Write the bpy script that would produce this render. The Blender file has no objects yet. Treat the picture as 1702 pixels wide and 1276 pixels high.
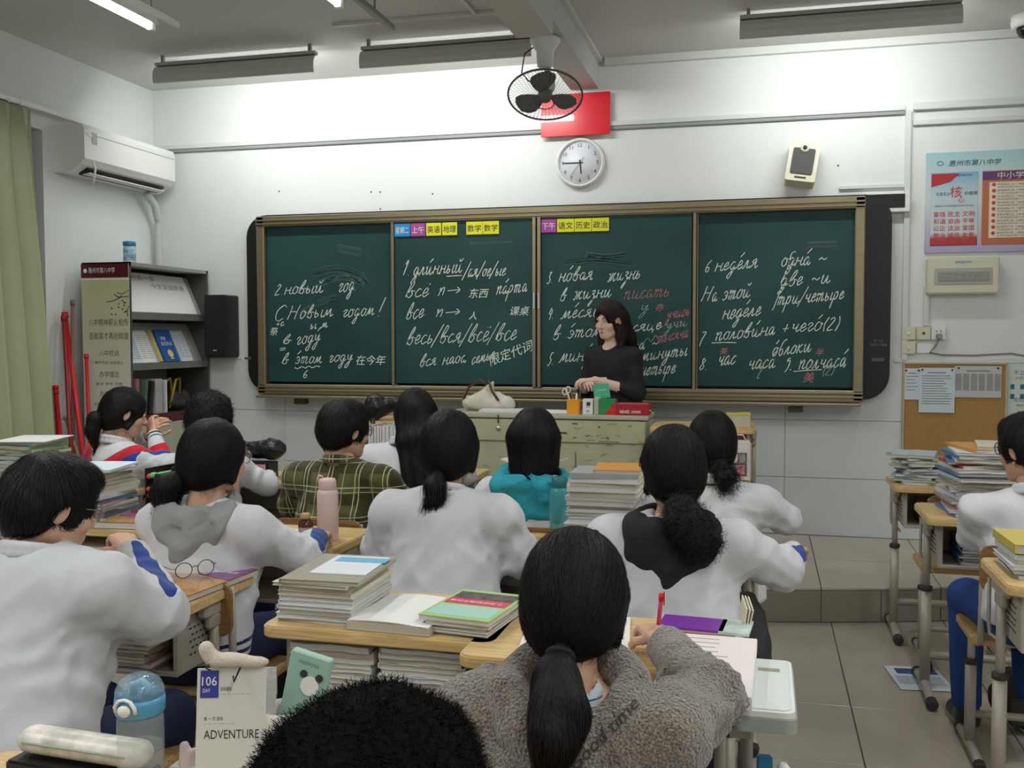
import bpy, bmesh, math, random
import numpy as np
from math import sin, cos, pi, radians, atan2, sqrt
from mathutils import Vector, Matrix

C = bpy.context.scene.collection
rng = np.random.default_rng(7)
random.seed(7)

# ---------------------------------------------------------------- camera
EYE = np.array([0.0, 0.0, 1.47])
YAW, PITCH, ROLL, FPX = -0.24811, 0.04730, -0.001285, 1650.0
_f = np.array([sin(YAW)*cos(PITCH), cos(YAW)*cos(PITCH), -sin(PITCH)])
_r0 = np.array([cos(YAW), -sin(YAW), 0.0]); _u0 = np.cross(_r0, _f)
_r = cos(ROLL)*_r0 + sin(ROLL)*_u0; _u = -sin(ROLL)*_r0 + cos(ROLL)*_u0
cam_data = bpy.data.cameras.new('camera'); cam = bpy.data.objects.new('camera', cam_data); C.objects.link(cam)
cam.matrix_world = Matrix(((_r[0], _u[0], -_f[0], 0), (_r[1], _u[1], -_f[1], 0), (_r[2], _u[2], -_f[2], 1.47), (0, 0, 0, 1)))
cam_data.sensor_width = 36; cam_data.lens = 36*FPX/1702; cam_data.clip_start = 0.05
bpy.context.scene.camera = cam

def ray(px, py): return _f + _r*(px-851)/FPX - _u*(py-638)/FPX
def onz(px, py, z):                       # point of the horizontal plane z seen at a pixel
    d = ray(px, py); return EYE + d*((z-EYE[2])/d[2])
def ony(px, py, y):                       # point of the plane y (parallel to the board) seen at a pixel
    d = ray(px, py); return EYE + d*(y/d[1])

# ---------------------------------------------------------------- world, exposure, lights
w = bpy.data.worlds.new('world'); bpy.context.scene.world = w; w.use_nodes = True
w.node_tree.nodes['Background'].inputs[0].default_value = (0.02, 0.025, 0.035, 1)
w.node_tree.nodes['Background'].inputs[1].default_value = 1.0
vs = bpy.context.scene.view_settings
vs.view_transform = 'Standard'; vs.look = 'None'; vs.gamma = 1; vs.use_curve_mapping = False
vs.exposure = 0.0
TUBE_W = 16.0          # watts of each ceiling tube
BOARD_W = 10.0         # watts of each blackboard lamp
LIGHT_COL = (0.99, 1.0, 0.975)

def area(name, loc, sx, sy, watts, rot, parent=None, spread=pi):
    l = bpy.data.lights.new(name, 'AREA'); l.shape = 'RECTANGLE'; l.size = sx; l.size_y = sy
    l.energy = watts; l.color = LIGHT_COL; l.spread = spread
    o = bpy.data.objects.new(name, l); C.objects.link(o); o.location = loc; o.rotation_euler = rot
    if parent:
        o.parent = parent
    return o

# ---------------------------------------------------------------- materials
MATS = {}
def nt(m): m.use_nodes = True; return m.node_tree
def mat(name, col, rough=0.6, metal=0.0, var=0.0, vscale=8.0, bump=0.0, bscale=60.0, spec=0.5, emit=None, estr=0,
        alpha=1.0, trans=0.0, sheen=0.0, coords='Object', stretch=None, ior=1.45, coat=0.0):
    if name in MATS: return MATS[name]
    m = bpy.data.materials.new(name); t = nt(m); N = t.nodes; L = t.links
    b = N['Principled BSDF']
    b.inputs['Base Color'].default_value = (*col, 1); b.inputs['Roughness'].default_value = rough
    b.inputs['Metallic'].default_value = metal; b.inputs['Specular IOR Level'].default_value = spec
    b.inputs['IOR'].default_value = ior
    if trans: b.inputs['Transmission Weight'].default_value = trans
    if alpha < 1: b.inputs['Alpha'].default_value = alpha
    if sheen: b.inputs['Sheen Weight'].default_value = sheen
    if coat: b.inputs['Coat Weight'].default_value = coat
    if emit: b.inputs['Emission Color'].default_value = (*emit, 1); b.inputs['Emission Strength'].default_value = estr
    if var or bump:
        tc = N.new('ShaderNodeTexCoord'); src = tc.outputs[coords]
        if stretch:
            mp = N.new('ShaderNodeMapping'); mp.inputs['Scale'].default_value = stretch
            L.new(src, mp.inputs['Vector']); src = mp.outputs[0]
        if var:
            n = N.new('ShaderNodeTexNoise'); n.inputs['Scale'].default_value = vscale; n.inputs['Detail'].default_value = 5
            L.new(src, n.inputs['Vector'])
            mx = N.new('ShaderNodeMix'); mx.data_type = 'RGBA'
            mr = N.new('ShaderNodeMapRange'); mr.inputs[1].default_value = .3; mr.inputs[2].default_value = .7
            L.new(n.outputs['Fac'], mr.inputs[0]); L.new(mr.outputs[0], mx.inputs['Factor'])
            mx.inputs[6].default_value = (*[c*(1-var) for c in col], 1)
            mx.inputs[7].default_value = (*[min(1, c*(1+var)) for c in col], 1)
            L.new(mx.outputs[2], b.inputs['Base Color'])
        if bump:
            n2 = N.new('ShaderNodeTexNoise'); n2.inputs['Scale'].default_value = bscale; n2.inputs['Detail'].default_value = 4
            L.new(src, n2.inputs['Vector'])
            bp = N.new('ShaderNodeBump'); bp.inputs['Strength'].default_value = min(1, bump); bp.inputs['Distance'].default_value = 0.01*max(1, bump)
            L.new(n2.outputs['Fac'], bp.inputs['Height']); L.new(bp.outputs[0], b.inputs['Normal'])
    MATS[name] = m
    return m

def wood(name, c1, c2, axis=(1, 14, 14), rough=.35):
    if name in MATS: return MATS[name]
    m = bpy.data.materials.new(name); t = nt(m); N = t.nodes; L = t.links; b = N['Principled BSDF']
    tc = N.new('ShaderNodeTexCoord'); mp = N.new('ShaderNodeMapping'); mp.inputs['Scale'].default_value = axis
    L.new(tc.outputs['Object'], mp.inputs['Vector'])
    n = N.new('ShaderNodeTexNoise'); n.inputs['Scale'].default_value = 5; n.inputs['Detail'].default_value = 6
    n.inputs['Distortion'].default_value = 1.2
    L.new(mp.outputs[0], n.inputs['Vector'])
    cr = N.new('ShaderNodeValToRGB'); cr.color_ramp.elements[0].position = .35; cr.color_ramp.elements[1].position = .68
    cr.color_ramp.elements[0].color = (*c1, 1); cr.color_ramp.elements[1].color = (*c2, 1)
    L.new(n.outputs['Fac'], cr.inputs[0]); L.new(cr.outputs[0], b.inputs['Base Color'])
    b.inputs['Roughness'].default_value = rough
    bp = N.new('ShaderNodeBump'); bp.inputs['Strength'].default_value = .12; bp.inputs['Distance'].default_value = .003
    L.new(n.outputs['Fac'], bp.inputs['Height']); L.new(bp.outputs[0], b.inputs['Normal'])
    MATS[name] = m
    return m

def layered(name, base, fields, rough=.75, bump=.3, bscale=350, sheen=.2, plaid=False, fleece=False):
    """cloth whose printed patches follow float attributes: fields = [(attribute, colour), ...], a patch where value > 0"""
    if name in MATS: return MATS[name]
    m = bpy.data.materials.new(name); t = nt(m); N = t.nodes; L = t.links; b = N['Principled BSDF']
    b.inputs['Roughness'].default_value = rough; b.inputs['Sheen Weight'].default_value = sheen
    b.inputs['Specular IOR Level'].default_value = .2
    tc = N.new('ShaderNodeTexCoord'); cur = None
    rgb = N.new('ShaderNodeRGB'); rgb.outputs[0].default_value = (*base, 1); cur = rgb.outputs[0]
    def mixto(fac, col, cur):
        mx = N.new('ShaderNodeMix'); mx.data_type = 'RGBA'; L.new(fac, mx.inputs['Factor']); L.new(cur, mx.inputs[6])
        mx.inputs[7].default_value = (*col, 1); return mx.outputs[2]
    if fleece:
        n = N.new('ShaderNodeTexNoise'); n.inputs['Scale'].default_value = 260; n.inputs['Detail'].default_value = 2
        L.new(tc.outputs['Object'], n.inputs['Vector'])
        mr = N.new('ShaderNodeMapRange'); mr.inputs[1].default_value = .42; mr.inputs[2].default_value = .62
        L.new(n.outputs['Fac'], mr.inputs[0]); cur = mixto(mr.outputs[0], tuple(c*.36 for c in base), cur)
    if plaid:
        sp = N.new('ShaderNodeSeparateXYZ'); L.new(tc.outputs['Object'], sp.inputs[0])
        def band(sock, period, off, wd):
            a = N.new('ShaderNodeMath'); a.operation = 'MULTIPLY_ADD'; L.new(sock, a.inputs[0]); a.inputs[1].default_value = 1/period; a.inputs[2].default_value = off+50
            f_ = N.new('ShaderNodeMath'); f_.operation = 'FRACT'; L.new(a.outputs[0], f_.inputs[0])
            l_ = N.new('ShaderNodeMath'); l_.operation = 'LESS_THAN'; L.new(f_.outputs[0], l_.inputs[0]); l_.inputs[1].default_value = wd
            return l_.outputs[0]
        for s_, per, off, wd, col in ((0, .12, .1, .35, (.035, .035, .008)), (2, .12, .2, .35, (.035, .035, .008)),
                                      (0, .11, 0, .032, (.46, .43, .27)), (0, .11, .14, .032, (.46, .43, .27)), (0, .11, .55, .03, (.36, .33, .2)),
                                      (2, .11, 0, .035, (.46, .43, .27)), (2, .11, .16, .03, (.36, .33, .2))):
            cur = mixto(band(sp.outputs[s_], per, off, wd), col, cur)
    for at_, col in fields:
        a = N.new('ShaderNodeAttribute'); a.attribute_name = at_
        g = N.new('ShaderNodeMath'); g.operation = 'GREATER_THAN'; L.new(a.outputs['Fac'], g.inputs[0]); g.inputs[1].default_value = 0
        cur = mixto(g.outputs[0], col, cur)
    L.new(cur, b.inputs['Base Color'])
    n2 = N.new('ShaderNodeTexNoise'); n2.inputs['Scale'].default_value = 170 if fleece else bscale; n2.inputs['Detail'].default_value = 3
    L.new(tc.outputs['Object'], n2.inputs['Vector'])
    bp = N.new('ShaderNodeBump'); bp.inputs['Strength'].default_value = 1 if fleece else bump; bp.inputs['Distance'].default_value = .012 if fleece else .002
    L.new(n2.outputs['Fac'], bp.inputs['Height']); L.new(bp.outputs[0], b.inputs['Normal'])
    MATS[name] = m
    return m

def pages_mat(name, col):                 # page block: fine leaf lines along its thickness
    if name in MATS: return MATS[name]
    m = bpy.data.materials.new(name); t = nt(m); N = t.nodes; L = t.links; b = N['Principled BSDF']
    b.inputs['Roughness'].default_value = .85
    tc = N.new('ShaderNodeTexCoord'); mp = N.new('ShaderNodeMapping'); mp.inputs['Scale'].default_value = (2, 2, 900)
    L.new(tc.outputs['Object'], mp.inputs['Vector'])
    n = N.new('ShaderNodeTexNoise'); n.inputs['Scale'].default_value = 1; n.inputs['Detail'].default_value = 2
    L.new(mp.outputs[0], n.inputs['Vector'])
    cr = N.new('ShaderNodeValToRGB'); cr.color_ramp.elements[0].position = .35; cr.color_ramp.elements[1].position = .6
    cr.color_ramp.elements[0].color = (*[c*.72 for c in col], 1); cr.color_ramp.elements[1].color = (*col, 1)
    L.new(n.outputs['Fac'], cr.inputs[0]); L.new(cr.outputs[0], b.inputs['Base Color'])
    MATS[name] = m
    return m

WALL = mat('wall_paint', (.74, .77, .755), .7, var=.03, vscale=1.5, bump=.05, bscale=90)
CEIL = mat('ceiling_paint', (.62, .62, .60), .8, var=.04, vscale=1.2)
TRIM = mat('trim_plastic', (.66, .68, .66), .5)
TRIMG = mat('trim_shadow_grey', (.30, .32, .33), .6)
WHITE = mat('white_plastic', (.78, .79, .77), .4)
IVORY = mat('ivory_plastic', (.66, .64, .50), .45)
BLACK = mat('black_plastic', (.012, .012, .013), .38)
DGREY = mat('dark_grey_plastic', (.06, .06, .065), .5)
GREY = mat('grey_paint', (.30, .30, .29), .4, metal=.3)
CHROME = mat('chrome', (.75, .75, .75), .2, metal=1)
BRONZE = mat('bronze_aluminium', (.30, .255, .16), .38, metal=.75, var=.08, vscale=6, stretch=(.4, 4, 4))
BRONZED = mat('dark_bronze', (.10, .08, .05), .45, metal=.6)
DESKW = wood('desk_birch', (.56, .37, .15), (.78, .57, .28))
SEATW = wood('seat_plywood', (.42, .25, .10), (.60, .40, .17))
BACKW = wood('backrest_plywood', (.24, .12, .045), (.36, .20, .08))
BEIGE = mat('beige_metal', (.42, .385, .32), .42, metal=.15, var=.06, vscale=20)
RUBBER = mat('rubber', (.035, .035, .035), .75)
SKIN = mat('skin', (.58, .35, .24), .5, var=.06, vscale=30, spec=.35)
SKINP = mat('skin_pale', (.72, .50, .40), .5, var=.05, vscale=30, spec=.35)
NAVY = mat('navy_cloth', (.012, .035, .13), .8, bump=.2, bscale=300)
BLUEC = mat('blue_cloth', (.015, .09, .36), .8, bump=.2, bscale=300)
PINK = mat('pink_plastic', (.78, .42, .45), .4)
RED = mat('red_plastic', (.62, .02, .025), .4)
REDG = mat('red_gloss_paper', (.70, .015, .03), .3, coat=.4)
MAROON = mat('maroon_panel', (.10, .006, .015), .4)
PAPER = mat('paper', (.80, .80, .78), .85)
PAPERB = mat('bluish_paper', (.62, .70, .76), .85)
PINKP = mat('pinkish_paper', (.82, .74, .72), .85)
INK = mat('ink', (.04, .04, .045), .8)
INKG = mat('grey_ink', (.22, .22, .24), .8)
INKR = mat('red_ink', (.62, .05, .05), .7)
INKW = mat('white_ink', (.85, .85, .82), .7)
CHALK = mat('chalk', (.78, .82, .76), .95)
CHALKD = mat('faint_chalk', (.36, .45, .42), .95)
CHALKP = mat('pink_chalk', (.55, .20, .24), .95)
GLASS = mat('clear_glass', (.95, .97, .97), .05, alpha=.22, spec=.6)
CREAM = mat('lectern_cream', (.47, .465, .31), .45, metal=.0, var=.1, vscale=7)

# ---------------------------------------------------------------- mesh helpers
def make(name, bm, m, parent=None, smooth=False, loc=None):
    me = bpy.data.meshes.new(name); bm.to_mesh(me); bm.free()
    for k in (m if isinstance(m, (list, tuple)) else [m]): me.materials.append(k)
    if smooth:
        for p in me.polygons: p.use_smooth = True
    o = bpy.data.objects.new(name, me); C.objects.link(o)
    if parent: o.parent = parent
    if loc is not None: o.location = loc
    return o
def tag(o, label=None, cat=None, group=None, kind=None):
    if label: o['label'] = label
    if cat: o['category'] = cat
    if group: o['group'] = group
    if kind: o['kind'] = kind
    return o
def empty(name, loc, label, cat, rz=0, group=None):
    o = bpy.data.objects.new(name, None); C.objects.link(o); o.location = loc; o.rotation_euler = (0, 0, rz); o.empty_display_size = .05
    return tag(o, label, cat, group)
def BM(): return bmesh.new()
def bx(bm, c, s, mi=0, rot=None, bev=0, seg=1):
    r = bmesh.ops.create_cube(bm, size=1); vs_ = r['verts']
    for v in vs_: v.co = Vector((v.co.x*s[0], v.co.y*s[1], v.co.z*s[2]))
    if bev:
        es = list({e for v in vs_ for e in v.link_edges})
        g = bmesh.ops.bevel(bm, geom=es, offset=bev, segments=seg, affect='EDGES')
        vs_ = list({v for f in g['faces'] for v in f.verts} | {v for v in vs_ if v.is_valid})
        todo = set(vs_); st = list(vs_)
        while st:
            v = st.pop()
            for e in v.link_edges:
                o_ = e.other_vert(v)
                if o_ not in todo: todo.add(o_); st.append(o_)
        vs_ = list(todo)
    M = Matrix.Translation(Vector(c))
    if rot is not None: M = M @ (rot if isinstance(rot, Matrix) else Matrix.Rotation(rot, 4, 'Z'))
    for v in vs_: v.co = M @ v.co
    if mi:
        for f in {f for v in vs_ for f in v.link_faces}: f.material_index = mi
    return vs_
def tube(bm, p, q, r1, r2=None, n=10, mi=0, cap=True):
    p = Vector(p); q = Vector(q); r2 = r1 if r2 is None else r2; d = (q-p)
    if d.length < 1e-6: return
    z = d.normalized(); x = z.orthogonal().normalized(); y = z.cross(x)
    a = [bm.verts.new(p+(x*cos(2*pi*i/n)+y*sin(2*pi*i/n))*r1) for i in range(n)]
    b = [bm.verts.new(q+(x*cos(2*pi*i/n)+y*sin(2*pi*i/n))*r2) for i in range(n)]
    fs = [bm.faces.new((a[i], a[(i+1) % n], b[(i+1) % n], b[i])) for i in range(n)]
    for f in fs: f.smooth = True
    if cap: fs += [bm.faces.new(a[::-1]), bm.faces.new(b)]
    for f in fs: f.material_index = mi
def path(bm, pts, r, n=8, mi=0, closed=False):
    pts = [Vector(p) for p in pts]; k = len(pts); rings = []
    up = None
    for i, p in enumerate(pts):
        a = pts[(i-1) % k] if (closed or i > 0) else p
        b = pts[(i+1) % k] if (closed or i < k-1) else p
        z = (b-a).normalized()
        x = z.orthogonal().normalized() if up is None else (up - z*up.dot(z)).normalized()
        up = x; y = z.cross(x)
        rr = r[i] if isinstance(r, (list, tuple)) else r
        rings.append([bm.verts.new(p+(x*cos(2*pi*j/n)+y*sin(2*pi*j/n))*rr) for j in range(n)])
    for i in range(k if closed else k-1):
        a, b = rings[i], rings[(i+1) % k]
        for j in range(n):
            f = bm.faces.new((a[j], a[(j+1) % n], b[(j+1) % n], b[j])); f.smooth = True; f.material_index = mi
    if not closed:
        f = bm.faces.new(rings[0][::-1]); f.material_index = mi; f = bm.faces.new(rings[-1]); f.material_index = mi
def lathe(bm, prof, c=(0, 0, 0), n=24, mi=0, M=None):
    rings = []; M = M or Matrix.Identity(4)
    for r, z in prof:
        rings.append([bm.verts.new(Vector(c)+(M @ Vector((r*cos(2*pi*i/n), r*sin(2*pi*i/n), z)))) for i in range(n)])
    for a, b in zip(rings, rings[1:]):
        for i in range(n):
            f = bm.faces.new((a[i], a[(i+1) % n], b[(i+1) % n], b[i])); f.smooth = True; f.material_index = mi
    for rg, rev in ((rings[0], True), (rings[-1], False)):
        f = bm.faces.new(rg[::-1] if rev else rg); f.material_index = mi
def slab(bm, poly, z0, z1, mi=0):        # prism over an outline in x, y
    a = [bm.verts.new((x, y, z0)) for x, y in poly]; b = [bm.verts.new((x, y, z1)) for x, y in poly]; n = len(poly)
    fs = [bm.faces.new(a[::-1]), bm.faces.new(b)] + [bm.faces.new((a[i], a[(i+1) % n], b[(i+1) % n], b[i])) for i in range(n)]
    for f in fs: f.material_index = mi
def rrect(w_, h_, r, n=5, cx=0, cy=0):
    o = []
    for qx, qy, a0 in ((1, 1, 0), (-1, 1, 90), (-1, -1, 180), (1, -1, 270)):
        for i in range(n+1):
            a = radians(a0+90*i/n); o.append((cx+qx*(w_/2-r)+r*cos(a), cy+qy*(h_/2-r)+r*sin(a)))
    return o
def wallmap(x, y, z):                     # local (x, y, z) -> a sheet that faces the class: x right, y up, z out of the wall
    return Matrix(((1, 0, 0, x), (0, 0, -1, y), (0, 1, 0, z), (0, 0, 0, 1)))
def xf(bm, M):
    bmesh.ops.transform(bm, matrix=M, verts=bm.verts); return bm
def simple(name, fn, m, label=None, cat=None, parent=None, group=None, kind=None, smooth=False):
    b = BM(); fn(b); o = make(name, b, m, parent, smooth); return tag(o, label, cat, group, kind)
def boxo(name, c, s, m, parent=None, bev=0, rot=None, **k):
    b = BM(); bx(b, c, s, rot=rot, bev=bev, seg=2 if bev else 1); o = make(name, b, m, parent); return tag(o, **k)

_tc = {}
def text_mesh(s, size, shear=0, off=0):
    key = (s, round(size, 4), shear, off)
    if key in _tc: return _tc[key]
    cu = bpy.data.curves.new('t', 'FONT'); cu.body = s; cu.size = size; cu.shear = shear; cu.resolution_u = 2; cu.offset = off
    cu.align_x = 'LEFT'; cu.align_y = 'BOTTOM_BASELINE'
    o = bpy.data.objects.new('t', cu); C.objects.link(o)
    me = bpy.data.meshes.new_from_object(o.evaluated_get(bpy.context.evaluated_depsgraph_get()))
    bpy.data.objects.remove(o)
    _tc[key] = me
    return me
def text(items, m, parent, name='lettering'):
    """items: (string, size, matrix, align, max width) joined as one printed part"""
    bm = BM()
    for it in items:
        s, size, M = it[:3]; al = it[3] if len(it) > 3 else 'L'; mw = it[4] if len(it) > 4 else None
        sh = it[5] if len(it) > 5 else 0
        me = text_mesh(s, size, sh)
        if not me.vertices: continue
        xs = [v.co.x for v in me.vertices]; wd = max(xs)-min(xs); k = 1
        if mw: k = mw/wd
        x0 = min(xs) if al == 'L' else (min(xs)+max(xs))/2
        n0 = len(bm.verts); bm.from_mesh(me); bm.verts.ensure_lookup_table()
        T = M @ Matrix.Diagonal((k, 1, 1, 1)) @ Matrix.Translation((-x0, 0, 0))
        for v in list(bm.verts)[n0:]: v.co = T @ v.co
    for f in bm.faces: f.material_index = 0
    o = make(name, bm, m, parent)
    return o
def board_xy(x, y, z, rot=0):             # text placed on a sheet that faces the class (normal -y)
    return wallmap(x, y, z) @ Matrix.Rotation(rot, 4, 'Z')
# ================================================================ SETTING
XL, XR, YF, YB, ZC = -4.5, 3.2, 6.7, -2.6, 3.33
def struct(o): o['kind'] = 'structure'; return o

# floor with its tiles
fl = struct(boxo('floor', ((XL+XR)/2, (YF+YB)/2, -.056), (XR-XL+.4, YF-YB+.4, .1), mat('grout', (.12, .11, .10), .8)))
FT = mat('floor_tile', (.42, .38, .32), .24, var=.07, vscale=3, spec=.5, coords='Object')
TS = .562; tx0 = .352; ty0 = 4.656
tb = BM(); bx(tb, (0, 0, -.006), (TS-.005, TS-.005, .012), bev=.0012)
t0 = make('tile', tb, FT, fl); t0.location = (tx0-TS/2, ty0-TS/2, 0); first = True
for i in range(-9, 6):
    for j in range(-8, 3):
        x = tx0-TS/2+i*TS; y = ty0-TS/2+j*TS
        if x-TS/2 < XL-.15 or x+TS/2 > XR+.3: continue
        if i == 0 and j == 0: continue
        o = t0.copy(); C.objects.link(o); o.location = (x, y, 0)

# raised teaching platform with a gently curved front edge
def pf(x): return 5.10+.30*min(1.9, abs((x+1.3)/2))**2
PZ = .18
pb = BM(); xs = np.linspace(XL, XR, 40)
poly = [(x, pf(x)) for x in xs]+[(XR, YF), (XL, YF)]
slab(pb, poly, 0, PZ-.012)
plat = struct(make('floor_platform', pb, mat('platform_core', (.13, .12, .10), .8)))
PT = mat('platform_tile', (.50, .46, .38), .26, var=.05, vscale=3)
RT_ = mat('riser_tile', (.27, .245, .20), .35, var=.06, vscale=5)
e = XL; step = .60
while e < XR-.01:
    a, b_ = e+.0025, min(e+step, XR)-.0025
    for y0, y1 in ((None, 5.98), (5.985, YF)):
        seg = [a+(b_-a)*k/5 for k in range(6)]
        front = [(x, (pf(x)-.012) if y0 is None else y0) for x in seg]
        p = BM(); slab(p, front+[(b_, y1), (a, y1)], PZ-.011, PZ); make('tile', p, PT, plat)
    e += step
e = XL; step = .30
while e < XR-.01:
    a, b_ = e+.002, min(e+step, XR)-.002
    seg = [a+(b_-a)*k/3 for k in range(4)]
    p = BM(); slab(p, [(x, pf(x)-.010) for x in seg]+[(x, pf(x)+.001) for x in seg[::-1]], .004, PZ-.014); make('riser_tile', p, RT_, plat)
    e += step

# ceiling, walls
struct(boxo('ceiling', ((XL+XR)/2, (YF+YB)/2, ZC+.06), (XR-XL+.4, YF-YB+.4, .12), CEIL))
wf = struct(boxo('wall_front', ((XL+XR)/2, YF+.08, ZC/2), (XR-XL+.4, .16, ZC), WALL))
struct(boxo('wall_right', (XR+.08, (YF+YB)/2, ZC/2), (.16, YF-YB, ZC), WALL))
struct(boxo('wall_back', ((XL+XR)/2, YB-.08, ZC/2), (XR-XL+.4, .16, ZC), WALL))
# left wall around a window whose reveal shows beside the curtain
wl = BM(); WY0, WY1, WZ0, WZ1 = 2.2, 5.50, .95, 2.80
bx(wl, (XL-.1, (WY1+YF)/2, ZC/2), (.2, YF-WY1, ZC)); bx(wl, (XL-.1, (YB+WY0)/2, ZC/2), (.2, WY0-YB, ZC))
bx(wl, (XL-.1, (WY0+WY1)/2, WZ0/2), (.2, WY1-WY0, WZ0)); bx(wl, (XL-.1, (WY0+WY1)/2, (WZ1+ZC)/2), (.2, WY1-WY0, ZC-WZ1))
wlo = struct(make('wall_left', wl, WALL))
wn = BM()
for y in (WY0, (WY0+WY1)/2, WY1): bx(wn, (XL-.12, y, (WZ0+WZ1)/2), (.05, .06, WZ1-WZ0))
for z in (WZ0, 1.5, WZ1): bx(wn, (XL-.12, (WY0+WY1)/2, z), (.05, WY1-WY0, .05))
win = struct(make('window_1', wn, mat('window_frame_grey', (.32, .34, .36), .4)))
for y0, y1 in ((WY0, (WY0+WY1)/2), ((WY0+WY1)/2, WY1)):
    for z0, z1 in ((WZ0, 1.5), (1.5, WZ1)):
        boxo('pane', (XL-.12, (y0+y1)/2, (z0+z1)/2), (.006, y1-y0-.06, z1-z0-.05), mat('night_glass', (.02, .03, .04), .05, spec=.6), win)

# glazed dado tiles on the front and left wall (individual tiles, three courses)
DT = mat('dado_tile', (.70, .725, .74), .22, var=.02, vscale=2)
rows = [(.182, .553), (.557, .928), (.932, 1.305)]
x = XL+.004
tid = {}
def dtile(parent, cx, cz, wd, h, axis):
    key = (round(wd, 3), round(h, 3), axis)
    if key not in tid:
        b = BM(); s = (wd, .010, h) if axis == 'x' else (.010, wd, h); bx(b, (0, 0, 0), s, bev=.0015)
        me = bpy.data.meshes.new('dado_tile'); b.to_mesh(me); b.free(); me.materials.append(DT); tid[key] = me
    o = bpy.data.objects.new('dado_tile', tid[key]); C.objects.link(o); o.parent = parent
    return o
edges = [XL]; g = -3.46-.9*2
while edges[-1] < XR: 
    g += .9
    if g > XL+.1: edges.append(min(g, XR))
for r0, r1 in rows:
    for a, b_ in zip(edges, edges[1:]):
        o = dtile(wf, 0, 0, b_-a-.004, r1-r0, 'x'); o.location = ((a+b_)/2, YF-.005, (r0+r1)/2)
for r0, r1 in [(.002, .178)]+rows:
    for a, b_ in ((5.5, 6.1), (6.1, 6.688), (4.6, 5.5)):
        if r1 < .18 and a >= 5.5: continue
        if a < 5.5 and r1 > .95: continue
        o = dtile(wlo, 0, 0, b_-a-.004, r1-r0, 'y'); o.location = (XL+.005, (a+b_)/2, (r0+r1)/2)
# cable trunking, rails and beams
def trim(n, c, s, m=TRIM): return struct(boxo('trim_%d' % n, c, s, m, bev=.002))
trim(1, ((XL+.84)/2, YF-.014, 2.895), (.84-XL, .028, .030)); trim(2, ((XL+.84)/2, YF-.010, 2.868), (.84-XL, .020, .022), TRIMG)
trim(3, (.862, YF-.012, 2.10), (.034, .024, 1.56)); trim(4, (.985, YF-.012, 1.66), (.03, .024, .25))
trim(5, ((.89+XR)/2, YF-.016, 2.90), (XR-.89, .032, .045)); trim(6, ((.89+XR)/2, YF-.012, 2.80), (XR-.89, .024, .030))
trim(7, ((.45+.86)/2, YF-.010, 2.415), (.40, .020, .022))
trim(8, ((-1.05+XR)/2, YF-.02, ZC-.025), (XR+1.05, .04, .05)); trim(9, (-1.08, (4.5+6.66)/2, ZC-.012), (.03, 2.2, .024))
trim(10, (-1.9, 5.55, ZC-.010), (1.2, .025, .020)); trim(11, (2.0, YF-.008, 1.315), (2.4, .016, .018))
trim(12, ((XL-3.78)/2, YF-.008, 1.315), (-3.78-XL, .016, .018))
trim(13, (-1.62, 3.6, ZC-.010), (.02, 3.9, .020)); trim(14, (-3.45, YF-.009, .60), (.05, .018, .85))
b = BM(); bx(b, (-1.19, (5.02+6.7)/2, (3.14+ZC)/2), (.19, 1.68, ZC-3.14)); bx(b, (-1.15, (5.02+YB)/2, (3.0+ZC)/2), (.19, 5.02-YB, ZC-3.0))
struct(make('trim_15', b, mat('beam_paint', (.56, .57, .56), .8)))
# ================================================================ LAMPS
TUBE = mat('lit_tube', (1, 1, 1), .5, emit=(.95, 1, .97), estr=9)
def tube_lamp(x, y0, y1, z, label, watts=TUBE_W, group=None):
    t = empty('ceiling_lamp', (x, (y0+y1)/2, z), label, 'lamp', group=group); L_ = y1-y0
    h = BM(); slab(h, [(-.035, 0), (-.02, .045), (.02, .045), (.035, 0), (.02, .012), (-.02, .012)], -L_/2, L_/2)
    xf(h, Matrix.Rotation(pi/2, 4, 'X')); make('housing', h, WHITE, t)
    b = BM(); tube(b, (0, -L_/2+.03, -.012), (0, L_/2-.03, -.012), .014, n=10); make('lamp_tube', b, TUBE, t)
    for s in (-1, 1):
        b = BM(); bx(b, (0, s*(L_/2-.018), -.005), (.034, .035, .045), bev=.004); make('end_cap', b, WHITE, t)
        b = BM(); tube(b, (0, s*L_*.3, .045), (0, s*L_*.3, ZC-z), .006); make('hanger_rod', b, GREY, t)
    area('lamp_light', (0, 0, -.035), .06, L_-.1, watts, (0, 0, 0), t)
tube_lamp(-2.93, 3.05, 4.38, 3.0, 'lit white tube lamp hanging under the ceiling at top left')
t = empty('lamp_rail', (-2.80, 3.72, 3.0), 'thin dark rail beside the lit tube lamp at top left', 'rail')
b = BM(); bx(b, (0, 0, 0), (.022, 1.35, .03), bev=.003); make('rail_bar', b, WHITE, t)
for s in (-1, 1):
    b = BM(); tube(b, (0, s*.45, .012), (0, s*.45, .33), .006); make('hanger_rod', b, GREY, t)
tube_lamp(-1.90, 3.2, 4.30, 3.0, 'white tube lamp at the top edge left of the concrete beam')
t = empty('lamp_rail', (-1.80, 4.02, 3.0), 'dark metal rail under the ceiling above the second board lamp', 'rail')
b = BM(); bx(b, (0, 0, 0), (.03, 1.35, .03), bev=.003); make('rail_bar', b, GREY, t)
for s in (-1, 1):
    b = BM(); tube(b, (0, s*.45, .012), (0, s*.45, .33), .006); make('hanger_rod', b, GREY, t)
for x, y in ((.55, 2.3), (2.2, 2.3), (-2.93, .3), (-1.9, .3), (.55, -.2), (2.2, -.2), (-2.2, -2.0), (1.3, -2.0)):
    tube_lamp(x, y, y+1.2, 3.0, 'white tube lamp of the rows behind the photographer', group='tube lamps behind the photographer')

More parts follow.
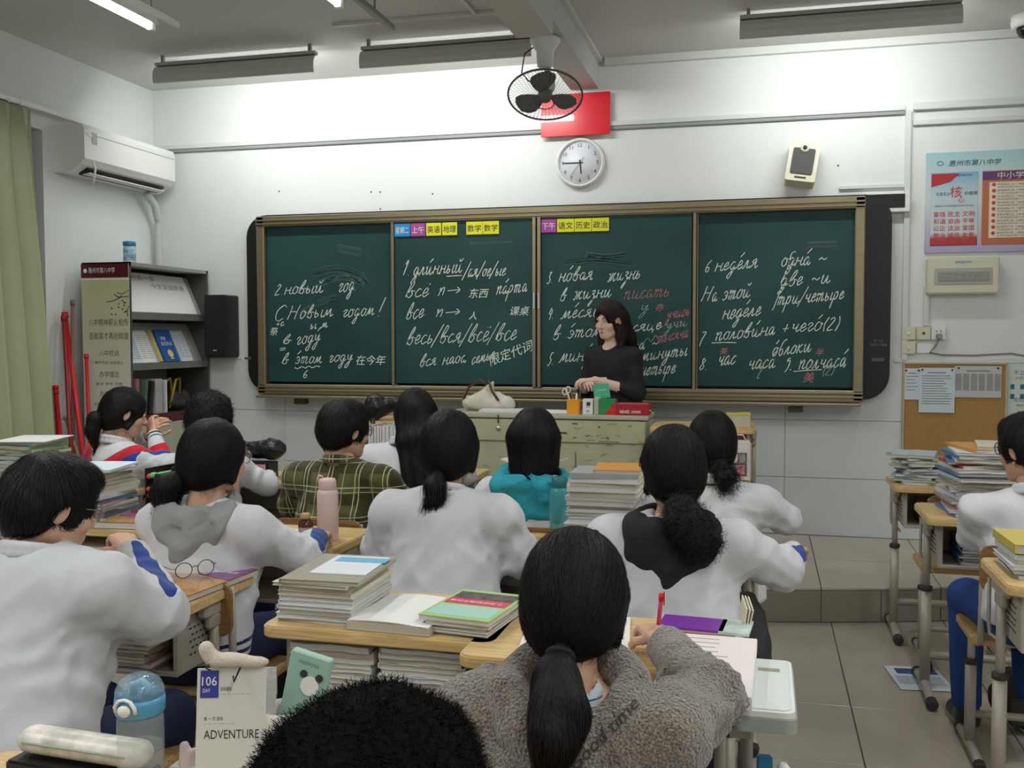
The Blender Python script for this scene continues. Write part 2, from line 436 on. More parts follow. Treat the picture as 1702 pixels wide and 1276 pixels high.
def board_lamp(xa, xb, y, z, label):
    t = empty('blackboard_lamp', ((xa+xb)/2, y, z), label, 'lamp'); L_ = xb-xa
    b = BM()                                # curved reflector: open towards the wall
    prof = [(0, .055), (-.035, .045), (-.055, .015), (-.060, -.025), (-.052, -.060)]
    out = prof+[(p[0]+.006, p[1]-.003) for p in prof[::-1]]
    a = [b.verts.new((-L_/2, p[0], p[1])) for p in out]; c = [b.verts.new((L_/2, p[0], p[1])) for p in out]; n = len(out)
    for i in range(n): b.faces.new((a[i], a[(i+1) % n], c[(i+1) % n], c[i]))
    b.faces.new(a[::-1]); b.faces.new(c); make('reflector', b, mat('reflector_grey', (.60, .60, .585), .4), t)
    b = BM(); bx(b, (0, -.01, .066), (L_, .05, .022), bev=.003); make('mounting_rail', b, mat('rail_grey', (.45, .45, .44), .5), t)
    for s in (-1, 1):
        b = BM(); bx(b, (s*L_*.46, -.005, (.075+ZC-z)/2), (.02, .02, ZC-z-.075)); make('bracket', b, GREY, t)
    b = BM(); tube(b, (-L_/2+.03, -.005, .0), (L_/2-.03, -.005, .0), .013); make('lamp_tube', b, TUBE, t)
    area('lamp_light', (0, .015, -.012), L_-.08, .05, BOARD_W, (radians(52), 0, 0), t)
board_lamp(-3.92, -2.77, 5.90, 3.205, 'grey reflector lamp at the far left above the blackboard')
board_lamp(-2.46, -1.36, 5.90, 3.205, 'grey reflector lamp left of the fan, above the blackboard')
board_lamp(-.15, 1.02, 5.90, 3.215, 'grey reflector lamp at the right above the blackboard')

# ================================================================ FAN
FX, FY, FZ = -1.20, 5.50, 2.82
t = empty('ceiling_fan', (FX, FY, FZ), 'white caged orbit fan with grey blades hanging under the beam', 'fan')
b = BM(); lathe(b, [(.085, .315), (.085, .295), (.07, .27), (.05, .24), (.045, .16), (.03, .15)], n=20); make('mount', b, WHITE, t)
b = BM(); path(b, [(0, 0, .16), (.02, .03, .12), (0, .03, .08)], .014); lathe(b, [(.03, .11), (.05, .10), (.055, .06), (.05, .03), (.02, .02)], c=(0, .01, 0)); make('motor', b, mat('fan_white', (.62, .63, .62), .4), t)
TILT = Matrix.Rotation(radians(-27), 4, 'X') @ Matrix.Rotation(radians(-4), 4, 'Y')
def fv(r, a, z): return TILT @ Vector((r*cos(a), r*sin(a), z))
R0 = .208; g = BM()
path(g, [fv(R0, 2*pi*i/40, 0) for i in range(40)], .006, n=6, closed=True)
path(g, [fv(.05, 2*pi*i/20, -.055) for i in range(20)], .003, n=5, closed=True)
path(g, [fv(.05, 2*pi*i/20, .055) for i in range(20)], .003, n=5, closed=True)
make('cage_ring', g, mat('cage_grey', (.14, .14, .14), .4, metal=.5), t)
g = BM()
for i in range(54):
    a = 2*pi*i/54
    for s in (-1, 1):
        path(g, [fv(r, a, s*z) for r, z in ((.048, .055), (.10, .052), (.16, .036), (R0, 0))], .0011, n=3)
tag(make('cage_wires', g, GREY, t), kind='stuff')
bl = BM()
for r, a0, a1 in ((.03, -.5, .5), (.06, -.55, .62), (.10, -.52, .68), (.14, -.42, .66), (.17, -.25, .55), (.185, -.02, .32)):
    row = [bl.verts.new((r*cos(a0+(a1-a0)*k/6), r*sin(a0+(a1-a0)*k/6), .018*(k/6-.5))) for k in range(7)]
    if r > .03:
        for k in range(6): bl.faces.new((prev[k], prev[k+1], row[k+1], row[k]))
    prev = row
me = bpy.data.meshes.new('fan_blade'); bl.to_mesh(me); bl.free(); me.materials.append(mat('blade_grey', (.13, .13, .135), .5))
for p in me.polygons: p.use_smooth = True
for k in range(3):
    o = bpy.data.objects.new('blade', me); C.objects.link(o); o.parent = t
    md = o.modifiers.new('s', 'SOLIDIFY'); md.thickness = .004
    o.matrix_local = TILT @ Matrix.Rotation(2*pi*k/3+.5, 4, 'Z')
b = BM(); lathe(b, [(.008, -.032), (.03, -.03), (.04, -.01), (.04, .02)], M=TILT); make('hub', b, mat('hub_grey', (.16, .16, .16), .4), t)
b = BM(); path(b, [(-.05, 0, .28), (-.12, .01, .24), (-.14, .02, .14), (-.10, .02, .09), (-.03, .02, .07)], .004); make('cable', b, BLACK, t)

# ================================================================ BLACKBOARD
YBD = 6.56
t = empty('blackboard', (-1.5, YBD, 1.7), 'long green four-panel blackboard in a bronze frame covered in chalk writing', 'blackboard')
def bo(x): return x+1.5
BG = mat('board_green', (.018, .064, .064), .5, var=.30, vscale=1.6, spec=.35, stretch=(.7, 1, 1.2))
def part(fn, name, m, par=None, **k):
    b = BM(); fn(b); o = make(name, b, m, par); return tag(o, **k)
bb = t
# the black display whose rounded ends stick out on both sides
def wing(b):
    slab(b, rrect(4.46, 1.29, .16, 6, 0, 0), 0, .05); xf(b, wallmap(-1.46, YF-.02, 1.715))
t2 = part(wing, 'interactive_display', BLACK, label='black display with rounded ends sticking out behind both ends of the blackboard', cat='display')
for zz, wd, st in ((1.365, .075, 'TOUCH ME'), (1.375, .07, 'TOUCH')):
    pass
for px_, py_, s_ in ((.70, 1.435, 'FC CE'), (.70, 1.41, '220V~50Hz')):
    text([(s_, .022, board_xy(px_, YF-.0725, py_), 'C')], INKG, t2)
def lbl(b): bx(b, (.70, YF-.0725, 1.325), (.075, .003, .022))
part(lbl, 'nameplate', mat('plate_grey', (.10, .10, .105), .4), t2)
def lbl(b): bx(b, (-3.69, YF-.0725, 1.315), (.055, .003, .018))
part(lbl, 'nameplate', mat('plate_grey', (.10, .10, .105), .4), t2)
pan = []
for xa, xb_, yo in ((-3.485, -2.525, .0), (-2.49, -1.50, -.03), (-1.46, -.455, -.03), (-.42, .575, .0)):
    b = BM(); bx(b, (bo((xa+xb_)/2), yo, 0.015), (xb_-xa, .012, 1.13)); pan.append(make('board_panel', b, BG, bb))
def frame(b):
    for z, h in ((.60, .075), (-.605, .075)): bx(b, (bo(-1.475), .01, z), (4.155, .11, h), bev=.006)
    for z in (.58, .605, -.585, -.61): bx(b, (bo(-1.475), -.048, z), (4.15, .02, .012), bev=.002)
    for x in (-3.52, .572): bx(b, (bo(x), .01, 0), (.06, .11, 1.27), bev=.006)
part(frame, 'frame', BRONZE, bb)
def tray(b): bx(b, (bo(-1.475), -.065, -.655), (4.12, .09, .018), bev=.004)
part(tray, 'chalk_tray', BRONZE, bb)
for x in (-2.508, -.437):
    b = BM(); bx(b, (bo(x), -.02, .0), (.022, .05, 1.14), bev=.003); bx(b, (bo(x)+.018, -.012, 0), (.008, .03, 1.14), bev=.002); make('panel_stile', b, BRONZE, bb)
for x in (-1.495, -1.462):
    b = BM(); bx(b, (bo(x), -.045, .0), (.024, .03, 1.14), bev=.003); make('panel_stile', b, BRONZE, bb)
b = BM()
for x in (-1.495, -1.462): bx(b, (bo(x), -.064, .01), (.018, .012, .11), bev=.004)
make('latch', b, CHROME, bb)
for x in (-3.22, -1.9, .2):
    boxo('eraser_shelf_bracket', (bo(x), -.02, -.685), (.09, .06, .05), BRONZED, bb, bev=.004)

# timetable cards
def card(xa, xb_, s, bg, fg, lab, cat='card'):
    z0, z1 = 2.165, 2.252
    yy = YBD-.044
    b = BM(); bx(b, ((xa+xb_)/2, yy, (z0+z1)/2), (xb_-xa, .004, z1-z0), bev=.001); o = make('subject_card', b, bg)
    tag(o, lab, 'card', 'timetable cards on the blackboard')
    text([(s, .050, board_xy((xa+xb_)/2, yy-.0035, z0+.024), 'C', (xb_-xa)*.84)], fg, o)
YEL = mat('yellow_card', (.80, .80, .02), .5); CYB = mat('blue_card', (.02, .28, .62), .5); MAG = mat('magenta_card', (.42, .07, .36), .5)
card(-2.49, -2.375, '星期二', CYB, INKW, 'blue weekday card at the left end of the timetable row')
card(-2.37, -2.265, '上午', MAG, INKW, 'magenta morning card between blue and yellow cards')
card(-2.258, -2.15, '英语', YEL, INK, 'yellow card reading English subject beside the magenta morning card')
card(-2.143, -2.035, '地理', YEL, INK, 'yellow geography card, the second yellow one from the left')
card(-1.97, -1.855, '数学', YEL, INK, 'left of the two yellow maths cards on the second panel')
card(-1.853, -1.74, '数学', YEL, INK, 'right of the two yellow maths cards on the second panel')
card(-1.45, -1.345, '下午', MAG, INKW, 'magenta afternoon card at the left of the third panel')
card(-1.34, -1.225, '语文', YEL, INK, 'yellow language card beside the magenta afternoon card')
card(-1.222, -1.11, '历史', YEL, INK, 'yellow history card between two yellow cards on the third panel')
card(-1.107, -.992, '政治', YEL, INK, 'yellow politics card, the rightmost of all the timetable cards')

# ---- handwritten chalk: a small stroke alphabet
G = {
 'и': (.95, [[(0, .75), (.12, 1), (.1, .25), (.25, 0), (.45, .35), (.56, 1), (.55, .2), (.7, 0), (.95, .3)]]),
 'н': (.8, [[(.08, 1), (.05, .1), (.0, 0)], [(.06, .5), (.3, .6), (.55, .5)], [(.6, 1), (.55, .2), (.7, 0), (.85, .2)]]),
 'о': (.7, [[(.5, .9), (.25, 1), (.05, .5), (.2, 0), (.5, .2), (.55, .7), (.35, 1), (.7, .8)]]),
 'в': (.75, [[(.05, .1), (.1, .8), (.35, 1.7), (.5, 1.8), (.45, 1.3), (.1, .5), (.15, .1), (.4, 0), (.55, .4), (.35, .75), (.2, .6), (.45, .75), (.75, .65)]]),
 'ы': (1.0, [[(.1, 1), (.08, .2), (.25, 0), (.45, .3), (.3, .55), (.1, .4)], [(.8, 1), (.75, .2), (.88, 0), (1, .2)]]),
 'г': (.6, [[(0, .75), (.2, 1), (.42, .85), (.15, .3), (.3, 0), (.6, .3)]]),
 'д': (.75, [[(.5, .85), (.25, 1), (.05, .5), (.2, 0), (.45, .4), (.55, 1), (.45, -.3), (.2, -1), (.0, -.8), (.3, -.2), (.75, .3)]]),
 'м': (.95, [[(-.1, .05), (.05, .1), (.28, 1), (.32, .1), (.62, 1), (.65, .2), (.78, 0), (.95, .25)]]),
 'у': (.75, [[(.08, 1), (.1, .4), (.3, .3), (.55, 1), (.45, -.3), (.2, -1), (0, -.8), (.3, -.15), (.75, .35)]]),
 'э': (.65, [[(.05, .8), (.25, 1), (.5, .7), (.45, .2), (.2, 0), (0, .15)], [(.2, .5), (.6, .5)]]),
 'т': (1.05, [[(0, .8), (.12, 1), (.1, 0)], [(.1, .5), (.3, 1), (.42, .8), (.38, 0)], [(.4, .5), (.6, 1), (.72, .8), (.68, .2), (.8, 0), (1, .25)]]),
 'л': (.7, [[(-.08, .1), (.05, .08), (.33, 1), (.38, .2), (.5, 0), (.7, .25)]]),
 'я': (.75, [[(-.05, 0), (.15, .3), (.35, .5), (.5, 1), (.25, .95), (.15, .65), (.4, .5)], [(.52, 1), (.48, .2), (.6, 0), (.75, .2)]]),
 'е': (.6, [[(.0, .4), (.35, .55), (.42, .9), (.25, 1), (.06, .5), (.2, 0), (.6, .35)]]),
 'с': (.6, [[(.5, .85), (.3, 1), (.05, .5), (.2, 0), (.6, .3)]]),
 'п': (.8, [[(0, .8), (.12, 1), (.08, 0)], [(.1, .5), (.38, 1), (.5, .8), (.45, .2), (.58, 0), (.8, .25)]]),
 'р': (.75, [[(.12, 1), (-.02, -1)], [(.08, .6), (.35, 1), (.52, .6), (.35, .05), (.08, .2)]]),
 'а': (.75, [[(.48, .85), (.25, 1), (.05, .5), (.2, 0), (.42, .4), (.52, 1), (.48, .2), (.6, 0), (.75, .25)]]),
 'ч': (.75, [[(.05, .9), (.15, .95), (.12, .55), (.3, .45), (.5, .6)], [(.55, 1), (.5, .2), (.6, 0), (.78, .25)]]),
 'ь': (.6, [[(.12, 1), (.08, .2), (.25, 0), (.48, .3), (.35, .55), (.1, .4)]]),
 'ж': (1.0, [[(-.05, .9), (.12, 1), (.22, .6), (.1, 0), (-.05, .1)], [(.2, .5), (.65, .55)], [(.45, 1), (.4, 0)], [(.85, .9), (.7, 1), (.6, .55), (.75, 0), (.95, .2)]]),
 'з': (.65, [[(.05, .85), (.3, 1), (.4, .75), (.15, .52), (.42, .3), (.3, -.5), (.05, -1), (0, -.7), (.65, .3)]]),
 'б': (.7, [[(.65, 1.9), (.3, 1.7), (.08, .8), (.15, .1), (.38, 0), (.5, .4), (.35, .8), (.12, .6)]]),
 'к': (.75, [[(.12, 1), (.05, 0)], [(.5, 1), (.1, .5), (.3, .35), (.45, 0), (.7, .2)]]),
 'Н': (1.2, [[(.2, 1.9), (.12, .9), (-.05, 0)], [(.1, 1), (.5, 1.05), (.9, .95)], [(1.0, 1.9), (.85, .9), (.75, 0)]]),
 'С': (1.0, [[(.9, 1.7), (.6, 2), (.15, 1.3), (.1, .4), (.4, 0), (.85, .3)]]),
 '1': (.5, [[(.05, 1.3), (.3, 1.8), (.15, 0)]]), '2': (.6, [[(.05, 1.2), (.3, 1.5), (.4, 1.1), (0, 0), (.5, .05)]]),
 '3': (.6, [[(.05, 1.3), (.35, 1.4), (.15, .8), (.4, .4), (.2, -.1), (-.05, 0)]]), '4': (.6, [[(.15, 1.4), (.0, .6), (.5, .6)], [(.4, 1.1), (.3, -.2)]]),
 '5': (.6, [[(.5, 1.4), (.2, 1.35), (.1, .8), (.4, .6), (.2, -.05), (-.05, .05)]]), '6': (.6, [[(.4, 1.4), (.1, .8), (.1, .1), (.35, 0), (.4, .5), (.1, .45)]]),
 '7': (.6, [[(.0, 1.3), (.45, 1.4), (.2, .5), (.1, -.2)]]), '8': (.6, [[(.4, 1.2), (.15, 1.4), (.15, .9), (.4, .4), (.2, 0), (0, .3), (.35, 1), (.4, 1.3)]]),
 '9': (.6, [[(.4, 1.2), (.15, 1.3), (.1, .9), (.4, 1), (.35, .3), (.15, -.2)]]),
 '/': (.6, [[(.6, 2.0), (-.1, -.4)]]), '!': (.5, [[(.3, 2.1), (.1, .5)], [(.05, .1), (.08, 0)]]), '.': (.4, [[(.1, .08), (.14, 0)]]), '|': (.4, [[(.1, 1.6), (.1, -.5)]]),
 '(': (.4, [[(.3, 1.6), (.1, .8), (.2, -.2)]]), ')': (.4, [[(.1, 1.6), (.3, .8), (.1, -.2)]]), '~': (.9, [[(0, .5), (.2, .75), (.5, .5), (.75, .75)]]),
 '+': (.8, [[(.1, .5), (.6, .5)], [(.35, 1), (.33, .1)]]), '=': (.7, [[(0, .7), (.5, .75)], [(0, .35), (.5, .4)]]), '→': (1.5, [[(0, .5), (1.2, .55)], [(.9, .95), (1.25, .55), (.9, .15)]]),
 'n': (.8, [[(0, .8), (.12, 1), (.08, 0)], [(.1, .5), (.38, 1), (.5, .8), (.45, 0)]]), ' ': (.75, []),
 'х': (.7, [[(0, .9), (.2, .95), (.35, .05), (.6, .1)], [(.6, 1), (0, 0)]]),
 'ц': (.9, [[(.1, 1), (.1, .2), (.3, 0), (.5, .3), (.58, 1), (.55, .2), (.75, 0), (.7, -.4)]]),
}
def glyphs(s):
    out = []; x = 0
    for ch in s:
        if ch == '\u0301':
            out.append([(px_-.30, 1.45), (px_+.0, 1.95)]); continue
        base = {'ё': 'е', 'й': 'и'}.get(ch, ch)
        ad, st = G.get(base, G['о'])
        for k in st: out.append([(x+a, b_) for a, b_ in k])
        if ch == 'ё': out += [[(x+.2, 1.4), (x+.22, 1.5)], [(x+.45, 1.4), (x+.47, 1.5)]]
        if ch == 'й': out.append([(x+.25, 1.6), (x+.45, 1.35), (x+.7, 1.65)])
        px_ = x+ad*.6; x += ad+.06
    return out, x
def catmull(p, n=4):
    p = [np.array(a, float) for a in p]
    if len(p) < 3: return p
    q = [2*p[0]-p[1]]+p+[2*p[-1]-p[-2]]; o = []
    for i in range(1, len(q)-2):
        for k in range(n):
            t_ = k/n
            o.append(.5*((2*q[i])+(-q[i-1]+q[i+1])*t_+(2*q[i-1]-5*q[i]+4*q[i+1]-q[i+2])*t_**2+(-q[i-1]+3*q[i]-3*q[i+1]+q[i+2])*t_**3))
    o.append(p[-1]); return o
def ribbon(bm, pts, w_, y):
    pts = [np.array(p) for p in pts]; n = len(pts); L_ = []; R_ = []
    for i, p in enumerate(pts):
        d = pts[min(i+1, n-1)]-pts[max(i-1, 0)]; l = np.hypot(*d) or 1; nn = np.array((-d[1], d[0]))/l*w_*.5*random.uniform(.75, 1.2)
        L_.append(bm.verts.new((p[0]+nn[0], y, p[1]+nn[1]))); R_.append(bm.verts.new((p[0]-nn[0], y, p[1]-nn[1])))
    for i in range(n-1): bm.faces.new((L_[i], R_[i], R_[i+1], L_[i+1]))
def panel_of(x): return 0 if x < -2.5 else 1 if x < -1.48 else 2 if x < -.44 else 3
def chalk(items, m, panel, wd=.0052, name='chalk_writing'):
    """items: (string, x0, y0, x1, y1, x-height) in board centimetres read off the photograph"""
    bm = BM(); yy = (-.0075 if panel in (0, 3) else -.0375)
    for s, x0, y0, x1, y1, xh in items:
        a = ony(x0, y0, YBD+yy); b_ = ony(x1, y1, YBD+yy)
        st, adv = glyphs(s) if isinstance(s, str) else (s, 1)
        A = np.array((a[0]+1.5, a[2]-1.7)); D = np.array((b_[0]-a[0], b_[2]-a[2])); h = xh*.00405*(1.15 if xh < 50 else 1)
        for k in st:
            k = [(p[0]+random.uniform(-.03, .03), p[1]+random.uniform(-.05, .05)) for p in k]
            pp = [A+D*((p[0]+.30*p[1]*h/max(1e-6, np.hypot(*D)/adv))/adv)+np.array((0, p[1]*h)) for p in catmull(k)]
            ribbon(bm, pp, wd, yy)
    return tag(make(name, bm, m, pan[panel]), kind='stuff')
A_ = '\u0301'
chalk([('2.новый', 457, 490, 537, 486, 11), ('год.', 562, 486, 594, 481, 12), ('С', 455, 534, 474, 533, 12), ('Новым', 478, 531, 553, 525, 11),
       ('годом', 569, 527, 622, 523, 11), ('!', 627, 526, 638, 525, 13), ('ы м', 515, 547, 545, 543, 7), ('в', 470, 571, 484, 571, 8), ('году'+A_, 492, 573, 532, 567, 11), ('+с', 458, 542, 472, 541, 6),
       ('=', 464, 585, 478, 584, 8), ('в', 468, 605, 480, 604, 9), ('э'+A_+'том', 490, 604, 535, 603, 10), ('году', 546, 602, 586, 599, 10), ('6', 503, 627, 512, 627, 8),
       ([[(0, .3), (.1, 0), (.25, .4), (.4, 0), (.55, .4), (.7, 0), (.85, .3), (1, .1)]], 490, 613, 532, 610, 8)], CHALK, 0)
chalk([('1.', 669, 457, 682, 457, 12), ('дли'+A_+'нный', 686, 458, 768, 452, 12), ('/ая/ое/ые', 770, 460, 840, 458, 11), ([[(0, 0), (1, .1)]], 742, 459, 768, 458, 8),
       ('всё', 673, 495, 713, 493, 13), ('n→', 728, 491, 768, 488, 11), ('па'+A_+'рта', 824, 489, 876, 484, 11), ('все', 674, 531, 704, 528, 13), ('n→', 724, 527, 768, 524, 11),
       ('весь/вся/всё/все', 675, 573, 858, 565, 14), ('вся наша', 697, 609, 775, 602, 10), ('семья', 783, 606, 822, 596, 10)], CHALK, 1)
chalk([('3.', 909, 470, 920, 470, 11), ('но'+A_+'вая', 928, 468, 985, 464, 11), ('жизнь', 1010, 468, 1064, 462, 11), ('в', 930, 500, 941, 499, 10), ('жизни', 953, 498, 1016, 493, 11),
       ('4.', 911, 529, 921, 529, 11), ('ме'+A_+'сяц', 933, 530, 1000, 525, 11), ('в э'+A_+'том', 918, 564, 1000, 558, 11), ('сяце', 1050, 552, 1100, 546, 9),
       ('5.', 910, 606, 921, 606, 12), ('мину'+A_+'та', 930, 602, 1010, 597, 12), ('на ~', 1050, 583, 1095, 576, 9), ('минуты', 1066, 600, 1142, 590, 10), ('четыре', 1064, 624, 1122, 620, 11)], CHALK, 2)
chalk([('писать', 1036, 498, 1112, 492, 11), ('тысяча', 1092, 570, 1144, 560, 9), ('учишь', 1108, 530, 1146, 524, 9)], CHALKP, 2, .004)
chalk([('у', 1064, 518, 1078, 517, 9), ('учи', 1106, 548, 1142, 541, 8), ([[(0, 0), (.2, .6), (.4, .1), (.6, .7), (.8, .2), (1, .6)]], 1068, 572, 1100, 566, 12)], CHALKD, 2, .004)
chalk([('6', 1171, 451, 1181, 451, 11), ('неде'+A_+'ля', 1188, 451, 1259, 444, 11), ('одна'+A_+' ~', 1297, 443, 1374, 438, 11), ('две ~и', 1296, 476, 1380, 470, 11), ('три/четыре', 1291, 507, 1402, 497, 11),
       ([[(1, 1), (.3, .95), (.45, .6), (.1, .5), (.4, .4), (.25, .05), (.1, 0)]], 1284, 511, 1293, 511, 88),
       ('На', 1166, 501, 1192, 500, 11), ('этой', 1200, 499, 1246, 494, 12), ('неде'+A_+'ле', 1200, 531, 1264, 524, 12), ('7.', 1162, 572, 1176, 571, 12), ('полови'+A_+'на', 1188, 566, 1288, 556, 11),
       ('+чего'+A_+'(2)', 1298, 553, 1395, 547, 11), ('о'+A_+'блоки', 1282, 592, 1348, 584, 11), ('8.', 1162, 615, 1178, 614, 11), ('час', 1192, 607, 1222, 605, 12), ('часа'+A_, 1242, 614, 1288, 611, 12),
       ('9.', 1303, 616, 1318, 615, 13), ('полчаса'+A_, 1326, 614, 1406, 609, 12), ([[(0, 0), (.5, .1), (1, 0)]], 1184, 570, 1224, 569, 8), ([[(0, 0), (.5, .1), (1, .1)]], 1320, 617, 1366, 615, 8)], CHALK, 3)
chalk([('(2)', 1366, 624, 1386, 622, 7), ('2', 1258, 628, 1264, 628, 10)], CHALKD, 3, .004)
def htext(s, px_, py_, size, m, panel, shear=.25, rot=0, mw=None):
    yy = (-.0072 if panel in (0, 3) else -.0372); a = ony(px_, py_, YBD+yy)
    o = text([(s, size, board_xy(a[0]+1.5, yy, a[2]-1.7, rot), 'L', mw, shear)], m, pan[panel], 'chalk_writing'); return tag(o, kind='stuff')
htext('在今年', 592, 605, .075, CHALK, 0); htext('祭', 449, 556, .062, CHALK, 0)
htext('东西', 779, 494, .070, CHALK, 1); htext('课桌', 848, 523, .068, CHALK, 1); htext('人', 779, 530, .06, CHALK, 1)
htext('限定代词', 815, 607, .082, CHALK, 1, rot=radians(20))
htext('亦', 1090, 516, .055, CHALKP, 2); htext('美', 1196, 588, .05, CHALKP, 3); htext('半', 1356, 590, .05, CHALKP, 3); htext('美', 1334, 634, .07, CHALKP, 3)
# eraser smears: faint broad strokes of chalk dust
SM = mat('chalk_dust', (.07, .125, .115), .95)
SM2 = mat('chalk_dust_light', (.11, .17, .155), .95)
for pn, pts, m_ in ((0, [(520, 455), (560, 447), (600, 458), (615, 475)], SM), (0, [(530, 470), (570, 458), (605, 470)], SM2), (0, [(500, 520), (540, 500), (560, 495)], SM),
                (2, [(975, 425), (1010, 428), (1040, 424)], SM2), (2, [(940, 440), (990, 436), (1050, 442)], SM), (3, [(1340, 410), (1390, 408)], SM2), (1, [(780, 400), (850, 397)], SM), (0, [(560, 412), (600, 420)], SM)):
    bm = BM(); yy = (-.0068 if pn in (0, 3) else -.0368)
    q = []
    for a in pts:
        p = ony(a[0], a[1], YBD+yy); q.append((p[0]+1.5, p[2]-1.7))
    for k in range(9):
        o_ = random.uniform(-.028, .028); ribbon(bm, [(p[0]+random.uniform(-.01, .01), p[1]+o_) for p in catmull(q, 5)], random.uniform(.0015, .005), yy)
    tag(make('chalk_smear', bm, m_, pan[pn]), kind='stuff')

# ================================================================ ON THE FRONT WALL
# clock
t = empty('wall_clock', (-1.215, YF, 2.645), 'round white wall clock showing quarter to six', 'clock')
W = wallmap(0, 0, 0)
b = BM(); lathe(b, [(.165, 0), (.168, .02), (.160, .038), (.148, .040), (.146, .022), (.001, .022)], n=48); xf(b, W); make('case', b, WHITE, t)
b = BM(); lathe(b, [(.145, .0225), (.145, .0235), (.001, .0236)], n=40); xf(b, W); make('dial', b, mat('dial_white', (.72, .74, .80), .4), t)
it = []
for k in range(1, 13):
    a = radians(90-30*k); it.append((str(k), .034, Matrix.Translation((.118*cos(a), -.0245, .118*sin(a)-.012)) @ W, 'C'))
it.append(('-----', .011, Matrix.Translation((0, -.0245, .058)) @ W, 'C'))
text(it, INK, t, 'numerals')
def hand(ang, ln, wd, y, m, name, tail=.02):
    b = BM(); bx(b, (0, 0, (ln-tail)/2), (wd, .002, ln+tail)); xf(b, Matrix.Translation((0, y, 0)) @ Matrix.Rotation(radians(ang), 4, 'Y')); make(name, b, m, t)
hand(174, .075, .008, -.027, INK, 'hour_hand'); hand(270.5, .115, .006, -.029, INK, 'minute_hand'); hand(216, .115, .002, -.031, INK, 'second_hand', .045)
# red notice
t = tag(make('red_notice', xf((lambda b: (bx(b, (0, 0, 0), (.47, .012, .285), bev=.002), b)[1])(BM()), Matrix.Translation((-1.245, YF-.036, 2.965)) @ Matrix.Rotation(radians(-3), 4, 'X')), REDG), 'blank glossy red board on the wall between fan and clock', 'sign')
# PA speaker
t = empty('wall_speaker', (.225, YF-.09, 2.56), 'tilted ivory wall speaker with dark grille above the blackboard', 'speaker')
t.rotation_euler = (radians(-14), radians(9), 0)
b = BM(); slab(b, rrect(.185, .265, .015, 4), -.06, .05); xf(b, W); make('cabinet', b, IVORY, t)
b = BM(); slab(b, rrect(.135, .17, .012, 4, 0, .0), .05, .058); xf(b, W); make('grille', b, mat('speaker_grille', (.10, .10, .10), .7, bump=.5, bscale=400), t)
b = BM(); lathe(b, [(.028, .05), (.028, .064), (.014, .066)], c=(0, 0, 0)); xf(b, Matrix.Translation((0, 0, .085)) @ W); make('badge', b, IVORY, t)
b = BM(); lathe(b, [(.013, .06), (.013, .0705), (.002, .071)]); xf(b, Matrix.Translation((0, 0, .085)) @ W); make('tweeter', b, BLACK, t)
boxo('vent_slot', (0, -.052, -.108), (.07, .006, .008), BLACK, t)
b = BM(); bx(b, (0, .07, -.0), (.04, .05, .06)); make('bracket', b, GREY, t)
b = BM(); path(b, [(.02, YF-.05+.0, 2.44), (.30, YF-.03, 2.43), (.36, YF-.012, 2.415)], .006)
# black box beside the top right of the board
t = empty('black_wall_box', (.73, YF-.03, 2.305), 'black rectangle in a white surround beyond the top right board corner', 'box')
boxo('surround', (0, 0, 0), (.29, .05, .115), WHITE, t, bev=.003); boxo('front_plate', (-.01, -.027, .012), (.25, .006, .085), BLACK, t, bev=.002)
# black loudspeaker left of the board
t = empty('loudspeaker', (-3.885, YF-.10, 1.55), 'black loudspeaker on the wall left of the blackboard', 'speaker')
b = BM(); slab(b, rrect(.175, .46, .015, 4), -.09, .09); xf(b, W); make('cabinet', b, mat('speaker_black', (.015, .016, .016), .45), t)
b = BM(); slab(b, rrect(.14, .42, .01, 3), .09, .098); xf(b, W); make('grille', b, mat('speaker_cloth', (.012, .016, .016), .9, bump=.4, bscale=500), t)
boxo('nameplate', (0, -.100, -.175), (.03, .003, .008), CHROME, t)
# fuse box
t = empty('fuse_box', (1.185, YF-.04, 1.845), 'ivory electrical fuse box on the wall below the poster', 'fuse box')
boxo('housing', (0, 0, 0), (.41, .08, .225), IVORY, t, bev=.008)
boxo('breaker_window', (0, -.041, -.005), (.33, .006, .10), mat('smoked_window', (.42, .43, .37), .25), t, bev=.002)
for k in range(8): boxo('breaker', (-.13+k*.037, -.046, -.005), (.028, .008, .055), mat('breaker_grey', (.30, .31, .28), .4), t, bev=.001)
text([('漏电保护开关', .016, Matrix.Translation((0, -.0412, .075)) @ W, 'C')], mat('blue_ink', (.05, .2, .6), .6), t)
# switches and socket
def plate(x, z, label, kind):
    t = empty('wall_socket' if kind == 'socket' else 'wall_switch', (x, YF-.0165, z), label, kind)
    boxo('plate', (0, .002, 0), (.083, .028, .083), WHITE if kind == 'socket' else IVORY, t, bev=.004)
    if kind == 'socket':
        for dx, dz in ((-.012, .012), (.012, .012), (0, -.012)): boxo('pin_hole', (dx, -.0125, dz), (.005, .002, .010), BLACK, t)
    elif kind == 'outlet': boxo('jack', (0, -.0125, .0), (.014, .003, .014), BLACK, t)
    else: boxo('rocker', (0, -.014, 0), (.018, .008, .018), WHITE, t, bev=.002)
plate(.885, 1.49, 'ivory switch plate, the upper one at the far left of the cluster', 'switch'); plate(.972, 1.49, 'ivory plate with a dark jack between switch and socket', 'outlet')
plate(1.059, 1.49, 'white power socket with a grey plug in it', 'socket'); plate(.885, 1.40, 'ivory switch plate, the lower one under the other plates', 'switch')
t = boxo('cable_box', (.985, YF-.010, 1.395), (.10, .020, .06), WHITE, bev=.003); tag(t, 'white blank junction cover beside the lower switch plate', 'cover')
t = empty('power_cable', (1.06, YF-.03, 1.47), 'grey plug and cable running from the socket along the wall', 'cable')
b = BM(); bx(b, (0, -.012, 0), (.034, .035, .034), bev=.006); make('plug', b, GREY, t)
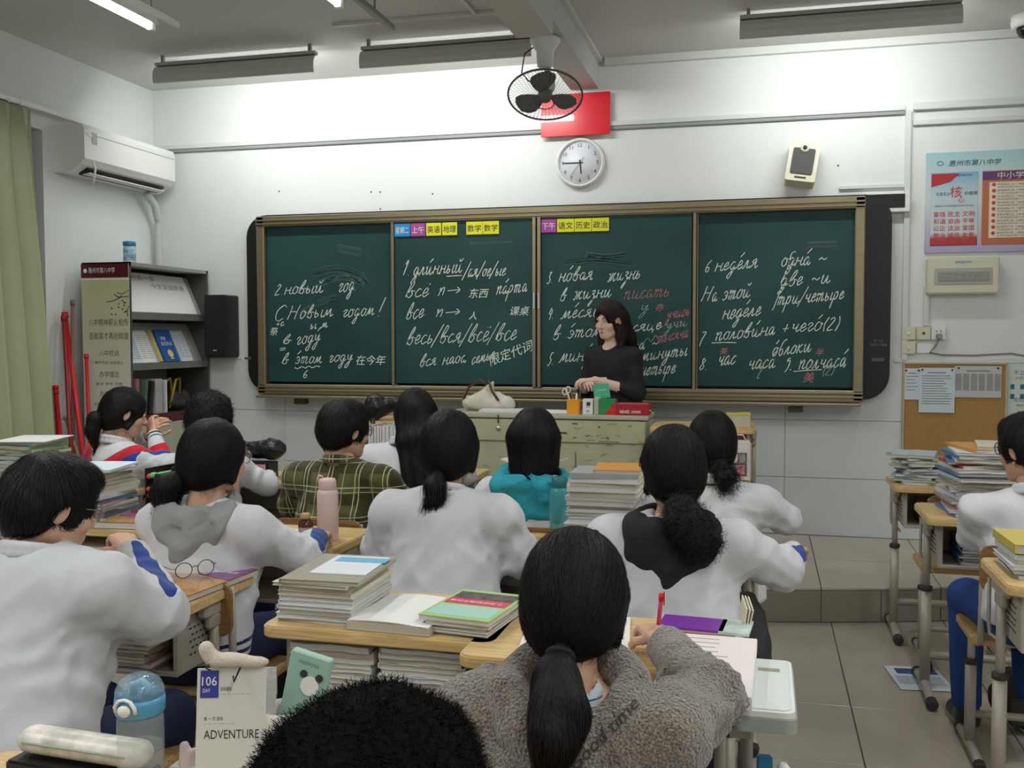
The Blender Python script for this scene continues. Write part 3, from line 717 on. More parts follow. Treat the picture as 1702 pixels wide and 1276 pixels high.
b = BM(); path(b, [(0, -.015, -.015), (-.02, -.01, -.06), (-.05, .008, -.10), (.02, .01, -.115), (.2, .012, -.118), (.42, .012, -.105), (.6, .012, -.14), (.9, .012, -.14)], .005); make('cord', b, INKG, t)
# poster
t = empty('poster', (1.36, YF-.008, 2.30), 'large glossy school poster with red and blue panels high on the wall', 'poster')
pm = bpy.data.materials.new('poster_sheet'); n_ = nt(pm); b_ = n_.nodes['Principled BSDF']; tc = n_.nodes.new('ShaderNodeTexCoord'); sp = n_.nodes.new('ShaderNodeSeparateXYZ')
cr = n_.nodes.new('ShaderNodeValToRGB'); mr = n_.nodes.new('ShaderNodeMapRange'); mr.inputs[1].default_value = -.31; mr.inputs[2].default_value = .31
n_.links.new(tc.outputs['Object'], sp.inputs[0]); n_.links.new(sp.outputs[2], mr.inputs[0]); n_.links.new(mr.outputs[0], cr.inputs[0]); n_.links.new(cr.outputs[0], b_.inputs['Base Color'])
cr.color_ramp.elements[0].color = (.42, .36, .58, 1); cr.color_ramp.elements[1].color = (.36, .60, .62, 1); e_ = cr.color_ramp.elements.new(.5); e_.color = (.62, .64, .66, 1); b_.inputs['Roughness'].default_value = .25
boxo('sheet', (0, 0, 0), (.78, .012, .62), pm, t, bev=.002)
gm = bpy.data.materials.new('poster_left'); n_ = nt(gm); b_ = n_.nodes['Principled BSDF']; tc = n_.nodes.new('ShaderNodeTexCoord'); sp = n_.nodes.new('ShaderNodeSeparateXYZ')
cr = n_.nodes.new('ShaderNodeValToRGB'); mr = n_.nodes.new('ShaderNodeMapRange'); mr.inputs[1].default_value = -.25; mr.inputs[2].default_value = .25
n_.links.new(tc.outputs['Object'], sp.inputs[0]); n_.links.new(sp.outputs[2], mr.inputs[0]); n_.links.new(mr.outputs[0], cr.inputs[0]); n_.links.new(cr.outputs[0], b_.inputs['Base Color'])
cr.color_ramp.elements[1].position = 1; cr.color_ramp.elements[1].color = (.05, .33, .62, 1)
for pos, col in ((0.0, (.35, .03, .03, 1)), (.06, (.5, .08, .06, 1)), (.12, (.60, .66, .68, 1)), (.62, (.50, .62, .68, 1))):
    if pos in (0.0,): cr.color_ramp.elements[0].color = col
    else: e_ = cr.color_ramp.elements.new(pos); e_.color = col
boxo('left_panel', (-.225, -.008, -.04), (.27, .003, .45), gm, t)
boxo('right_panel', (.145, -.008, -.04), (.42, .003, .45), mat('poster_orange', (.50, .13, .05), .3), t)
boxo('title_band', (.145, -.0105, .155), (.42, .002, .05), mat('poster_purple', (.10, .03, .16), .3), t)
boxo('text_field', (.155, -.0105, -.055), (.36, .002, .34), mat('poster_cream', (.76, .70, .56), .4), t)
b = BM(); slab(b, [(-.13, .0), (.03, 0), (-.02, -.05), (-.13, -.08)], 0, .002); xf(b, Matrix.Translation((-.228, -.010, .178)) @ W); make('red_corner', b, mat('poster_red', (.45, .03, .04), .3), t)
b = BM(); slab(b, [(-.13, -.0), (.13, 0), (.13, .05), (.06, .03), (-.02, .05), (-.07, .02), (-.13, .04)], 0, .002); xf(b, Matrix.Translation((-.225, -.010, -.262)) @ W); make('red_wave', b, mat('poster_red', (.45, .03, .04), .3), t)
P_ = lambda x, z, y=-.0115: Matrix.Translation((x, y, z)) @ W
text([('惠州市第八中学', .040, P_(-.26, .225, -.0075), 'L', .30, .2)], mat('dark_blue_ink', (.03, .05, .12), .6), t)
b = BM(); path(b, [(-.31+.018*cos(a), -.008, .243+.012*sin(a)) for a in np.linspace(0, 2*pi, 14)[:-1]], .002, n=4, closed=True); make('emblem', b, INKG, t)
rows_ = ['富强 民主 文明', '和谐 自由 平等', '公正 法治 爱国', '敬业 诚信 友善']
text([(r, .034, P_(-.225, -.085-.043*i), 'C', .235) for i, r in enumerate(rows_)]+[('核', .075, P_(-.215, .035), 'C'), ('心', .04, P_(-.185, -.0), 'C')], INKR, t)
text([('社会主义', .024, P_(-.29, .045), 'C', .08), ('价值观', .024, P_(-.13, .045), 'C', .075), ('富强民主文明和谐自由平等公正法治', .010, P_(-.225, -.025), 'C', .22), ('面向现代化', .014, P_(-.17, .16), 'C', .09)], mat('dark_blue_ink', (.03, .05, .12), .6), t)
text([('中小学生守则', .045, P_(.17, .138, -.012), 'C', .30)], mat('yellow_ink', (.85, .7, .55), .6), t)
for i in range(9):
    z = .095-.037*i
    text([('%d' % (i+1), .014, P_(.0, z, -.0125), 'C')], INKW, t)
    b = BM(); lathe(b, [(.011, 0), (.011, .001)], n=12); xf(b, Matrix.Translation((.0, -.0117, z+.005)) @ W); make('number_dot', b, INKR, t)
    text([('爱党爱国爱人民。', .016, P_(.02, z), 'L', .10)], INKR, t)
    text([('了解党史国情珍视国家荣誉', .014, P_(.125, z), 'L', .20), ('热爱祖国热爱人民热爱中国共产党', .012, P_(.02, z-.016), 'L', .30)], INK, t)
# cork board with sheets
t = empty('cork_board', (1.155, YF-.02, .90), 'brown cork notice board with pinned sheets on the right wall part', 'notice board')
boxo('cork', (0, 0, 0), (.60, .022, .80), mat('cork', (.42, .235, .085), .9, var=.12, vscale=120, bump=.3, bscale=300), t)
b = BM()
for s in (-1, 1): bx(b, (s*.297, -.004, 0), (.012, .032, .81), bev=.002); bx(b, (0, -.004, s*.402), (.60, .032, .012), bev=.002)
make('frame', b, mat('cork_frame', (.50, .42, .30), .5), t)
def sheet(px0, py0, px1, py1, m, label, lines=12, y=YF-.0375, grid=False):
    a = ony(px0, py0, y); c = ony(px1, py1, y); wd = c[0]-a[0]; h = a[2]-c[2]
    o = tag(boxo('paper_sheet', ((a[0]+c[0])/2, y, (a[2]+c[2])/2), (wd, .0015, h), m), label, 'paper', 'sheets pinned on the cork board')
    b = BM()
    bx(b, (0, -.0015, h/2-.03), (wd*.5, .0008, .006))
    for k in range(lines):
        z = h/2-.05-(h-.09)*k/lines
        if grid:
            for j in range(6): bx(b, (-wd/2+wd*(j+.5)/6, -.0015, z), (wd/6*.8, .0008, .003))
        else: ln = wd*random.uniform(.55, .84); bx(b, (-wd*.42+ln/2, -.0015, z), (ln, .0008, .0035))
    make('printed_lines', b, INKG, o).location = ((a[0]+c[0])/2, y, (a[2]+c[2])/2)
    o2 = o.children[0]; o2.location = (0, 0, 0); 
    ob = o; me = ob.data
    for v in me.vertices: v.co -= Vector(((a[0]+c[0])/2, y, (a[2]+c[2])/2))
    o.location = ((a[0]+c[0])/2, y, (a[2]+c[2])/2)
    for s in (-1, 1):
        b = BM(); lathe(b, [(.005, 0), (.006, .006), (.003, .008)], n=8); xf(b, Matrix.Translation((s*wd*.42, -.001, h/2-.012)) @ W); make('pin', b, BLACK, o)
sheet(1504, 612, 1528, 664, PAPERB, 'pale sheet half hidden at the left of the cork board', 5)
sheet(1528, 611, 1586, 686, PAPERB, 'bluish portrait letter pinned in front of the other sheets', 12, YF-.041)
sheet(1587, 608, 1664, 661, mat('grey_sheet', (.55, .55, .56), .85), 'grey landscape table sheet pinned at the right of the cork board', 16, grid=True)
# second poster at the right edge
t = empty('wall_notice', (1.62, YF-.012, 1.00), 'pale green printed notice at the right edge beside the cork board', 'poster')
boxo('sheet', (0, 0, 0), (.34, .008, .60), mat('notice_green', (.60, .68, .62), .5), t, bev=.001)
text([('手卫生', .03, P_(-.08, .235, -.0047), 'C'), ('六步洗手法', .022, P_(-.06, .205, -.0047), 'C'), ('常见问题', .026, P_(-.07, .07, -.0047), 'C'), ('请勤洗手常通风', .014, P_(-.06, .04, -.0047), 'C'), ('测量体温登记', .014, P_(-.06, -.0, -.0047), 'C')], mat('teal_ink', (.02, .16, .24), .6), t)
b = BM()
for i in range(6): bx(b, (-.13+.055*(i % 3), -.005, .16-.06*(i//3)), (.022, .002, .03), bev=.0008)
make('pictograms', b, mat('teal_ink', (.02, .16, .24), .6), t)
# dome camera
t = empty('dome_camera', (1.47, 6.42, ZC), 'white dome security camera on the ceiling at top right', 'camera')
b = BM(); lathe(b, [(.09, 0), (.092, -.045), (.085, -.065), (.06, -.068)]); make('base', b, WHITE, t)
b = BM(); lathe(b, [(.062, -.066), (.060, -.09), (.045, -.118), (.02, -.13), (.002, -.132)]); make('dome', b, mat('smoked_dome', (.01, .01, .012), .08), t)
# wall plug marks
for px_, py_ in ((617, 319), (632, 319), (719, 322), (632, 347), (464, 318), (1393, 275)):
    a = ony(px_, py_, YF-.001); b = BM(); lathe(b, [(.006, 0), (.004, .003), (.001, .003)], n=8); xf(b, Matrix.Translation(Vector(a)) @ W)
    tag(make('screw_hole', b, DGREY, wf))
# ================================================================ PEOPLE: implicit bodies meshed with surface nets
class Field:
    def __init__(s, lo, hi, h):
        s.lo = np.array(lo, float)-2*h; s.h = h
        s.n = np.ceil((np.array(hi, float)-s.lo)/h).astype(int)+3
        s.F = np.full(s.n, 1.0, np.float32)
    def sub(s, lo, hi):
        a = np.clip(np.floor((np.array(lo)-s.lo)/s.h).astype(int), 0, s.n-1); b = np.clip(np.ceil((np.array(hi)-s.lo)/s.h).astype(int)+1, 1, s.n)
        if (b <= a).any(): return None
        sl = tuple(slice(a[i], b[i]) for i in range(3))
        g = np.meshgrid(*[s.lo[i]+s.h*np.arange(a[i], b[i], dtype=np.float32) for i in range(3)], indexing='ij')
        return sl, g
    def put(s, sl, d, k, mode):
        f = s.F[sl]; d = d.astype(np.float32)
        if mode == 'add':
            if k > 0:
                h = np.clip(.5+.5*(d-f)/k, 0, 1); s.F[sl] = d*(1-h)+f*h-k*h*(1-h)
            else: s.F[sl] = np.minimum(f, d)
        else:                                     # cut
            h = np.clip(.5-.5*(d+f)/max(k, 1e-5), 0, 1); s.F[sl] = f*(1-h)+(-d)*h+k*h*(1-h)
    def cone(s, a, b, r1, r2=None, k=.02, sq=None, mode='add'):
        """tapered capsule; sq=(sx, sy, sz) squashes it about its own middle"""
        a = np.array(a, float); b = np.array(b, float); r2 = r1 if r2 is None else r2
        c = (a+b)/2; q = np.array(sq if sq else (1, 1, 1), float); R = max(r1, r2)+k+.02
        r = s.sub(np.minimum(a, b)-R, np.maximum(a, b)+R)
        if r is None: return
        sl, g = r; A = (a-c)/q; B = (b-c)/q; D = B-A; L2 = max(1e-9, D@D)
        P = [(g[i]-c[i])/q[i]-A[i] for i in range(3)]
        t = np.clip((P[0]*D[0]+P[1]*D[1]+P[2]*D[2])/L2, 0, 1)
        d = np.sqrt((P[0]-t*D[0])**2+(P[1]-t*D[1])**2+(P[2]-t*D[2])**2)-(r1+(r2-r1)*t)
        s.put(sl, d*q.min(), k, mode)
    def ell(s, c, r, k=.02, mode='add', M=None):
        c = np.array(c, float); r = np.array(r, float); R = r.max()+k+.02
        z = s.sub(c-R, c+R)
        if z is None: return
        sl, g = z; P = [g[i]-c[i] for i in range(3)]
        if M is not None: P = [M[i][0]*P[0]+M[i][1]*P[1]+M[i][2]*P[2] for i in range(3)]
        k0 = np.sqrt((P[0]/r[0])**2+(P[1]/r[1])**2+(P[2]/r[2])**2); k1 = np.sqrt((P[0]/r[0]**2)**2+(P[1]/r[1]**2)**2+(P[2]/r[2]**2)**2)
        d = k0*(k0-1)/np.maximum(k1, 1e-6)
        s.put(sl, d, k, mode)
    def plane(s, p, n, k=.01):                    # removes what lies on the side n points to
        n = np.array(n, float); n /= np.linalg.norm(n)
        g = [s.lo[i]+s.h*np.arange(s.n[i], dtype=np.float32) for i in range(3)]
        d = (g[0]-p[0])[:, None, None]*n[0]+(g[1]-p[1])[None, :, None]*n[1]+(g[2]-p[2])[None, None, :]*n[2]
        s.put((slice(None),)*3, np.broadcast_to(-d, s.F.shape), k, 'cut')
    def noise(s, amp, freqs, seed, aniso=(1, 1, 1)):
        r = np.random.default_rng(seed)
        g = np.meshgrid(*[s.lo[i]+s.h*np.arange(s.n[i], dtype=np.float32) for i in range(3)], indexing='ij')
        g = [g[i]*aniso[i] for i in range(3)]; m = np.abs(s.F) < .05; P = [x[m] for x in g]; tot = 0
        for f in freqs:
            k = r.normal(size=3); k *= f/np.linalg.norm(k); k2 = r.normal(size=3); k2 *= f*.6/np.linalg.norm(k2)
            tot = tot+np.sin(k[0]*P[0]+k[1]*P[1]+k[2]*P[2]+r.uniform(0, 6)+1.4*np.sin(k2[0]*P[0]+k2[1]*P[1]+k2[2]*P[2]+r.uniform(0, 6)))*(freqs[0]/f)
        s.F[m] += amp*tot/len(freqs)**.5
    def folds(s, amp, seed, spots):
        # cloth creases: sharp-crested ripples, strongest round the given spots and pointing at them
        r = np.random.default_rng(seed+77)
        g = np.meshgrid(*[s.lo[i]+s.h*np.arange(s.n[i], dtype=np.float32) for i in range(3)], indexing='ij')
        m = np.abs(s.F) < .04; P = np.stack([x[m] for x in g], 1); tot = np.zeros(len(P))
        for c, R in spots:
            d = P-c; L_ = np.linalg.norm(d, axis=1)+1e-6; u = d/L_[:, None]; w_ = np.exp(-(L_/R)**2*2.2)*np.clip(L_/.11, 0, 1)**1.5
            for k in range(3):
                a = r.normal(size=3); a /= np.linalg.norm(a); ph = (u@a)*r.uniform(4, 7)+r.uniform(0, 6)+1.2*np.sin(L_*r.uniform(14, 26)+r.uniform(0, 6))
                tot += w_*(1-2.0*np.abs(np.sin(ph))**.8)
        for k in range(3):
            a = r.normal(size=3)*(1, 1, .8); a *= r.uniform(26, 40)/np.linalg.norm(a); b_ = r.normal(size=3)*14
            tot += .35*(1-2*np.abs(np.sin(P@a+1.6*np.sin(P@b_)+r.uniform(0, 6))))
        s.F[m] -= amp*tot
    def sample(s, P):
        q = (P-s.lo)/s.h; i = np.clip(np.floor(q).astype(int), 0, s.n-2); f = np.clip(q-i, 0, 1); v = 0
        for dx in (0, 1):
            for dy in (0, 1):
                for dz in (0, 1):
                    w_ = (f[:, 0] if dx else 1-f[:, 0])*(f[:, 1] if dy else 1-f[:, 1])*(f[:, 2] if dz else 1-f[:, 2])
                    v = v+w_*s.F[i[:, 0]+dx, i[:, 1]+dy, i[:, 2]+dz]
        return v
    def grad(s, P, e=None):
        e = e or s.h; g = np.stack([s.sample(P+np.eye(3)[i]*e)-s.sample(P-np.eye(3)[i]*e) for i in range(3)], 1)
        return g/np.maximum(np.linalg.norm(g, axis=1, keepdims=True), 1e-6)
    def mesh(s):
        F = s.F; S = F < 0
        c = S[:-1, :-1, :-1].astype(np.int8)
        for o in ((1,0,0),(0,1,0),(0,0,1),(1,1,0),(1,0,1),(0,1,1),(1,1,1)):
            c = c+S[o[0]:F.shape[0]-1+o[0], o[1]:F.shape[1]-1+o[1], o[2]:F.shape[2]-1+o[2]]
        mx = (c > 0) & (c < 8); ids = np.argwhere(mx)
        if len(ids) == 0: return np.zeros((0, 3)), np.zeros((0, 4), int)
        idx = np.full(mx.shape, -1, np.int64); idx[mx] = np.arange(len(ids))
        acc = np.zeros((len(ids), 3)); cnt = np.zeros(len(ids))
        co = [(0,0,0),(1,0,0),(0,1,0),(1,1,0),(0,0,1),(1,0,1),(0,1,1),(1,1,1)]
        for a, b in ((0,1),(2,3),(4,5),(6,7),(0,2),(1,3),(4,6),(5,7),(0,4),(1,5),(2,6),(3,7)):
            A = np.array(co[a]); B = np.array(co[b]); ia = ids+A; ib = ids+B
            fa = F[ia[:, 0], ia[:, 1], ia[:, 2]]; fb = F[ib[:, 0], ib[:, 1], ib[:, 2]]; m = (fa < 0) != (fb < 0)
            t = np.where(m, fa/np.where(m, fa-fb, 1), 0); acc += np.where(m[:, None], A+(B-A)*t[:, None], 0); cnt += m
        V = s.lo+s.h*(ids+acc/cnt[:, None]); Q = []
        for ax in range(3):
            o1, o2 = [(1, 2), (2, 0), (0, 1)][ax]
            a = [slice(None)]*3; b = [slice(None)]*3; a[ax] = slice(0, -1); b[ax] = slice(1, None)
            X = S[tuple(a)] != S[tuple(b)]; e = np.argwhere(X); e = e[(e[:, o1] > 0) & (e[:, o2] > 0) & (e[:, o1] < F.shape[o1]-1) & (e[:, o2] < F.shape[o2]-1)]
            u = np.zeros(3, int); u[o1] = 1; v = np.zeros(3, int); v[o2] = 1
            gi = lambda p: idx[p[:, 0], p[:, 1], p[:, 2]]
            q = np.stack([gi(e-u-v), gi(e-v), gi(e), gi(e-u)], 1); ins = S[e[:, 0], e[:, 1], e[:, 2]]
            q[~ins] = q[~ins][:, ::-1]; Q.append(q)
        Q = np.concatenate(Q); return V, Q[(Q >= 0).all(1)]

def np_mesh(name, parts, mats, parent=None, attrs=None, smooth=True):
    """parts: [(V, Q, material index)]; joined into one mesh object"""
    V = []; Fq = []; mi = []; n = 0
    for v, q, k in parts:
        V.append(v); Fq.append(q+n); mi += [k]*len(q); n += len(v)
    V = np.concatenate(V); Fq = np.concatenate(Fq)
    me = bpy.data.meshes.new(name); me.vertices.add(len(V)); me.vertices.foreach_set('co', V.astype(np.float32).ravel())
    me.loops.add(Fq.size); me.loops.foreach_set('vertex_index', Fq.astype(np.int32).ravel()); me.polygons.add(len(Fq))
    me.polygons.foreach_set('loop_start', np.arange(0, Fq.size, Fq.shape[1], dtype=np.int32))
    me.polygons.foreach_set('use_smooth', np.full(len(Fq), smooth))
    me.polygons.foreach_set('material_index', np.array(mi, np.int32))
    for m in mats: me.materials.append(m)
    me.update(calc_edges=True)
    for k, fn in (attrs or {}).items():
        a = me.attributes.new(k, 'FLOAT', 'POINT'); a.data.foreach_set('value', np.asarray(fn(V), np.float32))
    o = bpy.data.objects.new(name, me); C.objects.link(o)
    if parent: o.parent = parent
    return o
def rotz(a): return np.array(((cos(a), -sin(a), 0), (sin(a), cos(a), 0), (0, 0, 1)))
def rotx(a): return np.array(((1, 0, 0), (0, cos(a), -sin(a)), (0, sin(a), cos(a))))
def roty(a): return np.array(((cos(a), 0, sin(a)), (0, 1, 0), (-sin(a), 0, cos(a))))

def head_mesh(h=.0042, female=True):
    """head in its own frame: origin at the skull centre, face towards +y"""
    f = Field((-.11, -.13, -.21), (.11, .14, .13), h)
    f.ell((0, -.012, .02), (.074, .092, .092), .02)
    f.ell((0, .028, -.045), (.058, .062, .066), .03)
    f.ell((0, .062, -.088), (.022, .020, .016), .028)           # chin
    f.cone((-.045, -.01, -.06), (-.02, .055, -.095), .018, .012, .03); f.cone((.045, -.01, -.06), (.02, .055, -.095), .018, .012, .03)
    f.ell((.040, .062, -.03), (.022, .018, .020), .02); f.ell((-.040, .062, -.03), (.022, .018, .020), .02)
    for s in (-1, 1): f.ell((s*.031, .092, .004), (.017, .012, .011), .012, 'cut')
    f.cone((-.03, .080, .018), (.03, .080, .018), .008, .008, .012)
    f.cone((0, .084, .008), (0, .102, -.030), .006, .010, .010)    # nose
    for s in (-1, 1): f.ell((s*.011, .094, -.034), (.008, .008, .007), .006)
    f.cone((-.018, .084, -.060), (.018, .084, -.060), .0055, .0055, .006); f.cone((-.014, .083, -.069), (.014, .083, -.069), .0055, .0055, .006)
    for s in (-1, 1):                                               # ears
        f.ell((s*.076, -.008, -.008), (.009, .020, .031), .006, M=rotx(.2))
        f.ell((s*.084, -.003, -.006), (.006, .010, .018), .004, 'cut')
    f.cone((0, -.030, -.05), (0, -.045, -.20), .046, .043, .03)
    return f.mesh()
_heads = {}
def eyes(parent, R, c, closed=False):
    W_ = mat('eye_white', (.75, .72, .70), .3); D_ = mat('iris_dark', (.02, .012, .01), .2); B_ = mat('brow_hair', (.03, .02, .018), .8); Lp = mat('lips', (.48, .16, .15), .45)
    def put(name, fn, m):
        b = BM(); fn(b); M = Matrix(R.tolist()).to_4x4(); M.translation = Vector(c); xf(b, M); return make(name, b, m, parent, True)
    for s in (-1, 1):
        if not closed:
            put('eye', lambda b: lathe(b, [(.001, .0), (.006, .002), (.009, .006), (.0095, .010), (.006, .015), (.001, .017)], c=(s*.031, .072, .003), n=12, M=Matrix.Rotation(-pi/2, 4, 'X')), W_)
            put('iris', lambda b: lathe(b, [(.0048, .0), (.0048, .0175), (.001, .018)], c=(s*.0305, .072, .002), n=12, M=Matrix.Rotation(-pi/2, 4, 'X')), D_)
        put('eyelashes', lambda b: path(b, [(s*.018, .0875, .003), (s*.026, .0905, .0045 if not closed else .0), (s*.036, .088, .004 if not closed else .0), (s*.044, .080, .002)], .0013, n=5), B_)
        put('eyebrow', lambda b: path(b, [(s*.016, .090, .021), (s*.028, .089, .026), (s*.040, .082, .025), (s*.050, .070, .020)], [.0022, .0028, .0024, .001], n=6), B_)
    put('lips', lambda b: (path(b, [(-.020, .082, -.063), (-.008, .0905, -.0605), (0, .0905, -.0615), (.008, .0905, -.0605), (.020, .082, -.063)], [.001, .0035, .003, .0035, .001], n=6),
                           path(b, [(-.017, .082, -.065), (-.007, .089, -.0685), (.007, .089, -.0685), (.017, .082, -.065)], [.001, .004, .004, .001], n=6)), Lp)

def hand_mesh(side, curl=.5, grip=False, h=.0028):
    """right hand along +y, back of the hand up (+z), thumb towards -x for side=1"""
    f = Field((-.075, -.10, -.085), (.075, .19, .04), h)
    f.cone((0, -.10, 0), (0, 0, 0), .026, .023, .01, sq=(1.1, 1, .85))
    f.cone((-.012*side, .02, 0), (-.018*side, .065, 0), .020, .018, .012, sq=(1, 1, .62)); f.cone((.014*side, .02, 0), (.020*side, .060, 0), .019, .016, .012, sq=(1, 1, .62))
    f.cone((0, .015, 0), (0, .07, 0), .021, .018, .012, sq=(1.1, 1, .62))
    for i, (x, y, L_, r) in enumerate(((-.029, .078, .062, .0085), (-.010, .083, .070, .0088), (.010, .079, .064, .0083), (.028, .070, .050, .0074))):
        p = np.array((x*side, y, 0.)); a = -.15; spread = x*side*3.0
        for j, fr in enumerate((.45, .31, .24)):
            a -= curl*(.9 if j == 0 else 1.15)*(1.1 if grip and i > 1 else 1)
            q = p+np.array((sin(spread)*cos(a)*L_*fr*.4, cos(a)*L_*fr, sin(a)*L_*fr)); f.cone(p, q, r*(1-.06*j), r*(.94-.06*j), .003); p = q
    p = np.array((-.022*side, .018, -.006))
    for d, L_, r in (((-.62, .65, -.35), .042, .0115), ((-.30 if not grip else .0, .85, -.55), .032, .0098), ((.0 if not grip else .3, .85, -.45), .026, .0088)):
        v = np.array((d[0]*side, d[1], d[2])); v /= np.linalg.norm(v); q = p+v*L_; f.cone(p, q, r, r*.92, .004); p = q
    return f.mesh()
_hands = {}

def strands(F, V, n, mode, length, center, m, parent, seed=0, tie=None, wd=.0012, lift=.002, steps=7, wav=.0, reg=None, drop=0):
    r = np.random.default_rng(seed); P = V[r.integers(0, len(V), n)]
    if reg is not None: P = P[reg(P)]; n = len(P)
    P = P.copy(); st = length/steps*r.uniform(.6, 1.15, (n, 1)); pts = [P.copy()]; off = r.uniform(.0, lift, (n, 1)); jit = r.normal(size=(n, 3))*.12
    cen = np.array(center); d_prev = None
    for k in range(steps):
        Nn = F.grad(P)
        if mode == 'down': D = np.tile((0, 0, -1.), (n, 1))+.25*(P-cen)/np.linalg.norm(P-cen, axis=1, keepdims=True)
        elif mode == 'pony': D = np.array(tie)-P; D /= np.maximum(np.linalg.norm(D, axis=1, keepdims=True), .02)
        elif mode == 'short': D = (P-(cen+np.array((.01, -.03, .12)))); D /= np.linalg.norm(D, axis=1, keepdims=True)
        else: D = r.normal(size=(n, 3))*.9+np.array((0, 0, -.3))
        D = D+jit; D = D-(D*Nn).sum(1, keepdims=True)*Nn*(.9 if mode != 'curl' else .5); D /= np.maximum(np.linalg.norm(D, axis=1, keepdims=True), 1e-6)
        P = P+D*st; g = F.grad(P); s = F.sample(P)[:, None]
        tgt = off*(k+1)/steps*(1 if mode != 'curl' else 3)
        push = np.where(s < tgt, (tgt-s), (tgt-s)*(.5 if drop == 0 else .1))
        P = P+g*push+ (np.array((0, 0, -drop)) if drop else 0)
        if wav: P = P+wav*np.sin(k*1.7+jit[:, :1]*40)*jit
        pts.append(P.copy())
    pts = np.stack(pts, 1); S = pts.shape[1]
    T = np.gradient(pts, axis=1); Nn = F.grad(pts.reshape(-1, 3)).reshape(pts.shape); B = np.cross(T, Nn); B /= np.maximum(np.linalg.norm(B, axis=2, keepdims=True), 1e-6)
    w_ = wd*np.linspace(1, .25, S)[None, :, None]*r.uniform(.6, 1.3, (n, 1, 1)); A = pts+B*w_; Bv = pts-B*w_
    VV = np.stack([A, Bv], 2).reshape(-1, 3); base = (np.arange(n)*S*2)[:, None]; k = np.arange(S-1)[None, :]*2
    q = np.stack([base+k, base+k+1, base+k+3, base+k+2], 2).reshape(-1, 4)
    return VV, q
HAIR = mat('black_hair', (.0055, .005, .0055), .50, spec=.26, var=.4, vscale=60, bump=.35, bscale=220, stretch=(1, 1, .12))
HAIRB = mat('brown_black_hair', (.024, .011, .010), .5, spec=.35, var=.5, vscale=60, bump=.9, bscale=220, stretch=(1, 1, .12))
TROUSER = mat('navy_trousers', (.008, .016, .055), .85, bump=.2, bscale=200)

def dist_seg(V, a, b):
    a = np.array(a); b = np.array(b); d = b-a; t = np.clip(((V-a)@d)/(d@d), 0, 1); return np.linalg.norm(V-a-t[:, None]*d, axis=1)

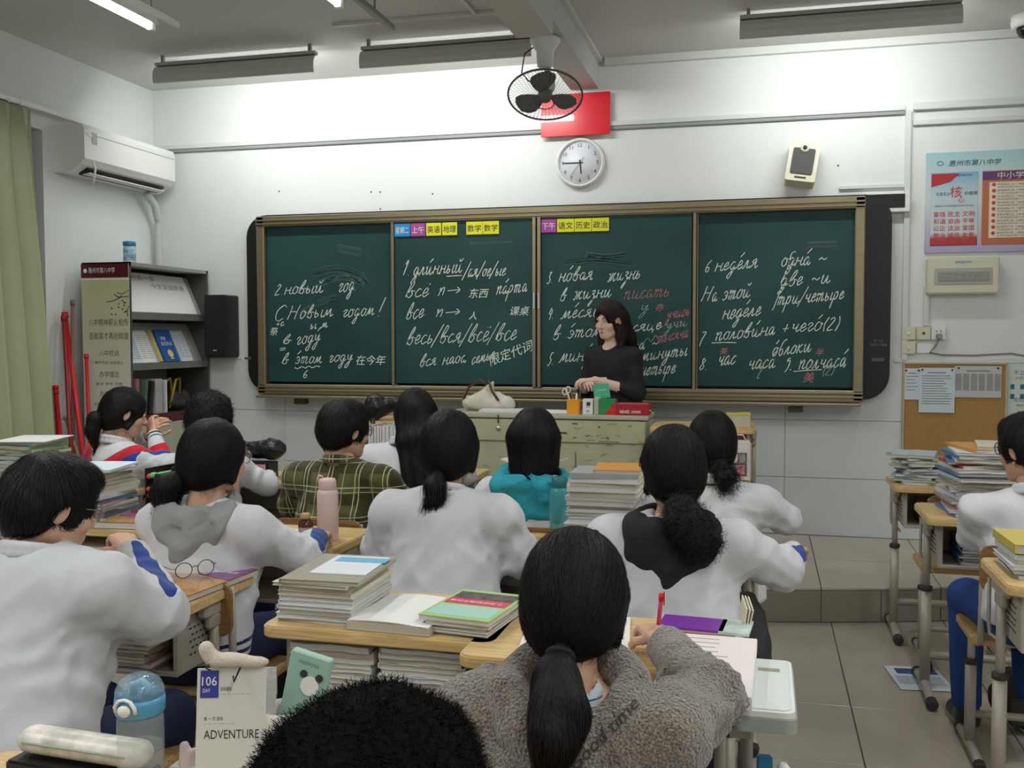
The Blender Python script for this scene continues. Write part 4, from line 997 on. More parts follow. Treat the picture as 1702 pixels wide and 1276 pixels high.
def person(P):
    g = P.get; name = 'person'; res = g('res', .009)
    top = P['top']; lean = g('lean', .10); hd = np.array((g('hx', 0), lean+g('hf', .045), top-.118)); sc = g('scale', 1.0)
    hyaw, hpit, hroll = g('hyaw', 0), g('hpit', -.1), g('hroll', 0)
    sz = top-g('shd', .30); sw = g('sw', .165)
    pel = np.array((0, 0, P.get('seat', .45)+.105)); chest = np.array((0, lean*.98, sz-.10)); neck = np.array((0, lean, sz+.03))
    shl = [np.array((s*sw, lean*.95, sz-.02)) for s in (-1, 1)]
    el = [np.array(g('elL', (-.25, lean+.16, .80))), np.array(g('elR', (.25, lean+.16, .80)))]
    wr = [np.array(g('wrL', (-.12, lean+.36, .80))), np.array(g('wrR', (.12, lean+.36, .80)))]
    stand = g('stand', False); legs = g('legs', True)
    kn = [np.array((s*.11, .42, .50)) for s in (-1, 1)]; an = [np.array((s*.11, .40, .09)) for s in (-1, 1)]; hip = [np.array((s*.09, .03, pel[2]-.02)) for s in (-1, 1)]
    if stand:
        z0 = g('floor', 0); kn = [np.array((s*.085, .03, z0+.44)) for s in (-1, 1)]; an = [np.array((s*.085, .0, z0+.09)) for s in (-1, 1)]; hip = [np.array((s*.085, 0, z0+.80)) for s in (-1, 1)]; pel = np.array((0, 0, z0+.86))
    # ---- the body
    lo = np.minimum.reduce([pel-.3, *[e-.1 for e in el], *[e-.1 for e in wr], np.array((-.3, -.3, .0 if not stand else g('floor', 0)))]); hi = np.maximum.reduce([np.array((.3, .62, sz+.12)), *[e+.1 for e in el], *[e+.1 for e in wr]])
    B = Field(lo, hi, .014)
    def trunk(F, o, k):
        F.ell(pel, (.150+o, .110+o, .11+o), k); F.cone(pel+(0, 0, .05), chest, .108+o, .112+o, k, sq=(1.18, .80, 1)); F.ell(chest+(0, 0, .02), (.150+o, .082+o*.8, .125+o*.5), k)
        for s in (0, 1): F.cone(neck-(0, 0, .055), shl[s]-(0, 0, .012), .048+o*.7, .048+o*.7, k)
    def arms(F, o, k, cut=0):
        for s in (0, 1):
            w_ = wr[s]-(wr[s]-el[s])/max(.01, np.linalg.norm(wr[s]-el[s]))*cut
            e_ = el[s]; F.cone(shl[s]-(0, 0, .012), e_, .046+o, .038+o, k)
            F.cone(e_, w_, .038+o, .027+o*.7, min(k, .02))
    trunk(B, 0, .04); arms(B, 0, .03)
    if legs:
        for s in (0, 1):
            B.cone(hip[s], kn[s], .072, .050, .03); B.cone(kn[s], an[s], .048, .032, .02); B.cone(an[s]+(0, -.02, -.05), an[s]+(0, .12, -.06), .032, .028, .02)
    B.cone(neck-(0, 0, .06), hd+(0, -.02, -.10), .047, .043, .03)
    parts = [(*B.mesh(), 0)]
    Rh = rotz(hyaw) @ rotx(hpit) @ roty(hroll)
    hk = .0042 if g('face') else .0065
    if hk not in _heads: _heads[hk] = head_mesh(hk)
    hv, hq = _heads[hk]; parts.append(((hv*g('hs', 1)) @ Rh.T+hd, hq, 0))
    for s in (0, 1):
        if g('nohands'): break
        sd = -1 if s == 0 else 1; key = (sd, g('curl', .45), g('grip', False) and s == 1)
        if key not in _hands: _hands[key] = hand_mesh(sd, key[1], key[2])
        v, q = _hands[key]; d = wr[s]-el[s]; d /= np.linalg.norm(d); hyw = g('handyaw', (None, None))[s]
        if hyw is not None: d = np.array((-sin(hyw), cos(hyw), 0.)) 
        z = np.array(g('handup', ((0, 0, 1.), (0, 0, 1.)))[s], float); z = z-d*(z@d); z /= np.linalg.norm(z); x = np.cross(d, z)
        M = np.stack([x, d, z], 1); parts.append(((v*g('handscale', .92)) @ M.T+wr[s]+d*.015, q, 0))
    sk = SKINP if g('pale') else SKIN
    body = np_mesh(name, parts, [sk]); body.location = (P['x'], P['y'], g('dz', 0)); body.rotation_euler = (0, 0, P.get('yaw', 0))
    tag(body, P['label'], 'person', g('group'))
    if g('face'): eyes(body, Rh*g('hs', 1), hd, g('closed', False))
    # ---- clothes
    o = g('loose', .024)
    J = Field(lo-.04, hi+.04, res)
    trunk(J, o, .03); arms(J, o*.62, .028, cut=g('sleeve', .03))
    zb = g('hem', pel[2]-.03)
    if g('drape', True):
        J.cone(pel+(0, -.01, -.0), chest+(0, -.0, -.05), .125+o, .10+o, .04, sq=(1.22, .85, 1)); 
    J.noise(g('fold', .0046)*.5, (20, 34, 55), g('seed', 1), (1, 1, .6))
    J.folds(g('fold', .0046), g('seed', 1), [(e_, .26) for e_ in el]+[(pel+(0, -.05, .07), .20)]+[(shl[s]*(.8, 1, 1)+(0, -.03, -.12), .15) for s in (0, 1)])
    J.plane((0, 0, zb), (0, 0, -1))
    col = g('hood', None)
    # open neckline
    J.ell(hd+(0, .02, -.115), (.062, .062, .075), .01, 'cut')
    J.cone(neck+(0, -.012, .0), neck+(0, -.012, .08), .050, .060, .01, mode='cut')
    if g('openhood'): J.cone(neck+(0, -.03, -.03), neck+(0, -.03, .09), .074, .09, .01, mode='cut')
    jm = P['jacket']; attrs = g('attrs', {})
    jk = np_mesh(g('garment', 'jacket'), [(*J.mesh(), 0)], [jm], body, attrs)
    if g('shirt_arms'):
        pass
    if g('collar'):
        cm, up = P['collar']; K = Field(neck-.13, neck+.16, .006)
        for i in range(18):
            a = 2*pi*i/18; b_ = 2*pi*(i+1)/18
            K.cone(neck+np.array((.063*sin(a), -.012+.062*cos(a), .008-.016*cos(a))), neck+np.array((.063*sin(b_), -.012+.062*cos(b_), .008-.016*cos(b_))), .009, .009, .004)
            K.cone(neck+np.array((.058*sin(a), -.012+.057*cos(a), .03*up-.016*cos(a))), neck+np.array((.058*sin(b_), -.012+.057*cos(b_), .03*up-.016*cos(b_))), .007, .007, .015)
        np_mesh('collar', [(*K.mesh(), 0)], [cm], body)
    if col:
        hm, big, lowz = col; K = Field(neck-np.array((.28, .28, .34)), neck+np.array((.28, .2, .18)), .0075)
        # rolled rim around the neck, widening into the bag of the hood that hangs on the back
        ring = []; oh = g('openhood')
        for i in range(21):
            a = -2.55+5.1*i/20; rx = (.085+.035*big)*(1+.15*cos(a)); ring.append(neck+np.array((rx*sin(a), -.010-(.075+.03*big)*cos(a), .012-.012*(1-cos(a))-(.03+(.05 if g('openhood') else 0))*cos(a))))
        if oh:
            ring = []
            for i in range(25):
                a = -2.7+5.4*i/24; c_ = (1+cos(a))/2; ring.append((neck+np.array((.112*sin(a), -.012-.085*cos(a), .055-.115*c_)), .030+.012*c_))
            for (a, r0), (b_, r1) in zip(ring, ring[1:]): K.cone(a, b_, r0, r1, .012)
            for s in (-1, 1): K.cone(neck+(s*.10, -.04, .0), neck+(s*.03, -.10, -.075), .040, .044, .02)
        else:
            for a, b_ in zip(ring, ring[1:]): K.cone(a, b_, .022+.010*big, .022+.010*big, .012)
        if not oh: K.ell(neck+(0, -.085, -.045-lowz*.4), (.115+.03*big, .050, .075+lowz*.55), .03)
        if not oh: K.cone(neck+(-.10, -.06, .0), neck+(0, -.115, -.10-lowz), .030, .030, .04); K.cone(neck+(.10, -.06, .0), neck+(0, -.115, -.10-lowz), .030, .030, .04)
        if not oh: K.cone(neck+(-.075, -.085, -.02), neck+(.0, -.135, -.06-lowz*.8), .014, .016, .015); K.cone(neck+(.075, -.085, -.02), neck+(0, -.135, -.06-lowz*.8), .014, .016, .015)
        K.ell(neck+(0, -.03, .055), (.066, .062, .085), .02, 'cut')
        K.noise(.002, (35, 60, 90), g('seed', 1)+9); K.folds(g('hoodfold', .004), g('seed', 1)+5, [(neck+(0, -.05, .06), .30), (neck+(.15, -.05, 0), .2)])
        np_mesh('hood', [(*K.mesh(), 0)], [hm], body)
        if g('hoodtext'):                         # embroidery that follows the pile of the hood
            me = text_mesh('Good time', .029, .15); bm_ = bmesh.new(); bm_.from_mesh(me)
            bmesh.ops.subdivide_edges(bm_, edges=bm_.edges, cuts=1); bm_.transform(Matrix.Translation((.035, -.26, .778)) @ W @ Matrix.Rotation(radians(43), 4, 'Z'))
            co = np.array([v.co for v in bm_.verts])
            for it_ in range(60):
                d_ = np.minimum(K.sample(co), J.sample(co)); co[:, 1] += np.clip(np.minimum(d_, .02)-.0035, -.005, .012)
            for v, c_ in zip(bm_.verts, co): v.co = c_
            make('embroidery', bm_, INK, body)
    if g('tee'):
        K = Field(neck-.16, neck+.12, .006); K.cone(neck+(0, -.012, -.085), neck+(0, -.022, .035), .088, .052, .01, sq=(1, .85, 1)); K.cone(neck+(0, -.015, .0), neck+(0, -.03, .09), .046, .060, .005, mode='cut')
        np_mesh('striped_shirt', [(*K.mesh(), 0)], [TEEB], body, {'m1': lambda V: .0022-np.minimum(np.abs(V[:, 2]-neck[2]-.006), np.abs(V[:, 2]-neck[2]+.008))})
    if g('hemband'):
        K = Field(pel-np.array((.28, .25, .2)), pel+np.array((.28, .25, .25)), .010)
        K.cone(pel+(0, -.01, -.0), pel+(0, -.01, .06), .135+o, .135+o, .02, sq=(1.2, .92, 1)); K.plane((0, 0, zb+.035), (0, 0, 1)); K.plane((0, 0, zb-.02), (0, 0, -1))
        np_mesh('hem_band', [(*K.mesh(), 0)], [P['hemband']], body, {'m1': lambda V: .0035-np.abs(V[:, 2]-zb-.018), 'm2': lambda V: .0035-np.abs(V[:, 2]-zb-.0)})
    if legs:
        T = Field(np.minimum.reduce([hip[0]-.2, an[0]-.1]), np.maximum.reduce([hip[1]+.2, kn[1]+.12, an[1]+.15]), .012)
        T.ell(pel-(0, 0, .03), (.165, .13, .09), .03)
        for s in (0, 1): T.cone(hip[s], kn[s], .088, .066, .03); T.cone(kn[s], an[s]+(0, 0, .02), .066, .052, .02)
        T.noise(.003, (25, 45), 3); T.plane((0, 0, an[0][2]-.005), (0, 0, -1))
        np_mesh('trousers', [(*T.mesh(), 0)], [g('trousers', TROUSER)], body)
        for s in (0, 1):
            T = Field(an[s]-np.array((.08, .12, .12)), an[s]+np.array((.08, .22, .08)), .007); z_ = an[s][2]-.09
            T.cone((an[s][0], -.02+an[s][1], z_+.045), (an[s][0], .12+an[s][1], z_+.035), .043, .040, .02); T.cone(an[s]+(0, -.01, -.03), an[s]+(0, -.01, .0), .043, .043, .02); T.plane((0, 0, z_+.002), (0, 0, -1))
            zz = z_+.025
            np_mesh('shoe', [(*T.mesh(), 0)], [g('shoes', SHOE)], body, {'m1': lambda V: zz-V[:, 2]})
    # ---- hair
    hair(body, P, hd, Rh, neck)
    if g('glasses'): glasses(body, P, hd, Rh, g('glasses'))
    return body
SHOE = layered('black_white_shoe', (.03, .03, .035), [('m1', (.7, .7, .7))], rough=.5)

def hair(body, P, hd, Rh, neck):
    st = P['hair']; g = P.get; h = .005; k = g('hairsize', 1.0); m = g('haircol', HAIR)
    tr = lambda v: Rh @ (np.array(v, float)*k)+hd
    zlow = {'bob': -.30, 'long': -.48, 'pony': -.18, 'bun': -.18, 'short': -.14, 'curl': -.14, 'boy': -.14, 'teacher': -.42}[st]
    F = Field(hd+np.array((-.17, -.20, zlow)), hd+np.array((.17, .17, .17)), h)
    def E(c, r, kk=.02, mode='add'): F.ell(tr(c), np.array(r)*k, kk, mode, M=Rh.T)
    def Cn(a, b, r1, r2, kk=.02, mode='add', sq=None): F.cone(tr(a), tr(b), r1*k, r2*k, kk, mode=mode, sq=sq)
    vol = {'curl': .010, 'boy': .003}.get(st, 0)
    E((0, -.014, .020), (.090+vol, .108+vol, .104+vol))
    if st in ('short', 'curl', 'boy'):
        E((0, -.045, -.015), (.080+vol, .072+vol, .080)); 
        E((0, .04, .075), (.062, .055, .035), .03)
        E((0, .125, -.055), (.075, .085, .095), .012, 'cut'); E((0, .03, -.115), (.14, .10, .075), .02, 'cut')
        for s in (-1, 1): E((s*.088, .004, -.028), (.022, .026, .034), .01, 'cut')
        E((0, -.075, -.150), (.1, .09, .05), .02, 'cut')
    elif st in ('pony', 'bun'):
        E((0, -.040, -.03), (.084, .080, .085), .03)
        if not g('bare'):
            for s in (-1, 1): Cn((s*.070, .02, .01), (s*.072, .012, -.085), .020, .010, .02)
        E((0, .135, -.05), (.078, .085, .11), .012, 'cut'); 
        if g('ears', False):
            for s in (-1, 1): E((s*.092, .010, -.022), (.024, .028, .036), .01, 'cut')
        E((0, .02, -.13), (.13, .09, .055), .02, 'cut')
    elif st == 'bob':
        for s in (-1, 1): Cn((s*.060, -.01, .0), (s*.068, -.01, -.145), .042, .030, .03)
        Cn((-.045, -.055, -.0), (-.045, -.065, -.150), .055, .034, .03); Cn((.045, -.055, -.0), (.045, -.065, -.150), .055, .034, .03); Cn((0, -.07, 0), (0, -.080, -.145), .05, .036, .03)
        E((0, .135, -.06), (.072, .085, .12), .012, 'cut')
    elif st in ('long', 'teacher'):
        L_ = g('hairlen', .33)
        for s in (-1, 1):
            Cn((s*.060, -.005, .0), (s*.070, -.01, -.10), .036, .030, .03); 
            Cn((s*.068, -.015, -.08), (s*.085, (.045 if st == 'teacher' else -.10), -L_*(.80 if st == 'teacher' else 1)), .032, .016, .03)
        for x in (-.045, 0, .045): Cn((x, -.06, 0), (x*1.1, -.105, -.13), .05, .040, .03); Cn((x*1.1, -.105, -.13), (x*1.3, -.165, -L_), .040, .022, .03)
        E((0, .135, -.050), (.074 if st == 'teacher' else .07, .085, .130), .012, 'cut')
        if st == 'teacher':
            E((-.084, .02, -.012), (.02, .03, .030), .01, 'cut')
    if st in ('curl', 'boy', 'short'): F.noise(.0035 if st == 'curl' else .0018, (70, 110, 160), g('seed', 1)+2)
    else: F.noise(.0014, (90, 150, 220), g('seed', 1)+2, (1, 1, .25))
    V, Q = F.mesh(); parts = [(V, Q, 0)]; n = g('nstrand', 1500)
    mode = {'pony': 'pony', 'bun': 'pony', 'bob': 'down', 'long': 'down', 'teacher': 'down', 'short': 'short', 'boy': 'short', 'curl': 'curl'}[st]
    tiep = tr(g('tie', (0, -.105, -.055)))
    sv = strands(F, V, n, mode, {'pony': .12, 'down': .12, 'short': .05, 'curl': g('curllen', .030)}[mode], tr((0, -.01, .02)), m, None, g('seed', 1), tie=tiep,
                 lift={'pony': .004, 'down': .004, 'short': .008, 'curl': g('curllift', .007)}[mode], wav=.004 if mode == 'curl' else 0, wd=g('swd', .0011), steps=6)
    if st in ('short', 'curl', 'boy'):
        parts.append((*sv, 0))
    else: parts.append((*sv, 0))
    if st in ('pony', 'bob', 'long', 'bun'):         # flyaways at the silhouette and nape
        low = lambda X: X[:, 2] < tr((0, 0, -.04))[2]
        parts.append((*strands(F, V, 260, 'down', .09, tr((0, 0, 0)), m, None, 5+g('seed', 1), lift=.016, wd=.0006, reg=low, drop=.002), 0))
    np_mesh('hair', parts, [m], body)
    if st in ('pony', 'bun') and g('tail'):
        tl = g('tail'); K = None; pts = [tiep if i == 0 else tiep+np.array(p) for i, p in enumerate([(0, 0, 0)]+list(tl['pts']))]; rs = tl['r']
        lo = np.min(pts, 0)-.10; hi = np.max(pts, 0)+.10; K = Field(lo, hi, .005)
        for i in range(len(pts)-1): K.cone(pts[i], pts[i+1], rs[i], rs[i+1], .02, sq=tl.get('sq'))
        K.noise(.003, (60, 90, 140), g('seed', 1)+4, (1, 1, .3))
        V2, Q2 = K.mesh(); pr = [(V2, Q2, 0)]
        pr.append((*strands(K, V2, tl.get('n', 700), 'down' if not tl.get('curly') else 'curl', .10, pts[0], m, None, g('seed', 1)+3, lift=tl.get('lift', .006), wd=.0011, drop=tl.get('drop', .002)), 0))
        np_mesh('ponytail', pr, [m], body)
    if g('tie_col') is not None:
        b = BM(); d = np.array(g('tail')['pts'][0], float); d /= np.linalg.norm(d); c = Vector(tiep+d*.012)
        z = Vector(d); x = z.orthogonal().normalized(); y = z.cross(x); r_ = g('tail')['r'][0]+.004
        path(b, [c+(x*cos(2*pi*i/16)+y*sin(2*pi*i/16))*r_ for i in range(16)], .006, n=6, closed=True); make('hair_tie', b, g('tie_col'), body)
def glasses(body, P, hd, Rh, m, wire=.0014):
    b = BM(); M = Matrix(Rh.tolist()).to_4x4(); M.translation = Vector(hd)
    for s in (-1, 1):
        path(b, [(s*.032+.024*cos(a), .104-.012*abs(cos(a))*(1 if s*cos(a) > 0 else 0), .002+.020*sin(a)) for a in np.linspace(0, 2*pi, 18)[:-1]], wire, n=5, closed=True)
        path(b, [(s*.056, .094, .008), (s*.070, .07, .008), (s*.079, .0, .004), (s*.076, -.02, -.008)], wire, n=5)
    path(b, [(-.010, .104, .006), (0, .108, .009), (.010, .104, .006)], wire, n=5); xf(b, M)
    o = make('glasses', b, m, body)
    b = BM()
    for s in (-1, 1): lathe(b, [(.0235, 0), (.0235, .0008)], n=18, M=Matrix.Rotation(-pi/2, 4, 'X'), c=(s*.032, .101, .002))
    xf(b, M); make('lens', b, GLASS, o)
UNI = layered('uniform_white', (.58, .59, .62), [('blue', (.012, .05, .26)), ('hem', (.012, .02, .10))])
UNI2 = layered('uniform_white_plain', (.60, .61, .64), [('blue', (.015, .06, .33))])
UNI7 = layered('uniform_chevron', (.62, .63, .66), [('blue', (.01, .06, .36)), ('red', (.55, .015, .03)), ('cuff', (.012, .02, .09))])
FLEECE = layered('fleece', (.31, .265, .215), [], fleece=True, rough=1, sheen=.6)
PLAIDM = layered('plaid_flannel', (.085, .085, .025), [], plaid=True)
TEAL = mat('teal_fleece', (.02, .30, .38), .85, var=.12, vscale=14, bump=.2, bscale=300)
BLK = mat('black_cloth', (.010, .010, .012), .8, bump=.25, bscale=250)
GREYC = mat('grey_jersey', (.30, .31, .31), .9, bump=.3, bscale=350)
HEMB = layered('hem_stripes', (.55, .56, .60), [('m1', (.012, .02, .10)), ('m2', (.012, .02, .10))])
TEEB = layered('striped_collar', (.60, .64, .68), [('m1', (.03, .12, .30))])
WIRE = mat('glasses_wire', (.35, .30, .24), .3, metal=.9)
DWIRE = mat('dark_glasses', (.02, .02, .02), .3)
HEM = lambda V: .0055-np.minimum(np.abs(V[:, 2]-.555), np.abs(V[:, 2]-.580))
NONE = {'blue': lambda V: V[:, 0]*0-1}
people = {}
def mk(key, **P):
    hx, hy = P.pop('head'); P['y'] = hy; P['x'] = hx
    d = P.get('lean', .10)+P.get('hf', .045); yw = P.get('yaw', 0)
    P['x'] = hx+sin(yw)*d-cos(yw)*P.get('hx', 0); P['y'] = hy-cos(yw)*d-sin(yw)*P.get('hx', 0)
    people[key] = person(P); return people[key]

mk('fleece', head=(-.32, 1.72), top=1.125, label='student in a grey teddy fleece hoodie with a low ponytail writing', jacket=FLEECE, loose=.050, fold=.007, seed=2,
   hood=(FLEECE, 1.7, .05), elR=(.225, .28, .80), wrR=(.115, .55, .815), hoodtext=1, elL=(-.20, .24, .765), wrL=(-.06, .46, .785), grip=True, hair='pony', tie=(0, -.105, -.085), bare=False,
   tail=dict(pts=[(0, -.045, -.03), (.010, -.080, -.07), (.008, -.105, -.105), (-.012, -.115, -.155)], r=[.017, .031, .044, .034, .006], sq=(1, .75, 1), n=1100, lift=.004), tie_col=BLK, nstrand=2600, hairsize=1.02, res=.008, hem=.5,
   hpit=-.25, sleeve=.05, tee=True, openhood=True, hoodfold=.003)
mk('hooded', head=(-.25, 2.87), top=1.215, label='student in white uniform with a black hood and bushy curled ponytail', jacket=UNI, seed=3, loose=.042, hoodfold=.002, sw=.175,
   hood=(BLK, .55, .06), elR=(.31, .20, .80), wrR=(.36, .42, .80), elL=(-.24, .22, .80), wrL=(-.10, .42, .79), hair='pony', tie=(0, -.10, -.085), ears=True, yaw=.05, hyaw=.25,
   tail=dict(pts=[(.005, -.04, -.025), (.02, -.07, -.06), (.05, -.08, -.10), (.09, -.08, -.10)], r=[.022, .042, .055, .050, .022], curly=True, n=1500, lift=.010, drop=.0), tie_col=BLK, nstrand=2200, res=.009,
   hem=.53, attrs={'hem': HEM, 'blue': lambda V: .030-dist_seg(V, (.36, .26, .835), (.41, .38, .83))})
mk('bun', head=(-.97, 3.02), top=1.235, label='student in plain white uniform with loose low bun, seen squarely from behind', jacket=UNI2, seed=4, loose=.046, sw=.175,
   collar=(UNI2, 1.1), hair='bun', tie=(-.005, -.105, -.085), tail=dict(pts=[(-.005, -.015, -.03), (-.005, -.02, -.07), (-.03, -.02, -.11), (-.02, -.02, -.14)], r=[.018, .03, .026, .012, .004], n=500, lift=.02),
   nstrand=2200, hem=.5, attrs=NONE, elL=(-.235, .13, .78), elR=(.235, .13, .78))
mk('greyhood', head=(-1.655, 2.76), top=1.215, label='student in white uniform with a grey hood and dark bun, writing', jacket=UNI, seed=5, loose=.042, sw=.17, yaw=-.12, hyaw=-.2,
   hood=(GREYC, .55, .035), hoodfold=.006, elR=(.26, .22, .79), wrR=(.19, .42, .80), elL=(-.24, .22, .79), wrL=(-.08, .42, .79), hair='bun', tie=(-.04, -.095, -.07), 
   tail=dict(pts=[(-.03, -.02, -.02), (-.055, -.02, -.04), (-.02, -.02, -.06)], r=[.028, .034, .030, .02], n=500, lift=.012), nstrand=2200, res=.009, hem=.53, glasses=WIRE,
   attrs={'hem': HEM, 'blue': lambda V: .036-dist_seg(V, (.285, .28, .82), (.22, .42, .835))}, curl=.6)
mk('boy_left', head=(-1.60, 1.96), top=1.20, label='short-haired student with round glasses and white uniform at the left edge', jacket=UNI, seed=6, loose=.056, sw=.19, yaw=-.10, hyaw=-.42, lean=.12,
   shd=.262, elR=(.24, .22, .84), wrR=(.05, .36, .93), elL=(-.26, .22, .80), wrL=(-.10, .42, .82), hair='short', nstrand=3200, res=.009, hem=.53, glasses=WIRE, face=True, seat=.45,
   attrs={'hem': HEM, 'blue': lambda V: .029-dist_seg(V, (.27, .22, .885), (.10, .335, .985))}, hpit=-.3, collar=(UNI2, .9), curl=.8)
top7 = .765
mk('chevron', head=(-3.0, 4.2), top=1.225, label='student in white jacket with red and blue chevron stripes, hands raised to mouth', jacket=UNI7, seed=7, loose=.032, sw=.165, yaw=-.40, hyaw=-.40, face=True,
   elR=(.24, .20, .84), wrR=(.055, .26, 1.0), elL=(-.16, .24, .84), wrL=(-.01, .27, .985), handup=((0, -1., .2), (0, -1., .2)), hair='pony', ears=True, tie=(0, -.10, -.04), collar=(UNI2, 1.0),
   tail=dict(pts=[(-.0, -.035, -.01), (0, -.05, -.06), (.0, -.035, -.13)], r=[.022, .036, .03, .014], n=400), tie_col=BLK, nstrand=1400, hpit=-.25,
   attrs={'red': lambda V: np.minimum(.030-np.abs(V[:, 2]-top7-.065-np.abs(V[:, 0])*.62), .225-np.abs(V[:, 0])), 'blue': lambda V: np.minimum(.035-np.abs(V[:, 2]-top7-np.abs(V[:, 0])*.62), .225-np.abs(V[:, 0])),
          'cuff': lambda V: np.maximum(.004-np.abs(np.linalg.norm(V-np.array((.055, .26, 1.0)), axis=1)-.045), .004-np.abs(np.linalg.norm(V-np.array((.055, .26, 1.0)), axis=1)-.062))})
mk('curly', head=(-2.43, 4.02), top=1.215, label='curly-haired student in white uniform mostly hidden behind the grey-hooded one', jacket=UNI2, seed=8, attrs=NONE, collar=(NAVY, .9),
   elL=(-.27, .16, .80), elR=(.25, .2, .8), hair='curl', nstrand=2600, curllift=.006, res=.011)
mk('plaid', head=(-1.64, 3.72), top=1.215, label='short-haired student in an olive plaid flannel shirt', jacket=PLAIDM, garment='shirt', seed=9, sw=.175, hyaw=-.55, shd=.285, collar=(PLAIDM, .8), loose=.03,
   elL=(-.25, .16, .78), elR=(.27, .18, .78), hair='boy', nstrand=2200, res=.009, glasses=DWIRE, trousers=BLK, face=True, hpit=-.12)
mk('longhair', head=(-1.60, 4.48), top=1.225, label='student with very long straight black hair beside the lectern', jacket=UNI2, attrs=NONE, seed=10, hroll=-.22, hx=.05, collar=(UNI2, .9),
   hair='long', hairlen=.40, nstrand=1800, res=.011)
mk('teal', head=(-.86, 3.76), top=1.195, label='student with a black bob and a bright teal hood over white', jacket=UNI2, attrs=NONE, seed=11, hood=(TEAL, 1.15, .10), hoodfold=.009, hair='bob', nstrand=2200, res=.010,
   elL=(-.24, .2, .79), elR=(.24, .2, .79))
mk('behind', head=(-.185, 3.78), top=1.19, label='student in white uniform with loosely gathered hair beyond the black-hooded one', jacket=UNI2, attrs=NONE, seed=12, sw=.175, loose=.036, collar=(UNI2, .9),
   hair='pony', tie=(.02, -.095, -.08), tail=dict(pts=[(.02, -.02, -.04), (.015, -.02, -.08)], r=[.03, .035, .014], n=500, lift=.018, curly=True), nstrand=1800, hyaw=.15, elR=(.27, .18, .79), hairsize=1.0)
mk('boy_right', head=(.885, 3.72), top=1.205, label='student with glasses and white shirt cut off by the right edge', jacket=UNI2, attrs=NONE, seed=13, sw=.18, yaw=.10, hyaw=.50, face=True, glasses=DWIRE,
   collar=(UNI2, .9), elL=(-.175, .16, .78), wrL=(-.04, .36, .79), hair='boy', nstrand=1600, trousers=mat('trouser_blue', (.01, .05, .22), .8), res=.009, hpit=-.12)
mk('teacher', head=(-.925, 6.12), top=1.695, label='long-haired teacher in a black blouse standing behind the lectern with clasped hands', jacket=BLK, garment='blouse', seed=14, stand=True, floor=.18, shd=.315, sw=.150, lean=.04, hf=.03,
   yaw=2.65, hyaw=-.06, hpit=-.18, elL=(-.20, .05, 1.13), wrL=(.0, .225, 1.205), elR=(.20, .06, 1.13), wrR=(.075, .225, 1.19), sleeve=.16, hem=.98, loose=.017, fold=.0012, pale=True, face=True, closed=True,
   handup=((0, .3, 1.), (0, .3, 1.)), handyaw=(-.7, .9), curl=.55, hair='teacher', hairlen=.30, haircol=HAIRB, nstrand=2200, trousers=BLK, res=.008, handscale=.86)
FRONTH = mat('matte_black_hair', (.006, .0055, .0055), .8, spec=.08)
mk('front', haircol=FRONTH, head=(-.355, .86), top=1.100, label='back of a fuzzy dark head closest to the camera at the bottom', jacket=BLK, seed=15, hair='curl', nstrand=24000, curllen=.014, curllift=.004, hairsize=1.16, hpit=-.2, res=.012, swd=.0007,
   elL=(-.24, .2, .79), elR=(.24, .2, .79))
